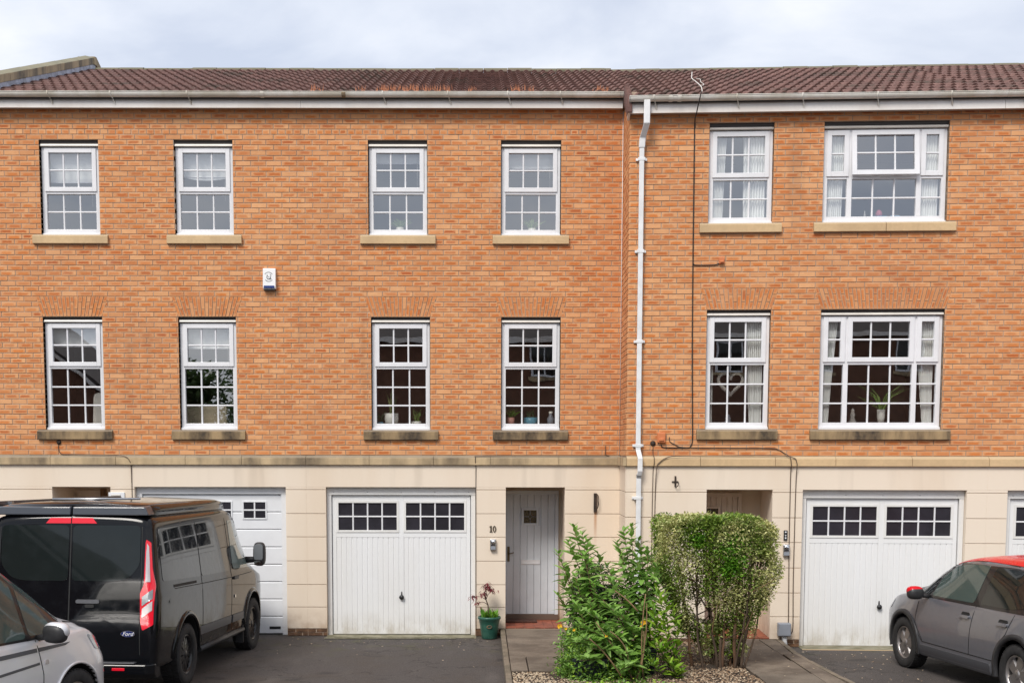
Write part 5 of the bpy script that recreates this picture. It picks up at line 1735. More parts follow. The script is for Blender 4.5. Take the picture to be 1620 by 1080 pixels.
M['planter'] = simple('planter_blueblack', (0.018, 0.024, 0.034), 0.35, var=0.4, vscale=7)
def planter(x, y, w, h, label):
    o = thing('planter', label, 'planter', (x, y, 0.055))
    mb = MB()
    a, b_ = w/2*.86, w/2
    for (r0, z0), (r1, z1) in (((a, 0), (b_, h)), ((b_+.015, h), (b_+.015, h+.03))):
        vs = [(-r0, -r0, z0), (r0, -r0, z0), (r0, r0, z0), (-r0, r0, z0), (-r1, -r1, z1), (r1, -r1, z1), (r1, r1, z1), (-r1, r1, z1)]
        mb.add(vs, [(0, 1, 5, 4), (1, 2, 6, 5), (2, 3, 7, 6), (3, 0, 4, 7), (4, 5, 6, 7)])
    mb.build('pot', M['planter'], o, bevel=0.008)
    mb = MB(); mb.box(-b_*.9, b_*.9, -b_*.9, b_*.9, h+.031, h+.036); mb.build('compost', M['soil'], o)
planter(1.27, -4.02, 0.40, 0.30, 'blue-black square planter nearest the path, half hidden by leaves')
planter(1.78, -3.55, 0.62, 0.36, 'wide dark planter behind the bare stems of the tall shrub')

# red maple in a green pot
mp = thing('potted_maple', 'young red maple with feathery leaves in a green glazed pot by the garage', 'potted plant', (0.115, -0.235, 0.0))
mt, t, b = newmat('glazed_green'); M['glaze'] = mt
f = noise(t, coord(t), 9, 4)
L(t, mixc(t, maprange(t, f, .4, .7), (0.018, 0.085, 0.062), (0.045, 0.13, 0.095)), b.inputs['Base Color']); b.inputs['Roughness'].default_value = 0.35
mb = MB(); mb.lathe([(0.001, 0.0), (0.108, 0.0), (0.113, 0.01), (0.140, 0.20), (0.158, 0.285), (0.172, 0.298), (0.174, 0.322), (0.166, 0.332), (0.152, 0.325), (0.145, 0.29)], 28); pot = mb.build('pot', M['glaze'], mp)
mb = MB()
for k in range(14):
    a = k*2*PI/14
    mb.lathe([(0.001, -0.149), (0.006, -0.1485), (0.008, -0.140)], 6, 0, 'y', (0.035*math.cos(a), 0.0, 0.19+0.02*math.sin(a)))
mb.build('crest', M['stone_dark'], pot)
mb = MB(); mb.lathe([(0.001, 0.292), (0.147, 0.289)], 20); mb.build('soil', M['soil'], mp)
sb = MB()
trunk = [(-0.02, 0, .29), (-.015, 0, .42), (-0.02, .0, .50), (-.05, 0, .58), (-.07, 0, .62)]
sb.tube(trunk, [.012, .010, .009, .008, .006], 7)
heads = [(-.045, -.02, .77), (.035, -.03, .71), (-.09, -.02, .665), (-.235, -.02, .615), (-.16, -.02, .53), (.0, -.02, .735), (-.02, .0, .80)]
for h in heads[:5]:
    sb.tube(curve_pts(trunk[3] if h[2] > .55 else trunk[2], h, (0, 0, .03), 5), [.006, .005, .004, .004, .003, .003], 5)
sb.build('stem', M['bark_dark'], mp)
for hx, hy, hz in heads:
    mb = MB(); cols = []
    for k in range(26):
        a = PR.uniform(-.2, 2*PI); l = PR.uniform(.05, .11); w = .010
        d = Vector((math.cos(a), math.sin(a)*.7, 0)); c = Vector((hx, hy, hz))+Vector((PR.gauss(0, .02), PR.gauss(0, .02), PR.gauss(0, .015)))
        e_ = Vector((-d.y, d.x, 0)).normalized()*w
        mid = c+d*l*.5+Vector((0, 0, .012)); end = c+d*l-Vector((0, 0, PR.uniform(.02, .05)))
        mb.add([c, mid+e_, end, mid-e_], [(0, 1, 2, 3)], 0, True); cols += [(PR.random(), 0, 0, 1)]*4
    mb.attr = ('lc', cols); mb.build('leaf_head', M['leaf_maple'], mp)
mb = MB(); cols = []
for k in range(46):
    a = PR.uniform(0, 2*PI); l = PR.uniform(.08, .2); cx = .06 if k % 3 else -.06
    d = Vector((math.cos(a)*.6, math.sin(a)*.5, PR.uniform(.7, 1.2) if k % 3 else .9)).normalized(); e_ = Vector((-d.y, d.x, 0)).normalized()*PR.uniform(.010, .022)
    c = Vector((cx+PR.uniform(-.05, .05), PR.uniform(-.06, .03), .29))
    mb.add([c, c+d*l*.6+e_, c+d*l+Vector((d.x, d.y, 0))*.03, c+d*l*.6-e_], [(0, 1, 2, 3)], 0, True); cols += [(PR.random(), 0, 0, 1)]*4
mb.attr = ('lc', cols); mb.build('fern_leaves', M['leaf_bright'], mp)

# ------------------------------------------------------------------ vehicles
def carpaint(name, col, metal=0.0, rough=0.28, coat=1.0):
    mt, t, b = newmat(name)
    b.inputs['Base Color'].default_value = (*col, 1)
    b.inputs['Metallic'].default_value = metal
    b.inputs['Roughness'].default_value = rough
    b.inputs['Coat Weight'].default_value = coat
    b.inputs['Coat Roughness'].default_value = 0.02
    b.inputs['Specular IOR Level'].default_value = 0.15 if metal == 0 else 0.5
    f = noise(t, coord(t, 'obj'), 1.1, 3)
    bump(t, b, f, 0.05, 0.01)
    g = noise(t, coord(t, 'obj'), 7, 5)                  # road film
    L(t, maprange(t, g, 0.4, 0.7, rough, rough+0.14), b.inputs['Roughness'])
    return mt
M['paint_black'] = carpaint('paint_black', (0.004, 0.0045, 0.006), 0.0, 0.06, 0.34)
M['paint_silver'] = carpaint('paint_silver', (0.70, 0.70, 0.72), 0.35, 0.38)
M['paint_grey'] = carpaint('paint_grey', (0.165, 0.168, 0.190), 0.4, 0.36)
M['paint_red'] = carpaint('paint_red', (0.60, 0.004, 0.014), 0.0, 0.25, 0.35)
M['car_glass'] = carpaint('car_glass', (0.010, 0.014, 0.014), 0.0, 0.03, 0.55)
M['cab_glass'] = carpaint('cab_glass', (0.20, 0.25, 0.235), 0.0, 0.03, 0.6)  # pale base colour stands in for the bright garage seen through the cab
M['car_glass2'] = carpaint('car_glass_green', (0.055, 0.080, 0.073), 0.0, 0.03, 0.55)
M['trim'] = simple('trim_plastic', (0.026, 0.026, 0.028), 0.5, var=0.2, vscale=20, mode='obj')
M['trim_grey'] = simple('trim_grey', (0.07, 0.072, 0.08), 0.4)
M['lip_sky_grey'] = carpaint('pop_top', (0.055, 0.062, 0.075), 0.0, 0.3, 0.6)  # roof lip colour: its lighter grey has the reflected sky painted in
M['tyre'] = simple('tyre', (0.022, 0.021, 0.021), 0.85, var=0.3, vscale=20, mode='obj')
M['rim_black'] = carpaint('rim_black', (0.014, 0.014, 0.015), 0.0, 0.3, 0.5)
M['rim_alloy'] = simple('rim_alloy', (0.34, 0.32, 0.31), 0.35, metal=0.8)
M['red_lens'] = carpaint('red_lens', (0.72, 0.010, 0.028), 0.0, 0.12)
M['white_lens'] = carpaint('white_lens', (0.55, 0.50, 0.50), 0.3, 0.15)
M['clear_lens'] = carpaint('clear_lens', (0.30, 0.32, 0.34), 0.4, 0.12)
M['blue_badge'] = carpaint('blue_badge', (0.008, 0.02, 0.12), 0.0, 0.15)
M['arch_liner'] = simple('arch_liner', (0.010, 0.010, 0.010), 0.95)
M['seam'] = simple('seam_black', (0.006, 0.006, 0.006), 0.7)

def interp(tab, y):
    """smooth interpolation of rows (y, a, b, ...)"""
    if y <= tab[0][0]: return tab[0][1:]
    if y >= tab[-1][0]: return tab[-1][1:]
    for i in range(len(tab)-1):
        if tab[i][0] <= y <= tab[i+1][0]:
            break
    p1, p2 = tab[i], tab[i+1]; p0 = tab[max(i-1, 0)]; p3 = tab[min(i+2, len(tab)-1)]
    h = p2[0]-p1[0]; t_ = (y-p1[0])/h
    res = []
    for k in range(1, len(p1)):
        d = (p2[k]-p1[k])/h
        m1 = d if i == 0 else (p2[k]-p0[k])/(p2[0]-p0[0])
        m2 = d if i+2 > len(tab)-1 else (p3[k]-p1[k])/(p3[0]-p1[0])
        if d == 0: m1 = m2 = 0
        else:
            m1 = 0 if m1*d < 0 else math.copysign(min(abs(m1), 3*abs(d)), d)
            m2 = 0 if m2*d < 0 else math.copysign(min(abs(m2), 3*abs(d)), d)
        res.append((2*t_**3-3*t_*t_+1)*p1[k]+(t_**3-2*t_*t_+t_)*h*m1+(-2*t_**3+3*t_*t_)*p2[k]+(t_**3-t_*t_)*h*m2)
    return res

def chaikin(p, n):
    for _ in range(n):
        q_ = [p[0]]
        for a, b_ in zip(p[:-1], p[1:]):
            q_ += [(a[0]*.75+b_[0]*.25, a[1]*.75+b_[1]*.25), (a[0]*.25+b_[0]*.75, a[1]*.25+b_[1]*.75)]
        q_.append(p[-1]); p = q_
    return p

def body_mesh(tab, sect, ys, arches, arch_x, name, mats, deform=None):
    mb = MB(); rows = []
    for y in ys:
        half = chaikin(sect(interp(tab, y)), 2)
        ringp = [(x, z) for x, z in half] + [(-x, z) for x, z in half[-2:0:-1]]
        rows.append([(x, y, z) for x, z in ringp])
    n = len(rows[0])
    for r in rows: mb.v += r
    for i in range(len(rows)-1):
        for k in range(n):
            mb.f.append((i*n+k, i*n+(k+1) % n, (i+1)*n+(k+1) % n, (i+1)*n+k)); mb.mi.append(0); mb.sm.append(True)
    for base, rev in ((0, False), ((len(rows)-1)*n, True)):
        ctr = [sum(p[k] for p in mb.v[base:base+n])/n for k in range(3)]
        ctr[0] = 0.0
        prev = base
        for sc_ in (.94, .82, .66, .5, .34, .18, .06):
            o_ = len(mb.v)
            mb.v += [tuple(ctr[k]+(mb.v[base+i][k]-ctr[k])*sc_ for k in range(3)) for i in range(n)]
            for k in range(n):
                k2 = (k+1) % n
                q_ = (prev+k2, prev+k, o_+k, o_+k2)
                mb.f.append(q_ if not rev else q_[::-1]); mb.mi.append(0); mb.sm.append(True)
            prev = o_
        q_ = tuple(prev+k for k in range(n))
        mb.f.append(q_[::-1] if not rev else q_); mb.mi.append(0); mb.sm.append(True)
    if deform:
        mb.v = [deform(v_) for v_ in mb.v]
    o = mb.build(name, [mats[0], M['arch_liner']])
    cm = MB()
    for yc_, zc_, rr in arches:
        for s_ in (-1, 1):
            cm.lathe([(0.001, s_*arch_x), (rr, s_*arch_x), (rr, s_*1.3), (0.001, s_*1.3)] if s_ > 0 else [(0.001, -1.3), (rr, -1.3), (rr, -arch_x), (0.001, -arch_x)], 40, 1, 'x', (0, yc_, zc_), False)
    cut = cm.build('cutter', [mats[0], M['arch_liner']])
    bm = bmesh.new(); bm.from_mesh(cut.data); bmesh.ops.remove_doubles(bm, verts=bm.verts, dist=0.003); bmesh.ops.recalc_face_normals(bm, faces=bm.faces); bm.to_mesh(cut.data); bm.free()
    bo = o.modifiers.new('b', 'BOOLEAN'); bo.object = cut; bo.solver = 'EXACT'; bo.operation = 'DIFFERENCE'
    dg = bpy.context.evaluated_depsgraph_get(); dg.update()
    me = bpy.data.meshes.new_from_object(o.evaluated_get(dg))
    me.name = name
    bpy.data.objects.remove(cut); bpy.data.objects.remove(o)
    for p in me.polygons:
        p.use_smooth = True
    me.set_sharp_from_angle(angle=rad(38))
    bm = bmesh.new(); bm.from_mesh(me); bvh = BVHTree.FromBMesh(bm); bm.free()
    return me, bvh

def roundpoly(pts, r, n=4):
    res = []
    m_ = len(pts)
    for i in range(m_):
        p = Vector(pts[i]); a = Vector(pts[i-1])-p; b_ = Vector(pts[(i+1) % m_])-p
        ra = min(r, a.length*.45, b_.length*.45)
        a = p+a.normalized()*ra; b_ = p+b_.normalized()*ra
        for k in range(n+1):
            t_ = k/n
            res.append(tuple((1-t_)**2*a+2*t_*(1-t_)*p+t_*t_*b_))
    return res

AX = {'+x': (Vector((-1, 0, 0)), lambda u, v_: Vector((2, u, v_))), '-x': (Vector((1, 0, 0)), lambda u, v_: Vector((-2, u, v_))),
      'rear': (Vector((0, 1, 0)), lambda u, v_: Vector((u, -1.5, v_))), 'front': (Vector((0, -1, 0)), lambda u, v_: Vector((u, 7, v_))), 'top': (Vector((0, 0, -1)), lambda u, v_: Vector((u, v_, 4)))}
def patch(poly, axis, bvh, off=0.004, seg=0.07):
    d, f = AX[axis]
    bm = bmesh.new()
    vs = [bm.verts.new((u, v_, 0)) for u, v_ in poly]
    bm.faces.new(vs)
    us = [p[0] for p in poly]; vv_ = [p[1] for p in poly]
    # slice into a grid so that it can follow the curved body
    for lo, hi, k in ((min(us), max(us), 0), (min(vv_), max(vv_), 1)):
        n = int((hi-lo)/seg)
        for i in range(1, n+1):
            c = lo+(hi-lo)*i/(n+1)
            co = (c, 0, 0) if k == 0 else (0, c, 0); no = (1, 0, 0) if k == 0 else (0, 1, 0)
            bmesh.ops.bisect_plane(bm, geom=bm.verts[:]+bm.edges[:]+bm.faces[:], plane_co=co, plane_no=no)
    bm.verts.index_update()
    out_, ok = [], []
    last = None
    for v_ in bm.verts:
        h, nrm, _, _ = bvh.ray_cast(f(v_.co.x, v_.co.y), d)
        if h is None:
            out_.append(None)
        else:
            if nrm.dot(d) > 0: nrm = -nrm
            out_.append(h+nrm*off)
    mb = MB()
    idx = {}
    for i, p in enumerate(out_):
        if p is not None:
            idx[i] = len(mb.v); mb.v.append(tuple(p))
    edge = {}
    for fc in bm.faces:
        ii = [v_.index for v_ in fc.verts]
        if all(i in idx for i in ii):
            q_ = tuple(idx[i] for i in ii)
            a, b_, c = (Vector(mb.v[k]) for k in q_[:3])
            nn = sum((Vector(mb.v[q_[k]]).cross(Vector(mb.v[q_[(k+1) % len(q_)]])) for k in range(len(q_))), Vector())
            if nn.dot(d) > 0: q_ = q_[::-1]
            mb.f.append(q_); mb.mi.append(0); mb.sm.append(True)
            for k in range(len(q_)):
                e_ = (q_[k], q_[(k+1) % len(q_)])
                edge[e_] = 1
    # close the rim down to the body
    for (a, b_) in [e_ for e_ in edge if (e_[1], e_[0]) not in edge]:
        o = len(mb.v)
        mb.v += [mb.v[b_], mb.v[a], tuple(Vector(mb.v[a])+d*(off+.004)), tuple(Vector(mb.v[b_])+d*(off+.004))]
        mb.f.append((o, o+1, o+2, o+3)); mb.mi.append(0); mb.sm.append(False)
    bm.free()
    return mb
def ribbon(pts, w, closed=False):
    """a narrow band polygon list along a polyline"""
    res = []
    for a, b_ in zip(pts[:-1], pts[1:]):
        d = Vector(b_)-Vector(a)
        if d.length < 1e-6: continue
        n = Vector((-d.y, d.x)).normalized()*w/2; e_ = d.normalized()*w*0.3
        a, b_ = Vector(a)-e_, Vector(b_)+e_
        res.append([tuple(a-n), tuple(b_-n), tuple(b_+n), tuple(a+n)])
    return res
def seam(root, name, pts, axis, bvh, w=0.009, mat='seam', off=0.0025):
    mb = MB()
    for q_ in ribbon(pts, w):
        p = patch(q_, axis, bvh, off, 0.09)
        mb.add(p.v, p.f, 0, True)
    return mb.build(name, M[mat], root)

def wheel(root, x, y, r, w, rim_r, side, rim_mat, spokes, style='y'):
    """side +1 faces +x"""
    mb = MB(); o = w/2
    mb.lathe([(rim_r, -o*.9), (r*.93, -o), (r*.985, -o*.85), (r, -o*.5), (r, o*.5), (r*.985, o*.85), (r*.93, o), (rim_r+.012, o*.96), (rim_r, o*.85), (rim_r*.96, o*.4), (rim_r*.96, -o*.6)], 40, 0, 'x')
    # tread blocks
    for k in range(48):
        a0 = 2*PI*k/48
        for x0, x1, ph in ((-o*.85, -o*.25, 0), (-o*.15, o*.2, .06), (o*.3, o*.88, 0)):
            vs = []
            for rr in (r-.004, r+.006):
                for aa in (a0+ph, a0+ph+.085):
                    for xx in (x0, x1):
                        vs.append((xx, rr*math.cos(aa), rr*math.sin(aa)))
            mb.add(vs, [(4, 5, 7, 6), (0, 4, 6, 2), (1, 3, 7, 5), (0, 1, 5, 4), (2, 6, 7, 3)])
    t_ = mb.build('wheel', M['tyre'], root)
    t_.location = (x, y, r)
    if side < 0: t_.rotation_euler = (0, 0, PI)
    hub = MB(); f_ = o*.72
    hub.lathe([(0.001, -.02), (rim_r*.94, -.02)], 32, 1, 'x')
    hub.lathe([(rim_r*.96, o*.35), (rim_r*1.0, o*.8), (rim_r*.93, o*.86), (rim_r*.90, o*.5), (rim_r*.9, 0)], 40, 0, 'x')
    hub.lathe([(0.001, f_+.012), (.032, f_+.010), (.055, f_), (.062, f_-.03), (.062, 0)], 20, 0, 'x')
    for k in range(spokes):
        a = 2*PI*k/spokes
        for da in ((-.17, .17) if style == 'y' else (0,)):
            r0, r1 = .045, rim_r*.93
            w0, w1 = (.018, .013) if style == 'y' else (.045, .062)
            vs = []
            for rr, ww, aa, xx in ((r0, w0, a, f_), (r1, w1, a+da, f_-.012)):
                c, s_ = math.cos(aa), math.sin(aa)
                for sg in (-1, 1):
                    vs.append((xx, rr*c-sg*ww*s_, rr*s_+sg*ww*c)); vs.append((xx-.028, rr*c-sg*ww*1.3*s_, rr*s_+sg*ww*1.3*c))
            hub.add(vs, [(0, 4, 6, 2), (0, 1, 5, 4), (2, 6, 7, 3), (4, 5, 7, 6)])
    h = hub.build('rim', [rim_mat, M['arch_liner']], t_)
    return t_

def blob(name, root, mat, size, loc, rot=(0, 0, 0), e_=2.6, n=14):
    """rounded box (superellipsoid)"""
    mb = MB()
    def sg(v_, p): return math.copysign(abs(v_)**p, v_)
    for i in range(n+1):
        ph = -PI/2+PI*i/n
        for k in range(2*n):
            th = PI*k/n
            mb.v.append((size[0]*sg(math.cos(ph), 2/e_)*sg(math.cos(th), 2/e_), size[1]*sg(math.cos(ph), 2/e_)*sg(math.sin(th), 2/e_), size[2]*sg(math.sin(ph), 2/e_)))
    for i in range(n):
        for k in range(2*n):
            k2 = (k+1) % (2*n)
            mb.f.append((i*2*n+k, i*2*n+k2, (i+1)*2*n+k2, (i+1)*2*n+k)); mb.mi.append(0); mb.sm.append(True)
    o = mb.build(name, mat, root); o.location = loc; o.rotation_euler = rot
    return o


# ---- black camper van, nose to the garage
vx, vy = -4.475, -5.13
V = thing('van', 'black camper van parked nose-in before the white sectional garage door', 'van', (vx, vy, gz(vy)+0.0), -rad(4.2))
V.rotation_euler = (-math.atan(SLOPE*0.95), 0, -rad(4.2))
vtab = [  # y, zb, w low, w mid, z belt, w top, z top
    (0.0, 0.34, 0.90, 0.915, 1.05, 0.815, 1.925), (0.012, 0.33, 0.925, 0.945, 1.05, 0.845, 1.955), (0.05, 0.32, 0.95, 0.972, 1.06, 0.872, 1.985), (0.13, 0.31, 0.962, 0.985, 1.08, 0.884, 1.995),
    (0.5, 0.30, 0.967, 0.992, 1.10, 0.888, 2.0), (2.6, 0.29, 0.967, 0.992, 1.10, 0.888, 2.0), (3.15, 0.29, 0.967, 0.990, 1.10, 0.876, 1.985), (3.42, 0.29, 0.966, 0.985, 1.10, 0.852, 1.93), (3.7, 0.28, 0.965, 0.980, 1.10, 0.828, 1.74),
    (4.02, 0.28, 0.96, 0.972, 1.08, 0.815, 1.44), (4.28, 0.27, 0.95, 0.96, 1.02, 0.80, 1.235), (4.55, 0.26, 0.92, 0.93, 0.96, 0.76, 1.135), (4.78, 0.25, 0.86, 0.86, 0.86, 0.68, 1.02), (4.9, 0.27, 0.78, 0.78, 0.75, 0.58, 0.90), (4.95, 0.30, 0.68, 0.66, 0.62, 0.48, 0.76)]
def vsect(p):
    zb, wl, wm, zbelt, wt, zt = p
    zbelt = min(zbelt, zt-.16)
    return [(0, zb), (wl*.9, zb), (wl, zb+.03), (wl, zb+.16), (wm, .62 if zbelt > .66 else zb+.2), (wm, zbelt), (wm-.012, zbelt+.05), (wt+.012, zt-.13), (wt-.01, zt-.045), (wt-.10, zt-.005), (wt-.3, zt+.015), (0, zt+.03)]
ys = [0, .006, .012, .025, .045, .08, .13, .2, .35]+[.5+.15*i for i in range(26)]+[4.28, 4.36, 4.45, 4.55, 4.65, 4.72, 4.78, 4.84, 4.88, 4.92, 4.95]
ys = sorted(set(round(y, 4) for y in ys))
me, vb_ = body_mesh(vtab, vsect, ys, [(1.03, .37, .435), (3.96, .37, .435)], 0.66, 'body', [M['paint_black']], lambda v_: (v_[0], v_[1]+0.135*max(0, v_[2]-0.75)*max(0, 1-v_[1]/0.9), v_[2]))
VB = put('body', me, V)
# raised pop-top with its rear lip in two halves
pt_tab = [(0.22, .70, 2.015, 2.075), (0.28, .80, 2.01, 2.105), (0.5, .835, 2.01, 2.12), (2.6, .835, 2.01, 2.125), (3.1, .80, 2.0, 2.10), (3.38, .70, 1.96, 2.03), (3.5, .55, 1.93, 1.97)]
mb = MB(); rows = []
for y in [.22, .24, .28, .36, .6, 1.2, 1.8, 2.4, 2.8, 3.1, 3.25, 3.38, 3.45, 3.5]:
    w, z0, z1 = interp(pt_tab, y)
    h = chaikin([(0, z0-.06), (w*.97, z0-.06), (w+.02, z0), (w, z1-.02), (w-.08, z1), (0, z1+.025)], 2)
    rows.append([(x, y, z) for x, z in h]+[(-x, y, z) for x, z in h[-2:0:-1]])
n = len(rows[0])
for r in rows: mb.v += r
for i in range(len(rows)-1):
    for k in range(n):
        mb.f.append((i*n+k, i*n+(k+1) % n, (i+1)*n+(k+1) % n, (i+1)*n+k)); mb.mi.append(0); mb.sm.append(True)
mb.f.append(tuple(range(n-1, -1, -1))); mb.mi.append(0); mb.sm.append(False)
mb.f.append(tuple((len(rows)-1)*n+k for k in range(n))); mb.mi.append(0); mb.sm.append(False)
mb.build('pop_top', M['paint_black'], V)
for s_ in (-1, 1):
    lip = MB()
    xa, xb = (0.012, 0.86) if s_ > 0 else (-0.86, -0.012)
    xo = 0.045
    p = [(xa+(xo if s_ < 0 else 0), 2.085), (xb-(xo if s_ > 0 else 0), 2.085), (xb, 1.995), (xa, 1.995)]
    vs = [(x, 0.150 if z < 2.05 else 0.165, z) for x, z in p]+[(x, 0.34, z+(.0 if z < 2.05 else .012)) for x, z in p]
    lip.add(vs, [(3, 2, 1, 0), (0, 1, 5, 4), (1, 2, 6, 5), (2, 3, 7, 6), (3, 0, 4, 7)])
    lip.build('roof_lip', M['lip_sky_grey'], V, bevel=0.012)
# roof furniture: awning cassette and bars
mb = MB(); mb.prism_y([(-1.0, 2.02), (-0.90, 2.02), (-0.895, 2.10), (-0.92, 2.135), (-0.99, 2.135), (-1.005, 2.09)], 0.10, 4.0); aw = mb.build('awning_cassette', M['trim'], V, bevel=0.006)
mb = MB(); mb.box(-0.905, -0.855, 0.55, 0.60, 1.99, 2.13); mb.build('awning_bracket', M['steel'], aw)
mb = MB(); mb.box(-0.905, -0.855, 2.9, 2.95, 1.99, 2.13); mb.build('awning_bracket', M['steel'], aw)
mb = MB(); mb.tube([(-.45, .7, 2.155), (.5, .9, 2.16)], .013, 6); mb.build('roof_bar', M['steel'], V)
for s_ in (-1, 1):
    # rear doors: windows, seams, hinges
    x0, x1 = (0.035, 0.775) if s_ > 0 else (-0.775, -0.035)
    if s_ > 0:
        poly = [(0.022, 1.285), (0.52, 1.285), (0.66, 1.32), (0.775, 1.46), (0.775, 1.885), (0.022, 1.885)]
    else:
        poly = [(-0.022, 1.885), (-0.775, 1.885), (-0.775, 1.46), (-0.66, 1.32), (-0.52, 1.285), (-0.022, 1.285)]
    patch(roundpoly(poly, .06), 'rear', vb_, 0.004).build('rear_window', M['car_glass'], V)
    bl = [(0.006*s_, 1.905), (0.285*s_, 1.905), (0.235*s_, 1.962), (0.006*s_, 1.962)]
    patch(bl if s_ > 0 else bl[::-1], 'rear', vb_, 0.008, 0.04).build('brake_light', M['red_lens'], V)
    # tail lamps up the rear corners
    tl = [(0.800, .85), (0.825, .76), (0.935, .82), (0.938, 1.24), (0.905, 1.42), (0.880, 1.70), (0.835, 1.735), (0.828, 1.25), (0.788, 1.16)]
    tl = [(x*s_, z) for x, z in tl]
    ta = patch(roundpoly(tl if s_ > 0 else tl[::-1], .015, 2), 'rear', vb_, 0.012, 0.03).build('tail_light', M['red_lens'], V)
    for poly, mt_ in (([(.845, 1.28), (.895, 1.28), (.866, 1.66), (.846, 1.69)], 'white_lens'), ([(.812, 1.02), (.922, 1.10), (.922, 1.20), (.812, 1.12)], 'clear_lens'), ([(.816, .90), (.922, .975), (.922, 1.075), (.816, .995)], 'white_lens')):
        pp = [(x*s_, z) for x, z in poly]
        patch(pp if s_ > 0 else pp[::-1], 'rear', vb_, 0.017, 0.03).build('lens', M[mt_], ta)
seam(V, 'rear_door_seam', [(0, 1.97), (0, .45)], 'rear', vb_, .014)
for s_ in (-1, 1):
    seam(V, 'door_seam', [(.79*s_, 1.93), (.795*s_, 1.3), (.79*s_, .5)], 'rear', vb_, .010)
mb = patch(roundpoly([(.08, 1.045), (.34, 1.045), (.34, 1.085), (.08, 1.085)], .02), 'rear', vb_, .016, .05); mb.build('rear_handle', M['trim_grey'], V)
mb = patch(roundpoly([(.18, 1.0), (.28, 1.0), (.28, 1.035), (.18, 1.035)], .015), 'rear', vb_, .008, .05); mb.build('lock', M['seam'], V)
# oval maker's badge with its script
bd = MB(); nn = 28
bx_, bz_, ra_, rb_ = .665, .725, .080, .034
def oval(k, sc, y): return (bx_+ra_*sc*math.cos(k), y, bz_+rb_*sc*math.sin(k))
ybd = -0.012
b1 = MB(); b1.add([oval(2*PI*k/nn, 1, ybd) for k in range(nn)]+[oval(2*PI*k/nn, 1, .02) for k in range(nn)], [tuple(range(nn))]+[(k, k+nn, (k+1) % nn+nn, (k+1) % nn) for k in range(nn)])
badge = b1.build('badge', M['chrome'], V)
b1 = MB(); b1.add([oval(2*PI*k/nn, .90, ybd-.002) for k in range(nn)], [tuple(range(nn))]); b1.build('badge_face', M['blue_badge'], badge)
fc = bpy.data.curves.new('badge_script', 'FONT'); fc.body = 'Ford'; fc.size = 0.062; fc.shear = 0.35; fc.align_x = 'CENTER'; fc.align_y = 'CENTER'; fc.extrude = 0.0005
fo = bpy.data.objects.new('tmp', fc); COL.objects.link(fo); bpy.context.view_layer.update()
fme = bpy.data.meshes.new_from_object(fo.evaluated_get(bpy.context.evaluated_depsgraph_get())); bpy.data.objects.remove(fo)
fme.materials.clear(); fme.materials.append(M['white_paper'])
fo = bpy.data.objects.new('badge_script', fme); COL.objects.link(fo); fo.parent = badge; fo.location = (bx_, ybd-.0035, bz_); fo.rotation_euler = (PI/2, 0, 0)
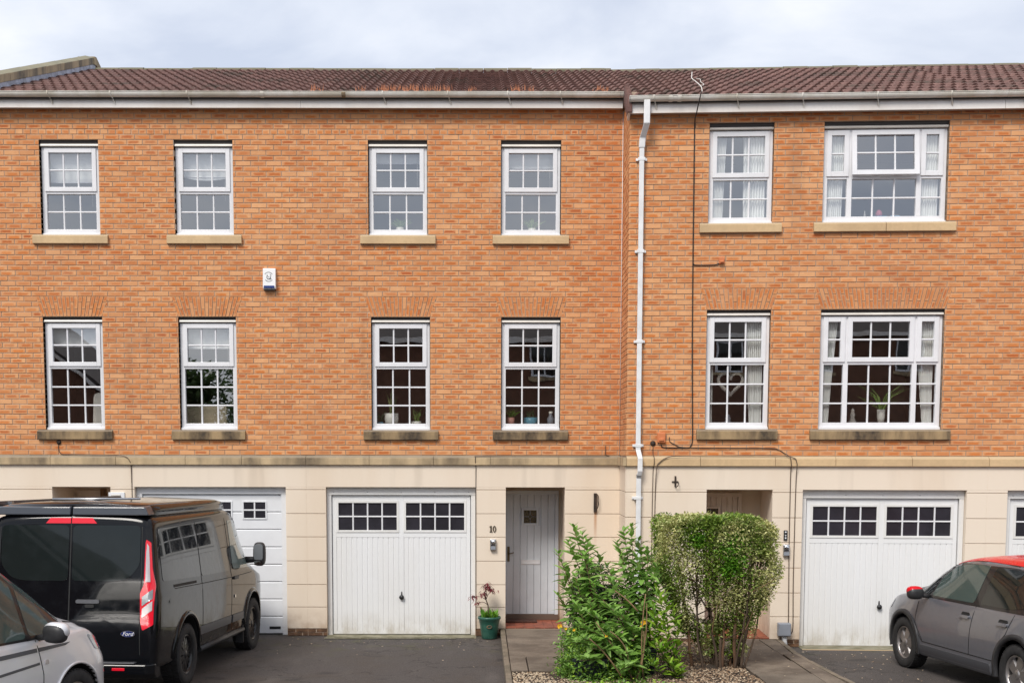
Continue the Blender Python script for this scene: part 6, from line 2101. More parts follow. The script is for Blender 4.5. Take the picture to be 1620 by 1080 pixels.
# rear bumper with step and reflectors
mb = MB(); pr = [(-.075, .40), (-.08, .30), (-.03, .24), (.10, .24), (.10, .405)]
vs = []
for x in (-.95, -.88, .88, .95):
    k = 0.09 if abs(x) > .9 else 0
    vs += [(x, y+k, z) for y, z in pr]
mb.add(vs, [tuple(4-i for i in range(5)), tuple(15+i for i in range(5))]+[(c*5+i, c*5+(i+1) % 5, (c+1)*5+(i+1) % 5, (c+1)*5+i) for c in range(3) for i in range(5)])
bmp = mb.build('bumper', M['paint_black'], V, bevel=0.012)
mb = MB(); mb.box(-.75, .75, -.065, .02, .4065, .42); mb.build('step_tread', M['trim_grey'], bmp, bevel=0.004)
for s_ in (-1, 1):
    mb = MB(); mb.box(.58*s_-.07, .58*s_+.07, -.086, -.07, .335, .365); mb.build('reflector', M['red_lens'], bmp, bevel=0.004)
for s_, ax in ((1, '+x'), (-1, '-x')):
    def P(pl): return pl if s_ > 0 else pl[::-1]
    patch(P(roundpoly([(.27, 1.27), (1.60, 1.22), (1.60, 1.845), (.30, 1.845)], .05)), ax, vb_, .004).build('side_window', M['car_glass'], V)
    patch(P(roundpoly([(1.63, 1.22), (2.78, 1.19), (2.74, 1.845), (1.63, 1.845)], .05)), ax, vb_, .004).build('side_window', M['car_glass'], V)
    patch(P(roundpoly([(2.98, 1.20), (3.95, 1.16), (4.10, 1.22), (3.72, 1.60), (3.40, 1.825), (2.98, 1.84)], .05)), ax, vb_, .004).build('cab_window', M['cab_glass'], V)
    seam(V, 'door_seam', [(1.615, 1.93), (1.615, .42)], ax, vb_, .010)
    seam(V, 'door_seam', [(2.86, 1.93), (2.87, .95), (2.83, .42)], ax, vb_, .010)
    seam(V, 'door_seam', [(.62, 1.16), (1.60, 1.13), (2.86, 1.10), (3.9, 1.09)], ax, vb_, .009)
    seam(V, 'door_rail', [(.60, 1.19), (1.40, 1.17)], ax, vb_, .030)
    seam(V, 'window_pillar', [(3.62, 1.21), (3.60, 1.66)], ax, vb_, .024)
    patch(P([(1.50, .52), (2.82, .50), (2.82, .60), (1.50, .62)]), ax, vb_, .012, .1).build('side_moulding', M['trim_grey'], V)
    patch(P([(2.90, .50), (3.46, .49), (3.42, .59), (2.90, .60)]), ax, vb_, .012, .1).build('side_moulding', M['trim_grey'], V)
    patch(P(roundpoly([(2.95, 1.06), (3.15, 1.06), (3.15, 1.10), (2.95, 1.10)], .015)), ax, vb_, .02, .05).build('door_handle', M['trim'], V)
    patch(P(roundpoly([(2.98, .82), (3.02, .82), (3.02, .86), (2.98, .86)], .01)), ax, vb_, .012, .05).build('lock', M['chrome'], V)
    # flared wheel arches
    for yc_ in (1.03, 3.96):
        fl = MB(); pr_ = []
        nA = 22
        for k in range(nA+1):
            a = rad(-8)+rad(196)*k/nA
            for rr, ox in ((.437, .0), (.437, .022), (.475, .026), (.50, .0)):
                yy_, zz_ = yc_+rr*math.cos(a), .37+rr*math.sin(a)
                h, nrm, _, _ = vb_.ray_cast(AX[ax][1](yc_+max(rr, .47)*math.cos(a), .37+max(rr, .47)*math.sin(a)), AX[ax][0])
                bxx = h.x if h else .98*s_
                fl.v.append((bxx+s_*ox, yy_, zz_))
        for k in range(nA):
            for j in range(3):
                q_ = (k*4+j, k*4+j+1, (k+1)*4+j+1, (k+1)*4+j)
                fl.f.append(q_ if s_ < 0 else q_[::-1]); fl.mi.append(0); fl.sm.append(True)
        fl.build('wheel_arch', M['paint_black'], V)
    mb = MB(); mb.tube([(s_*.965, 1.52, .34), (s_*.965, 3.45, .34)], .035, 8); mb.build('side_sill', M['trim'], V)
    mb = MB(); mb.box(s_*.93-.05, s_*.93+.05, 3.42, 3.44, .16, .40); mb.build('mud_flap', M['trim'], V)
    # door mirror
    mr = blob('mirror', V, M['trim'], (.085, .07, .165), (s_*1.13, 3.76, 1.345), e_=3.2)
    mb = MB(); mb.tube([(s_*.92, 3.80, 1.26), (s_*1.08, 3.77, 1.27)], [.05, .04], 8); mb.build('mirror_arm', M['trim'], V)
    mb = MB(); g_ = [(s_*1.13+u, 3.76-.0715, 1.375+v_) for u, v_ in roundpoly([(-.062, -.105), (.062, -.105), (.062, .105), (-.062, .105)], .03)]
    mb.add(g_, [tuple(range(len(g_)))]); mb.build('mirror_glass', M['clear_lens'], V)
    mb = MB(); g_ = [(s_*1.13+u, 3.76-.073, 1.225+v_) for u, v_ in roundpoly([(-.058, -.03), (.058, -.03), (.058, .03), (-.058, .03)], .015)]
    mb.add(g_, [tuple(range(len(g_)))]); mb.build('mirror_glass', M['chrome'], V)
    for yc_ in (1.03, 3.96):
        wheel(V, s_*.875, yc_, .355, .235, .235, s_, M['rim_black'], 9, 'y')
patch([(-.70, 1.26), (.70, 1.26), (.66, 1.86), (-.66, 1.86)], 'front', vb_, .004).build('windscreen', M['car_glass2'], V)

# ---- small hatchback builder
def hatch(root, tab, zbelt, paint, L_, axles, rt, rim_mat, spokes, style, spec):
    def sect(p):
        zb, wl, wm, ws, wt, zt = p
        zl = min(zbelt, zt-.09)
        return [(0, zb), (wl*.9, zb), (wl, zb+.03), (wl+.01, zb+.14), (wm, zb+.28), (wm, min(.70, zl-.10)), (ws+.012, zl-.03), (ws-.01, zl+.01), (wt+.03, max(zl+.03, zt-.09)), (wt-.03, max(zl+.05, zt-.02)), (wt*.6, max(zl+.06, zt+.01)), (0, max(zl+.06, zt+.025))]
    ys = sorted({round(tab[0][0]+(tab[-1][0]-tab[0][0])*i/60, 4) for i in range(61)} | {round(r[0], 4) for r in tab} | {tab[0][0]+d for d in (.01, .025, .05)} | {tab[-1][0]-d for d in (.01, .025, .05)})
    me, bvh = body_mesh(tab, sect, ys, [(y, rt*1.0, rt*1.17) for y in axles], .60, 'body', [paint])
    put('body', me, root)
    wx = tab[len(tab)//2][3]
    for s_ in (-1, 1):
        for y in axles:
            wheel(root, s_*(wx-.112), y, rt, .205, rt*.66, s_, rim_mat, spokes, style)
    return bvh
def arch_trim(root, bvh, yc_, zc_, r0, r1, s_, mat, a0=-12, a1=192, depth=.016):
    ax = '+x' if s_ > 0 else '-x'
    fl = MB(); nA = 24
    for k in range(nA+1):
        a = rad(a0)+rad(a1-a0)*k/nA
        for rr, ox in ((r0, -.02), (r0, depth), (r1, depth), (r1, 0.0)):
            q_ = max(rr, r0+.03)
            h, nrm, _, _ = bvh.ray_cast(AX[ax][1](yc_+q_*math.cos(a), max(.27, zc_+q_*math.sin(a))), AX[ax][0])
            bxx = h.x if (h and abs(h.x) > .6) else (fl.v[-1][0] if fl.v else .85*s_)
            fl.v.append((bxx+s_*ox, yc_+rr*math.cos(a), zc_+rr*math.sin(a)))
    for k in range(nA):
        for j in range(3):
            q_ = (k*4+j, k*4+j+1, (k+1)*4+j+1, (k+1)*4+j)
            fl.f.append(q_ if s_ < 0 else q_[::-1]); fl.mi.append(0); fl.sm.append(True)
    fl.build('wheel_arch', M[mat], root)

# ---- grey hatchback with red roof, nose to the right-hand garage (seen from its left)
ry = math.atan2(-0.30, 2.45)
RC = thing('car', 'grey hatchback with a red roof and red door mirror beside the right garage', 'car')
front_l = Vector((5.48, -2.80, 0)); dirv = Vector((math.sin(ry), math.cos(ry), 0)); rgt = Vector((math.cos(ry), -math.sin(ry), 0))
FA = 3.20     # front axle along the car from its tail
org = front_l + rgt*0.76 - dirv*FA
RC.location = (org.x, org.y, gz(org.y)); RC.rotation_euler = (-math.atan(SLOPE*.98), 0, -ry)
ctab = [(0.0, .34, .70, .72, .66, .56, .72), (.03, .31, .77, .80, .73, .60, .90), (.12, .27, .82, .845, .775, .60, 1.10), (.30, .24, .84, .868, .795, .59, 1.34), (.60, .22, .85, .872, .80, .585, 1.44), (1.1, .21, .85, .872, .805, .585, 1.485), (1.6, .21, .85, .872, .81, .59, 1.49), (2.1, .21, .85, .872, .81, .585, 1.465), (2.45, .21, .85, .872, .81, .575, 1.40),
        (2.75, .21, .85, .872, .81, .60, 1.26), (3.02, .21, .85, .87, .81, .645, 1.09), (3.2, .21, .85, .868, .80, .67, 1.035), (3.5, .21, .835, .85, .775, .63, .985), (3.75, .22, .78, .79, .71, .56, .92), (3.9, .24, .70, .71, .63, .48, .82), (3.98, .28, .58, .60, .54, .40, .68)]
rb = hatch(RC, ctab, .95, M['paint_grey'], 4.0, (.66, FA), .318, M['rim_alloy'], 5, 'b', None)
patch([(-.56, .42), (.56, .42), (.575, 1.4), (.555, 2.42), (-.555, 2.42), (-.575, 1.4)], 'top', rb, .006).build('roof', M['paint_red'], RC)
for s_, ax in ((1, '+x'), (-1, '-x')):
    def P(pl): return pl if s_ > 0 else pl[::-1]
    # black floating pillars under the red roof
    patch(P(roundpoly([(.42, .985), (.55, .955), (2.95, .945), (3.18, .98), (2.86, 1.20), (2.52, 1.36), (2.15, 1.435), (1.6, 1.455), (.95, 1.44), (.52, 1.35), (.33, 1.20)], .03)), ax, rb, .004).build('window_surround', M['rim_black'], RC)
    patch(P(roundpoly([(.62, 1.02), (.90, .985), (1.50, .98), (1.46, 1.405), (1.0, 1.395), (.62, 1.31)], .05)), ax, rb, .007).build('side_window', M['car_glass'], RC)
    patch(P(roundpoly([(1.63, .98), (2.60, .975), (2.60, 1.20), (2.36, 1.345), (2.05, 1.395), (1.60, 1.41)], .04)), ax, rb, .007).build('side_window', M['car_glass2'], RC)
    patch(P(roundpoly([(2.66, .98), (2.98, .98), (2.80, 1.13), (2.66, 1.195)], .03)), ax, rb, .007).build('quarter_window', M['car_glass'], RC)
    seam(RC, 'door_seam', [(1.56, .95), (1.58, .70), (1.60, .40)], ax, rb, .009)
    seam(RC, 'door_seam', [(2.86, .95), (2.88, .62), (2.70, .42)], ax, rb, .009)
    seam(RC, 'door_seam', [(.78, .94), (.86, .72), (1.02, .58), (1.10, .42)], ax, rb, .009)
    seam(RC, 'sill_line', [(1.05, .40), (2.70, .40), (2.85, .52)], ax, rb, .010)
    patch(P(roundpoly([(1.15, .23), (2.78, .23), (2.78, .36), (1.15, .36)], .03)), ax, rb, .010).build('sill_cladding', M['trim_grey'], RC)
    for y in (1.72, .94):
        patch(P(roundpoly([(y-.08, .80), (y+.10, .80), (y+.10, .87), (y-.08, .87)], .035)), ax, rb, .003, .04).build('handle_recess', M['seam'], RC)
        patch(P(roundpoly([(y-.095, .80), (y+.105, .80), (y+.105, .832), (y-.095, .832)], .015)), ax, rb, .026, .05).build('door_handle', M['paint_grey'], RC)
    for y in (.66, FA):
        arch_trim(RC, rb, y, .318, .372, .432, s_, 'trim')
    mr = blob('mirror', RC, M['trim'], (.10, .075, .075), (s_*.985, 2.66, 1.00), (0, 0, s_*-.1), 2.8)
    mb = MB(); m2 = blob('mirror_cap', RC, M['paint_red'], (.098, .078, .062), (s_*.987, 2.672, 1.026), (0, 0, s_*-.1), 2.6)
    mb = MB(); mb.tube([(s_*.80, 2.66, .96), (s_*.93, 2.66, .975)], [.03, .025], 8); mb.build('mirror_arm', M['trim'], RC)
    patch(P(roundpoly([(3.66, .72), (3.86, .70), (3.80, .82), (3.62, .84)], .03)), ax, rb, .006, .04).build('headlight', M['clear_lens'], RC)
seam(RC, 'bonnet_seam', [(-.62, 3.10), (-.60, 3.6), (-.45, 3.84)], 'top', rb, .012)
seam(RC, 'bonnet_seam', [(.62, 3.10), (.60, 3.6), (.45, 3.84)], 'top', rb, .012)
patch([(-.60, 2.50), (.60, 2.50), (.68, 3.04), (-.68, 3.04)], 'top', rb, .005).build('windscreen', M['car_glass'], RC)
patch(roundpoly([(-.56, 1.02), (.56, 1.02), (.50, 1.36), (-.50, 1.36)], .05), 'rear', rb, .005).build('rear_window', M['car_glass'], RC)

# ---- silver car in the left foreground, seen from its right
sy = rad(15)
SV = thing('car', 'silver car with a dark waistline stripe in the lower left corner', 'car')
dirv = Vector((math.sin(sy), math.cos(sy), 0)); rgt = Vector((math.cos(sy), -math.sin(sy), 0))
FA2 = 3.35
fr_r = Vector((-3.80, -7.05, 0)); org = fr_r - rgt*0.80 - dirv*FA2
SV.location = (org.x, org.y, gz(org.y)); SV.rotation_euler = (-math.atan(SLOPE*.6), 0, -sy)
stab = [(0.0, .36, .70, .74, .68, .58, .80), (.04, .32, .78, .82, .75, .64, 1.15), (.12, .28, .83, .86, .79, .66, 1.5), (.30, .25, .85, .88, .81, .66, 1.78), (.7, .23, .86, .885, .82, .655, 1.86), (1.3, .22, .86, .888, .825, .65, 1.885), (1.8, .22, .86, .888, .825, .645, 1.885), (2.15, .22, .86, .888, .825, .635, 1.85), (2.4, .22, .86, .888, .825, .62, 1.775), (2.75, .22, .86, .888, .825, .61, 1.59),
        (3.05, .22, .86, .888, .825, .625, 1.395), (3.35, .22, .86, .885, .82, .66, 1.185), (3.52, .22, .85, .88, .80, .66, 1.12), (3.72, .22, .84, .86, .77, .63, 1.06), (3.9, .23, .79, .80, .71, .56, .97), (4.02, .25, .70, .71, .62, .47, .86), (4.08, .3, .58, .60, .52, .40, .72)]
sb_ = hatch(SV, stab, 1.0, M['paint_silver'], 4.1, (.72, FA2), .33, M['rim_alloy'], 5, 'b', None)
for s_, ax in ((1, '+x'), (-1, '-x')):
    def P(pl): return pl if s_ > 0 else pl[::-1]
    patch(P(roundpoly([(.62, 1.06), (3.12, 1.0), (3.40, 1.03), (3.08, 1.29), (2.75, 1.51), (2.38, 1.70), (1.9, 1.80), (.8, 1.80), (.5, 1.68)], .04)), ax, sb_, .004).build('window_surround', M['rim_black'], SV)
    patch(P(roundpoly([(1.60, 1.055), (2.70, 1.03), (2.68, 1.50), (2.36, 1.66), (1.9, 1.755), (1.60, 1.76)], .05)), ax, sb_, .007).build('side_window', M['car_glass2'], SV)
    patch(P(roundpoly([(2.75, 1.045), (3.14, 1.035), (3.02, 1.26), (2.75, 1.455)], .03)), ax, sb_, .007).build('quarter_window', M['car_glass2'], SV)
    patch(P(roundpoly([(.68, 1.11), (1.42, 1.06), (1.42, 1.755), (.8, 1.74)], .05)), ax, sb_, .007).build('side_window', M['car_glass'], SV)
    patch(P([(.5, .905), (2.80, .90), (2.80, .935), (.5, .945)]), ax, sb_, .004, .1).build('stripe', M['trim_grey'], SV)
    patch(P([(2.83, .90), (3.22, .905), (3.30, .925), (2.83, .935)]), ax, sb_, .004, .1).build('stripe', M['trim_grey'], SV)
    seam(SV, 'door_seam', [(2.815, 1.0), (2.84, .70), (2.80, .40)], ax, sb_, .009)
    seam(SV, 'door_seam', [(1.46, 1.0), (1.46, .40)], ax, sb_, .009)
    seam(SV, 'door_crease', [(1.2, .735), (2.8, .80)], ax, sb_, .022, 'trim_grey', .0025)
    patch(P(roundpoly([(1.62, .765), (1.86, .765), (1.86, .81), (1.62, .81)], .02)), ax, sb_, .028, .05).build('door_handle', M['chrome'], SV)
    patch(P(roundpoly([(1.68, .74), (1.80, .74), (1.80, .85), (1.68, .85)], .04)), ax, sb_, .004, .04).build('handle_recess', M['trim_grey'], SV)
    patch(P(roundpoly([(2.88, .78), (2.93, .78), (2.93, .82), (2.88, .82)], .015)), ax, sb_, .008, .04).build('indicator', M['white_lens'], SV)
    for y in (.72, FA2):
        arch_trim(SV, sb_, y, .33, .386, .405, s_, 'paint_silver', depth=.012)
    mr = blob('mirror', SV, M['trim'], (.115, .07, .085), (s_*1.0, 2.85, 1.065), (0, 0, s_*-.1), 2.8)
    m2 = blob('mirror_cap', SV, M['paint_silver'], (.119, .074, .078), (s_*1.004, 2.868, 1.088), (0, 0, s_*-.1), 2.6)
    mb = MB(); mb.tube([(s_*.82, 2.87, 1.02), (s_*.94, 2.86, 1.035)], [.03, .025], 8); mb.build('mirror_arm', M['trim'], SV)
    patch(P(roundpoly([(3.72, .80), (3.98, .76), (3.86, .90), (3.62, .95)], .03)), ax, sb_, .006, .04).build('headlight', M['clear_lens'], SV)
patch([(-.62, 2.5), (.62, 2.5), (.68, 3.34), (-.68, 3.34)], 'top', sb_, .005).build('windscreen', M['car_glass2'], SV)
seam(SV, 'bonnet_seam', [(-.66, 3.45), (-.62, 3.75), (-.4, 3.92)], 'top', sb_, .010)
seam(SV, 'bonnet_seam', [(.66, 3.45), (.62, 3.75), (.4, 3.92)], 'top', sb_, .010)

# ------------------------------------------------------------------ things behind the windows
def here(h, x, y, z):
    return wc(x, y, z) if h is house_c else Vector((x, y, z))
def inside(h, name, label, cat, x, y, z, group=None):
    return thing(name, label, cat, here(h, x, y, z), -TH if h is house_c else 0, group)
M['blind'] = simple('blind_fabric', (0.72, 0.73, 0.72), 0.85)
mt, t, b = newmat('curtain_fabric'); M['curtain'] = mt
b.inputs['Base Color'].default_value = (0.88, 0.88, 0.85, 1); b.inputs['Roughness'].default_value = 0.9
M['pot_white'] = simple('pot_white', (0.70, 0.68, 0.62), 0.4)
M['pot_pink'] = simple('pot_pink', (0.50, 0.24, 0.19), 0.5)
M['pot_teal'] = simple('pot_teal', (0.08, 0.24, 0.32), 0.4)
M['beige'] = simple('sofa_beige', (0.55, 0.46, 0.33), 0.9, var=0.1)
M['wicker'] = simple('wicker_grey', (0.48, 0.45, 0.41), 0.8, var=0.3, vscale=60)
M['toy_blue'] = simple('toy_blue', (0.10, 0.42, 0.72), 0.5)
M['toy_pink'] = simple('toy_pink', (0.72, 0.16, 0.25), 0.5)

def blind(h, a, b_, z0, z1, label, sag=0.0):
    o = inside(h, 'roller_blind', label, 'blind', (a+b_)/2, 0.20, z0)
    mb = MB(); n = 10; w = (b_-a)/2
    for i in range(n+1):
        u = -w+2*w*i/n; s_ = -sag*(1-(u/w)**2)
        for k in range(5):
            mb.v.append((u, 0.012*math.sin(k*1.9), (z1-z0)*k/4+s_*(1-k/4)))
    for i in range(n):
        for k in range(4):
            mb.f.append((i*5+k, (i+1)*5+k, (i+1)*5+k+1, i*5+k+1)); mb.mi.append(0); mb.sm.append(True)
    mb.build('fabric', M['blind'], o)
    mb = MB(); mb.tube([(-w, 0.0, -sag*0-.0), (w, 0.0, 0.0)], .008, 6); mb.build('hem_bar', M['upvc'], o)
    mb = MB(); mb.tube([(w*.78, -.02, z1-z0), (w*.78, -.02, -.35)], .003, 5); mb.build('cord', M['pot_white'], o)
blind(house_a, -6.40, -5.68, 6.72, 7.15, 'pale blind pulled half down behind the far left upper window')
blind(house_a, -4.42, -3.72, 6.80, 7.15, 'pale sagging blind behind the second upper window from the left', 0.05)
blind(house_a, -6.40, -5.68, 4.33, 4.64, 'pale blind at the top of the far left middle-floor window')
blind(house_a, -4.40, -3.72, 4.30, 4.64, 'pale blind at the top of the middle-floor window above the sectional garage door')
blind(house_b, -1.58, -0.88, 7.0, 7.15, 'pale blind rolled high behind the third upper window from the left')
blind(house_b, 0.36, 1.08, 6.93, 7.15, 'pale blind with a long pull cord behind the fourth upper window from the left')

def curtain(h, x0, x1, z0, z1, pinch, side, label):
    """gathered cloth; pinch pulls it towards side (-1 left, +1 right) lower down"""
    o = inside(h, 'curtain', label, 'curtain', (x0+x1)/2, 0.16, z0)
    mb = MB(); nx, nz_ = 36, 10; w = (x1-x0)/2
    for i in range(nx+1):
        for k in range(nz_+1):
            t_ = k/nz_; u = -w+2*w*i/nx
            p = pinch*max(0, (1-t_))**0.8
            u = side*w+(u-side*w)*(1-p)
            mb.v.append((u, 0.030*math.sin(i*1.45+0.6*math.sin(k*.5)), (z1-z0)*t_))
    for i in range(nx):
        for k in range(nz_):
            a = i*(nz_+1)+k
            mb.f.append((a, a+nz_+1, a+nz_+2, a+1)); mb.mi.append(0); mb.sm.append(True)
    mb.build('cloth', M['curtain'], o)
curtain(house_c, 1.16, 1.36, 5.97, 7.15, 0.25, -1, 'white curtain at the left of the narrow upper window by the black cable')
curtain(house_c, 1.58, 1.90, 5.97, 7.15, 0.05, 1, 'full white curtain at the right of the narrow upper window by the black cable')
curtain(house_c, 2.74, 2.98, 5.97, 7.15, 0.1, -1, 'white curtain in the left light of the wide upper window')
curtain(house_c, 3.98, 4.27, 5.97, 7.15, 0.1, 1, 'white curtain in the right light of the wide upper window')
curtain(house_c, 1.16, 1.23, 3.15, 4.64, 0.3, -1, 'thin white curtain edge left of the hanging heart')
curtain(house_c, 1.64, 1.91, 3.15, 4.64, 0.35, 1, 'gathered white curtain right of the hanging heart')
curtain(house_c, 2.74, 2.96, 3.15, 4.64, 0.55, -1, 'tied-back white curtain in the left light of the wide middle-floor window')
curtain(house_c, 3.99, 4.28, 3.15, 4.64, 0.55, 1, 'tied-back white curtain in the right light of the wide middle-floor window')

def pot(h, x, z, r0, r1, hh, mat, label, leaves=None, y=0.235, cat='plant pot', name='plant_pot'):
    o = inside(h, name, label, cat, x, y, z)
    mb = MB(); mb.lathe([(0.001, 0), (r0, 0), (r1, hh*.5), (r1, hh), (r1*.9, hh), (r1*.88, hh*.9), (0.001, hh*.88)], 20); mb.build('pot', M[mat], o)
    if leaves:
        n, l, w, spread, mat2 = leaves
        mb = MB(); cols = []; r = random.Random(int(x*100)+7)
        for i in range(n):
            a = r.uniform(0, 2*PI); s_ = r.uniform(.2, 1)*spread; ll = l*r.uniform(.6, 1.05)
            d = Vector((math.cos(a)*s_, math.sin(a)*s_*.6, 1)).normalized(); e_ = Vector((math.sin(a+.8), math.cos(a+.8), 0))*w
            c = Vector((r.uniform(-r1*.5, r1*.5), r.uniform(-.03, .03), hh*.9))
            p1 = c+d*ll*.5; p2 = c+d*ll+Vector((math.cos(a), math.sin(a)*.5, -.6))*ll*.25*spread
            mb.add([c-e_*.5, c+e_*.5, p1+e_, p2, p1-e_], [(0, 1, 2, 3, 4)], 0, True); cols += [(r.random(), r.random(), 0, 1)]*5
        mb.attr = ('lc', cols); mb.build('leaves', M[mat2], o)
    return o
zb = 3.152
pot(house_b, -1.36, zb, .085, .105, .19, 'pot_white', 'large off-white pot with an upright striped snake plant in the middle-floor window', (16, .42, .017, .22, 'leaf_snake'))
pot(house_b, -0.985, zb, .06, .075, .07, 'pot_white', 'small white bowl with a spiky plant beside the snake plant', (14, .24, .008, .9, 'leaf_tall'))
pot(house_b, -1.53, zb, .04, .05, .06, 'pot_teal', 'small dark pot with a trailing spiky plant in the corner left of the snake plant', (12, .26, .007, .9, 'leaf_dark'))
pot(house_b, 0.435, zb, .05, .058, .13, 'pot_pink', 'pink pot with a spreading green plant in the window above the front door', (20, .2, .014, 1.0, 'leaf_bright'))
pot(house_b, 0.735, zb, .105, .105, .13, 'pot_teal', 'teal planter of cacti in the window above the front door', (26, .14, .009, .25, 'leaf_dark'))
bo = inside(house_b, 'bottle', 'dark glass jar with a pale cap in the window above the front door', 'bottle', 1.04, .27, zb)
mb = MB(); mb.lathe([(.001, 0), (.05, 0), (.055, .12), (.03, .15), (.025, .19)], 16); mb.build('glass_jar', M['grey_box'], bo)
mb = MB(); mb.lathe([(.028, .19), (.03, .22), (.001, .225)], 14); mb.build('cap', M['pot_white'], bo)
zb2 = 5.99
pot(house_b, -1.22, zb2, .05, .06, .09, 'pot_white', 'white pot of pale leaves in the third upper window from the left', (40, .2, .022, 1.3, 'leaf_tall'))
pot(house_b, 0.745, zb2, .05, .06, .08, 'pot_white', 'white pot of pale leaves in the fourth upper window from the left', (40, .2, .022, 1.2, 'leaf_tall'))
ch = inside(house_a, 'chair', 'white rounded chair back behind the far left middle-floor window', 'chair', -5.78, .36, 2.63)
mb = MB(); mb.prism_y(roundpoly([(-.13, .35), (.22, .35), (.25, 1.02), (-.10, 1.02)], .08), 0, .06); mb.build('backrest', M['pot_white'], ch, bevel=.02)
mb = MB(); mb.box(-.13, .25, .06, .45, .38, .46); mb.build('seat', M['pot_white'], ch, bevel=.02)
for lx in (-.1, .2):
    for ly in (.06, .42):
        mb = MB(); mb.tube([(lx, ly, 0), (lx, ly, .38)], .018, 6); mb.build('leg', M['oak'], ch)
so = inside(house_a, 'sofa', 'beige sofa back behind the middle-floor window above the sectional garage door', 'sofa', -4.22, .44, 2.63)
mb = MB(); mb.box(-.35, .34, 0, .22, .12, .84); mb.build('backrest', M['beige'], so, bevel=.05)
mb = MB(); mb.box(-.35, .34, .22, .8, .12, .45); mb.build('seat', M['beige'], so, bevel=.05)
ht = inside(house_c, 'heart_wreath', 'pale wicker heart hanging in the narrow middle-floor window', 'wreath', 1.475, .22, 3.56)
mb = MB(); hp = []
for i in range(49):
    a = 2*PI*i/48
    hp.append(Vector((.0108*16*math.sin(a)**3, 0.0, .19+.0108*(13*math.cos(a)-5*math.cos(2*a)-2*math.cos(3*a)-math.cos(4*a)))))
for k in range(5):
    pts = [p+Vector((.014*math.cos(i*.9+k*1.26), .016*math.sin(i*.9+k*1.26), .010*math.cos(i*.7+k))) for i, p in enumerate(hp)]
    mb.tube(pts, .011, 5, cap=False)
mb.build('wicker', M['wicker'], ht)
mb = MB(); mb.tube([(0, 0, .25), (0, 0, .62)], .004, 5); mb.build('string', M['wicker'], ht)
def ornament(h, x, z, hh, r, mat, label):
    o = inside(h, 'ornament', label, 'ornament', x, .30, z)
    mb = MB(); mb.lathe([(.001, 0), (r, 0), (r*1.05, hh*.2), (r*.55, hh*.45), (r*.75, hh*.62), (r*.4, hh*.8), (r*.5, hh*.9), (.001, hh)], 16); mb.build('figure', M[mat], o)
ornament(house_c, 3.22, zb, .24, .05, 'wicker', 'pale turned ornament in the middle light of the wide middle-floor window')
ornament(house_c, 4.06, zb, .22, .04, 'wicker', 'slim pale ornament beside the right curtain of the wide middle-floor window')
ornament(house_c, 1.46, zb, .16, .06, 'grey_box', 'dark ornament under the hanging heart')
pot(house_c, 3.60, zb, .03, .055, .22, 'pot_white', 'white cone vase with arching grassy leaves in the wide middle-floor window', (22, .55, .008, 1.2, 'leaf_tall'))
bx_ = inside(house_c, 'toy_box', 'sky-blue box with a pink toy on the sill of the wide upper window', 'box', 3.50, .28, 5.985)
mb = MB(); mb.box(-.12, .10, -.06, .06, 0, .07); mb.build('box', M['toy_blue'], bx_, bevel=.006)
mb = MB(); mb.lathe([(.001, .071), (.05, .072), (.045, .13), (.02, .16), (.001, .165)], 14); mb.build('toy', M['toy_pink'], bx_)
bx_ = inside(house_c, 'box', 'pale blue box right of the pink toy on the wide upper window sill', 'box', 3.72, .28, 5.985)
mb = MB(); mb.box(-.07, .06, -.05, .05, 0, .075); mb.build('carton', M['toy_blue'], bx_, bevel=.006)
mb = MB(); mb.box(-.06, .05, -.04, .04, .0755, .085); mb.build('lid', M['pot_white'], bx_, bevel=.003)
ornament(house_c, 3.31, 5.985, .16, .018, 'pot_white', 'slim white figure on the sill left of the blue box')
ornament(house_c, 4.16, 5.985, .09, .05, 'pot_white', 'squat white ornament on the upper sill by the right curtain')

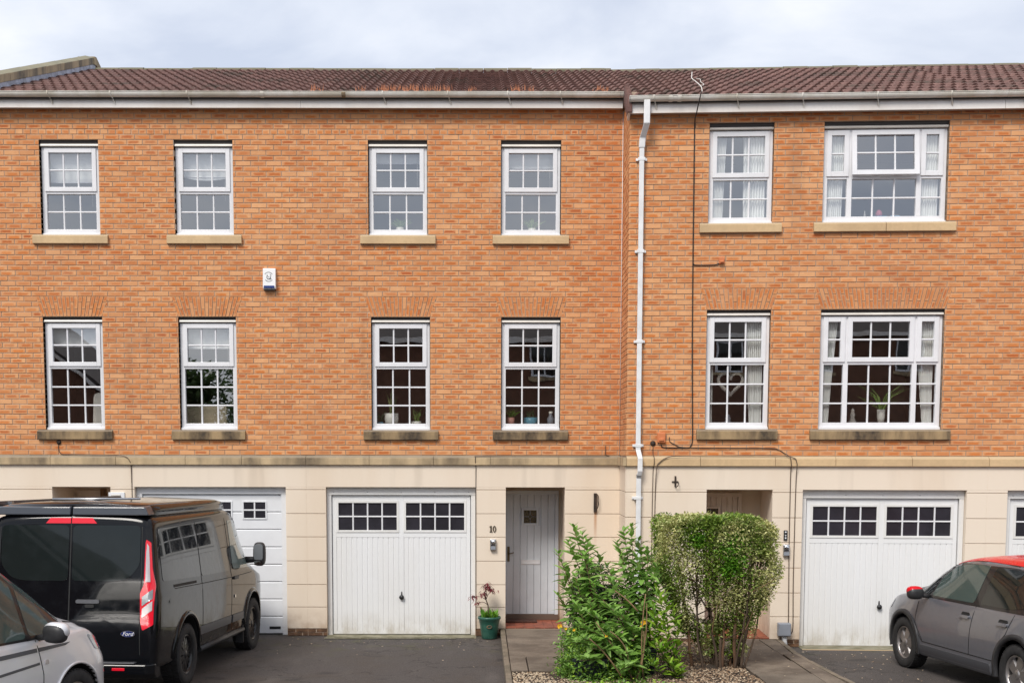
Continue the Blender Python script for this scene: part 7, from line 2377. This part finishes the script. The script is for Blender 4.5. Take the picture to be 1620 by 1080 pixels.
# ------------------------------------------------------------------ across the road: what the panes and the van mirror back
M['far_brick'] = simple('far_brick', (0.17, 0.075, 0.045), 0.9, var=0.25, vscale=5)
M['far_roof'] = simple('far_roof', (0.06, 0.045, 0.042), 0.85, var=0.3, vscale=3)
def far_house(label, x0, x1, yf, eav, rid, gable=False, wins=4, floors=(0.9, 3.5, 5.6)):
    o = thing('brick_house', label, 'house', ((x0+x1)/2, yf, 0))
    w = (x1-x0)/2; dp = 8.0
    mb = MB(); z0 = 0.1
    if gable:
        mb.prism_y([(-w, z0), (w, z0), (w, eav), (0, rid-.05), (-w, eav)][::-1], -dp, 0)
    else:
        mb.prism_x([(-dp, z0), (0, z0), (0, eav), (-dp/2, rid-.05), (-dp, eav)], -w, w)
    mb.build('wall', M['far_brick'], o)
    rb_ = MB()
    if gable:
        for s_ in (-1, 1):
            k = (rid-eav)/w
            rb_.prism_y([(0, rid), (s_*(w+.35), eav-k*.35), (s_*(w+.35), eav-k*.35+.16), (0, rid+.18)] if s_ > 0 else [(0, rid), (0, rid+.18), (s_*(w+.35), eav-k*.35+.16), (s_*(w+.35), eav-k*.35)], -dp-.2, .3)
    else:
        k = (rid-eav)/(dp/2)
        rb_.prism_x([(.3, eav-k*.3), (.3, eav-k*.3+.16), (-dp/2, rid+.18), (-dp/2, rid)], -w-.2, w+.2)
        rb_.prism_x([(-dp-.3, eav-k*.3), (-dp/2, rid), (-dp/2, rid+.18), (-dp-.3, eav-k*.3+.16)], -w-.2, w+.2)
    rb_.build('roof', M['far_roof'], o)
    fb = MB()
    if gable:
        for s_ in (-1, 1):
            k = (rid-eav)/w
            fb.prism_y([(0, rid-.16), (s_*(w+.35), eav-k*.35-.16), (s_*(w+.35), eav-k*.35+.02), (0, rid+.02)], .301, .33)
    else:
        fb.box(-w-.2, w+.2, .301, .33, eav-k*.3-.02, eav-k*.3+.18)
    fb.build('fascia', M['fascia'], o)
    for i in range(wins):
        for fz in floors:
            xc = -w+2*w*(i+.5)/wins
            wb = MB(); ring(wb, xc-.55, xc+.55, fz, fz+1.25, .07, .07, .07, .07, .002, .05)
            wb.box(xc-.03, xc+.03, .002, .05, fz+.07, fz+1.18)
            wn_ = wb.build('window', M['upvc'], o)
            pb = MB(); pb.box(xc-.48, xc+.48, .003, .012, fz+.07, fz+1.18); pb.build('pane', M['car_glass'], wn_)
            lb = MB(); lb.box(xc-.65, xc+.65, .0, .08, fz-.14, fz-.01); lb.build('sill', M['stone_mid'], wn_)
far_house('dark brick house across the road mirrored in the front door house windows', -7.2, 4.6, -33.5, 7.5, 9.6, wins=3, floors=(.9, 5.95))
far_house('dark brick house across the road mirrored in the right hand windows', 4.9, 19.0, -33.5, 7.5, 9.6, wins=4, floors=(.9, 5.95))
far_house('gabled brick house across the road mirrored in the far left window and the van', -27.0, -16.3, -33.0, 5.6, 9.6, gable=True, wins=2, floors=(.9, 3.4))
def far_tree(label, x, y, h, r):
    o = thing('tree', label, 'tree', (x, y, 0.1))
    rr = random.Random(int(x*10))
    mb = MB(); mb.tube([(0, 0, 0), (.05, .1, h*.4), (-.1, 0, h*.75)], [.22, .15, .05], 8)
    for k in range(6):
        a = k*1.05
        mb.tube([(0, .03*k, h*(.3+.05*k)), (math.cos(a)*r*.6, math.sin(a)*r*.6, h*(.55+.05*k))], [.08, .03], 6)
    mb.build('trunk', M['bark_dark'], o)
    lobes = [(rr.uniform(-.6, .6)*r, rr.uniform(-.6, .6)*r, h*rr.uniform(.4, .9), r*rr.uniform(.35, .6)) for _ in range(11)]
    def smp(r_):
        c = r_.choice(lobes)
        d = Vector((r_.gauss(0, 1), r_.gauss(0, 1), r_.gauss(0, 1))).normalized()*c[3]*r_.uniform(.2, 1.05)
        return Vector((x+c[0], y+c[1], c[2]))+d
    mass('crown', o, M['leaf_tree'], 7000, smp, 0.36, rr, lambda p, r_: (r_.random(), 0, 0, 1), kind='thing')
far_trees = [('round dark tree across the road, left one mirrored above the sectional door', -14.0, -38, 6.6, 2.3), ('dark bushy tree across the road, right one mirrored beside the road gap', -9.6, -37, 7.0, 2.2), ('tall tree far behind the road gap', -12.0, -52, 7.5, 3.0)]
for a_ in far_trees:
    far_tree(*a_)
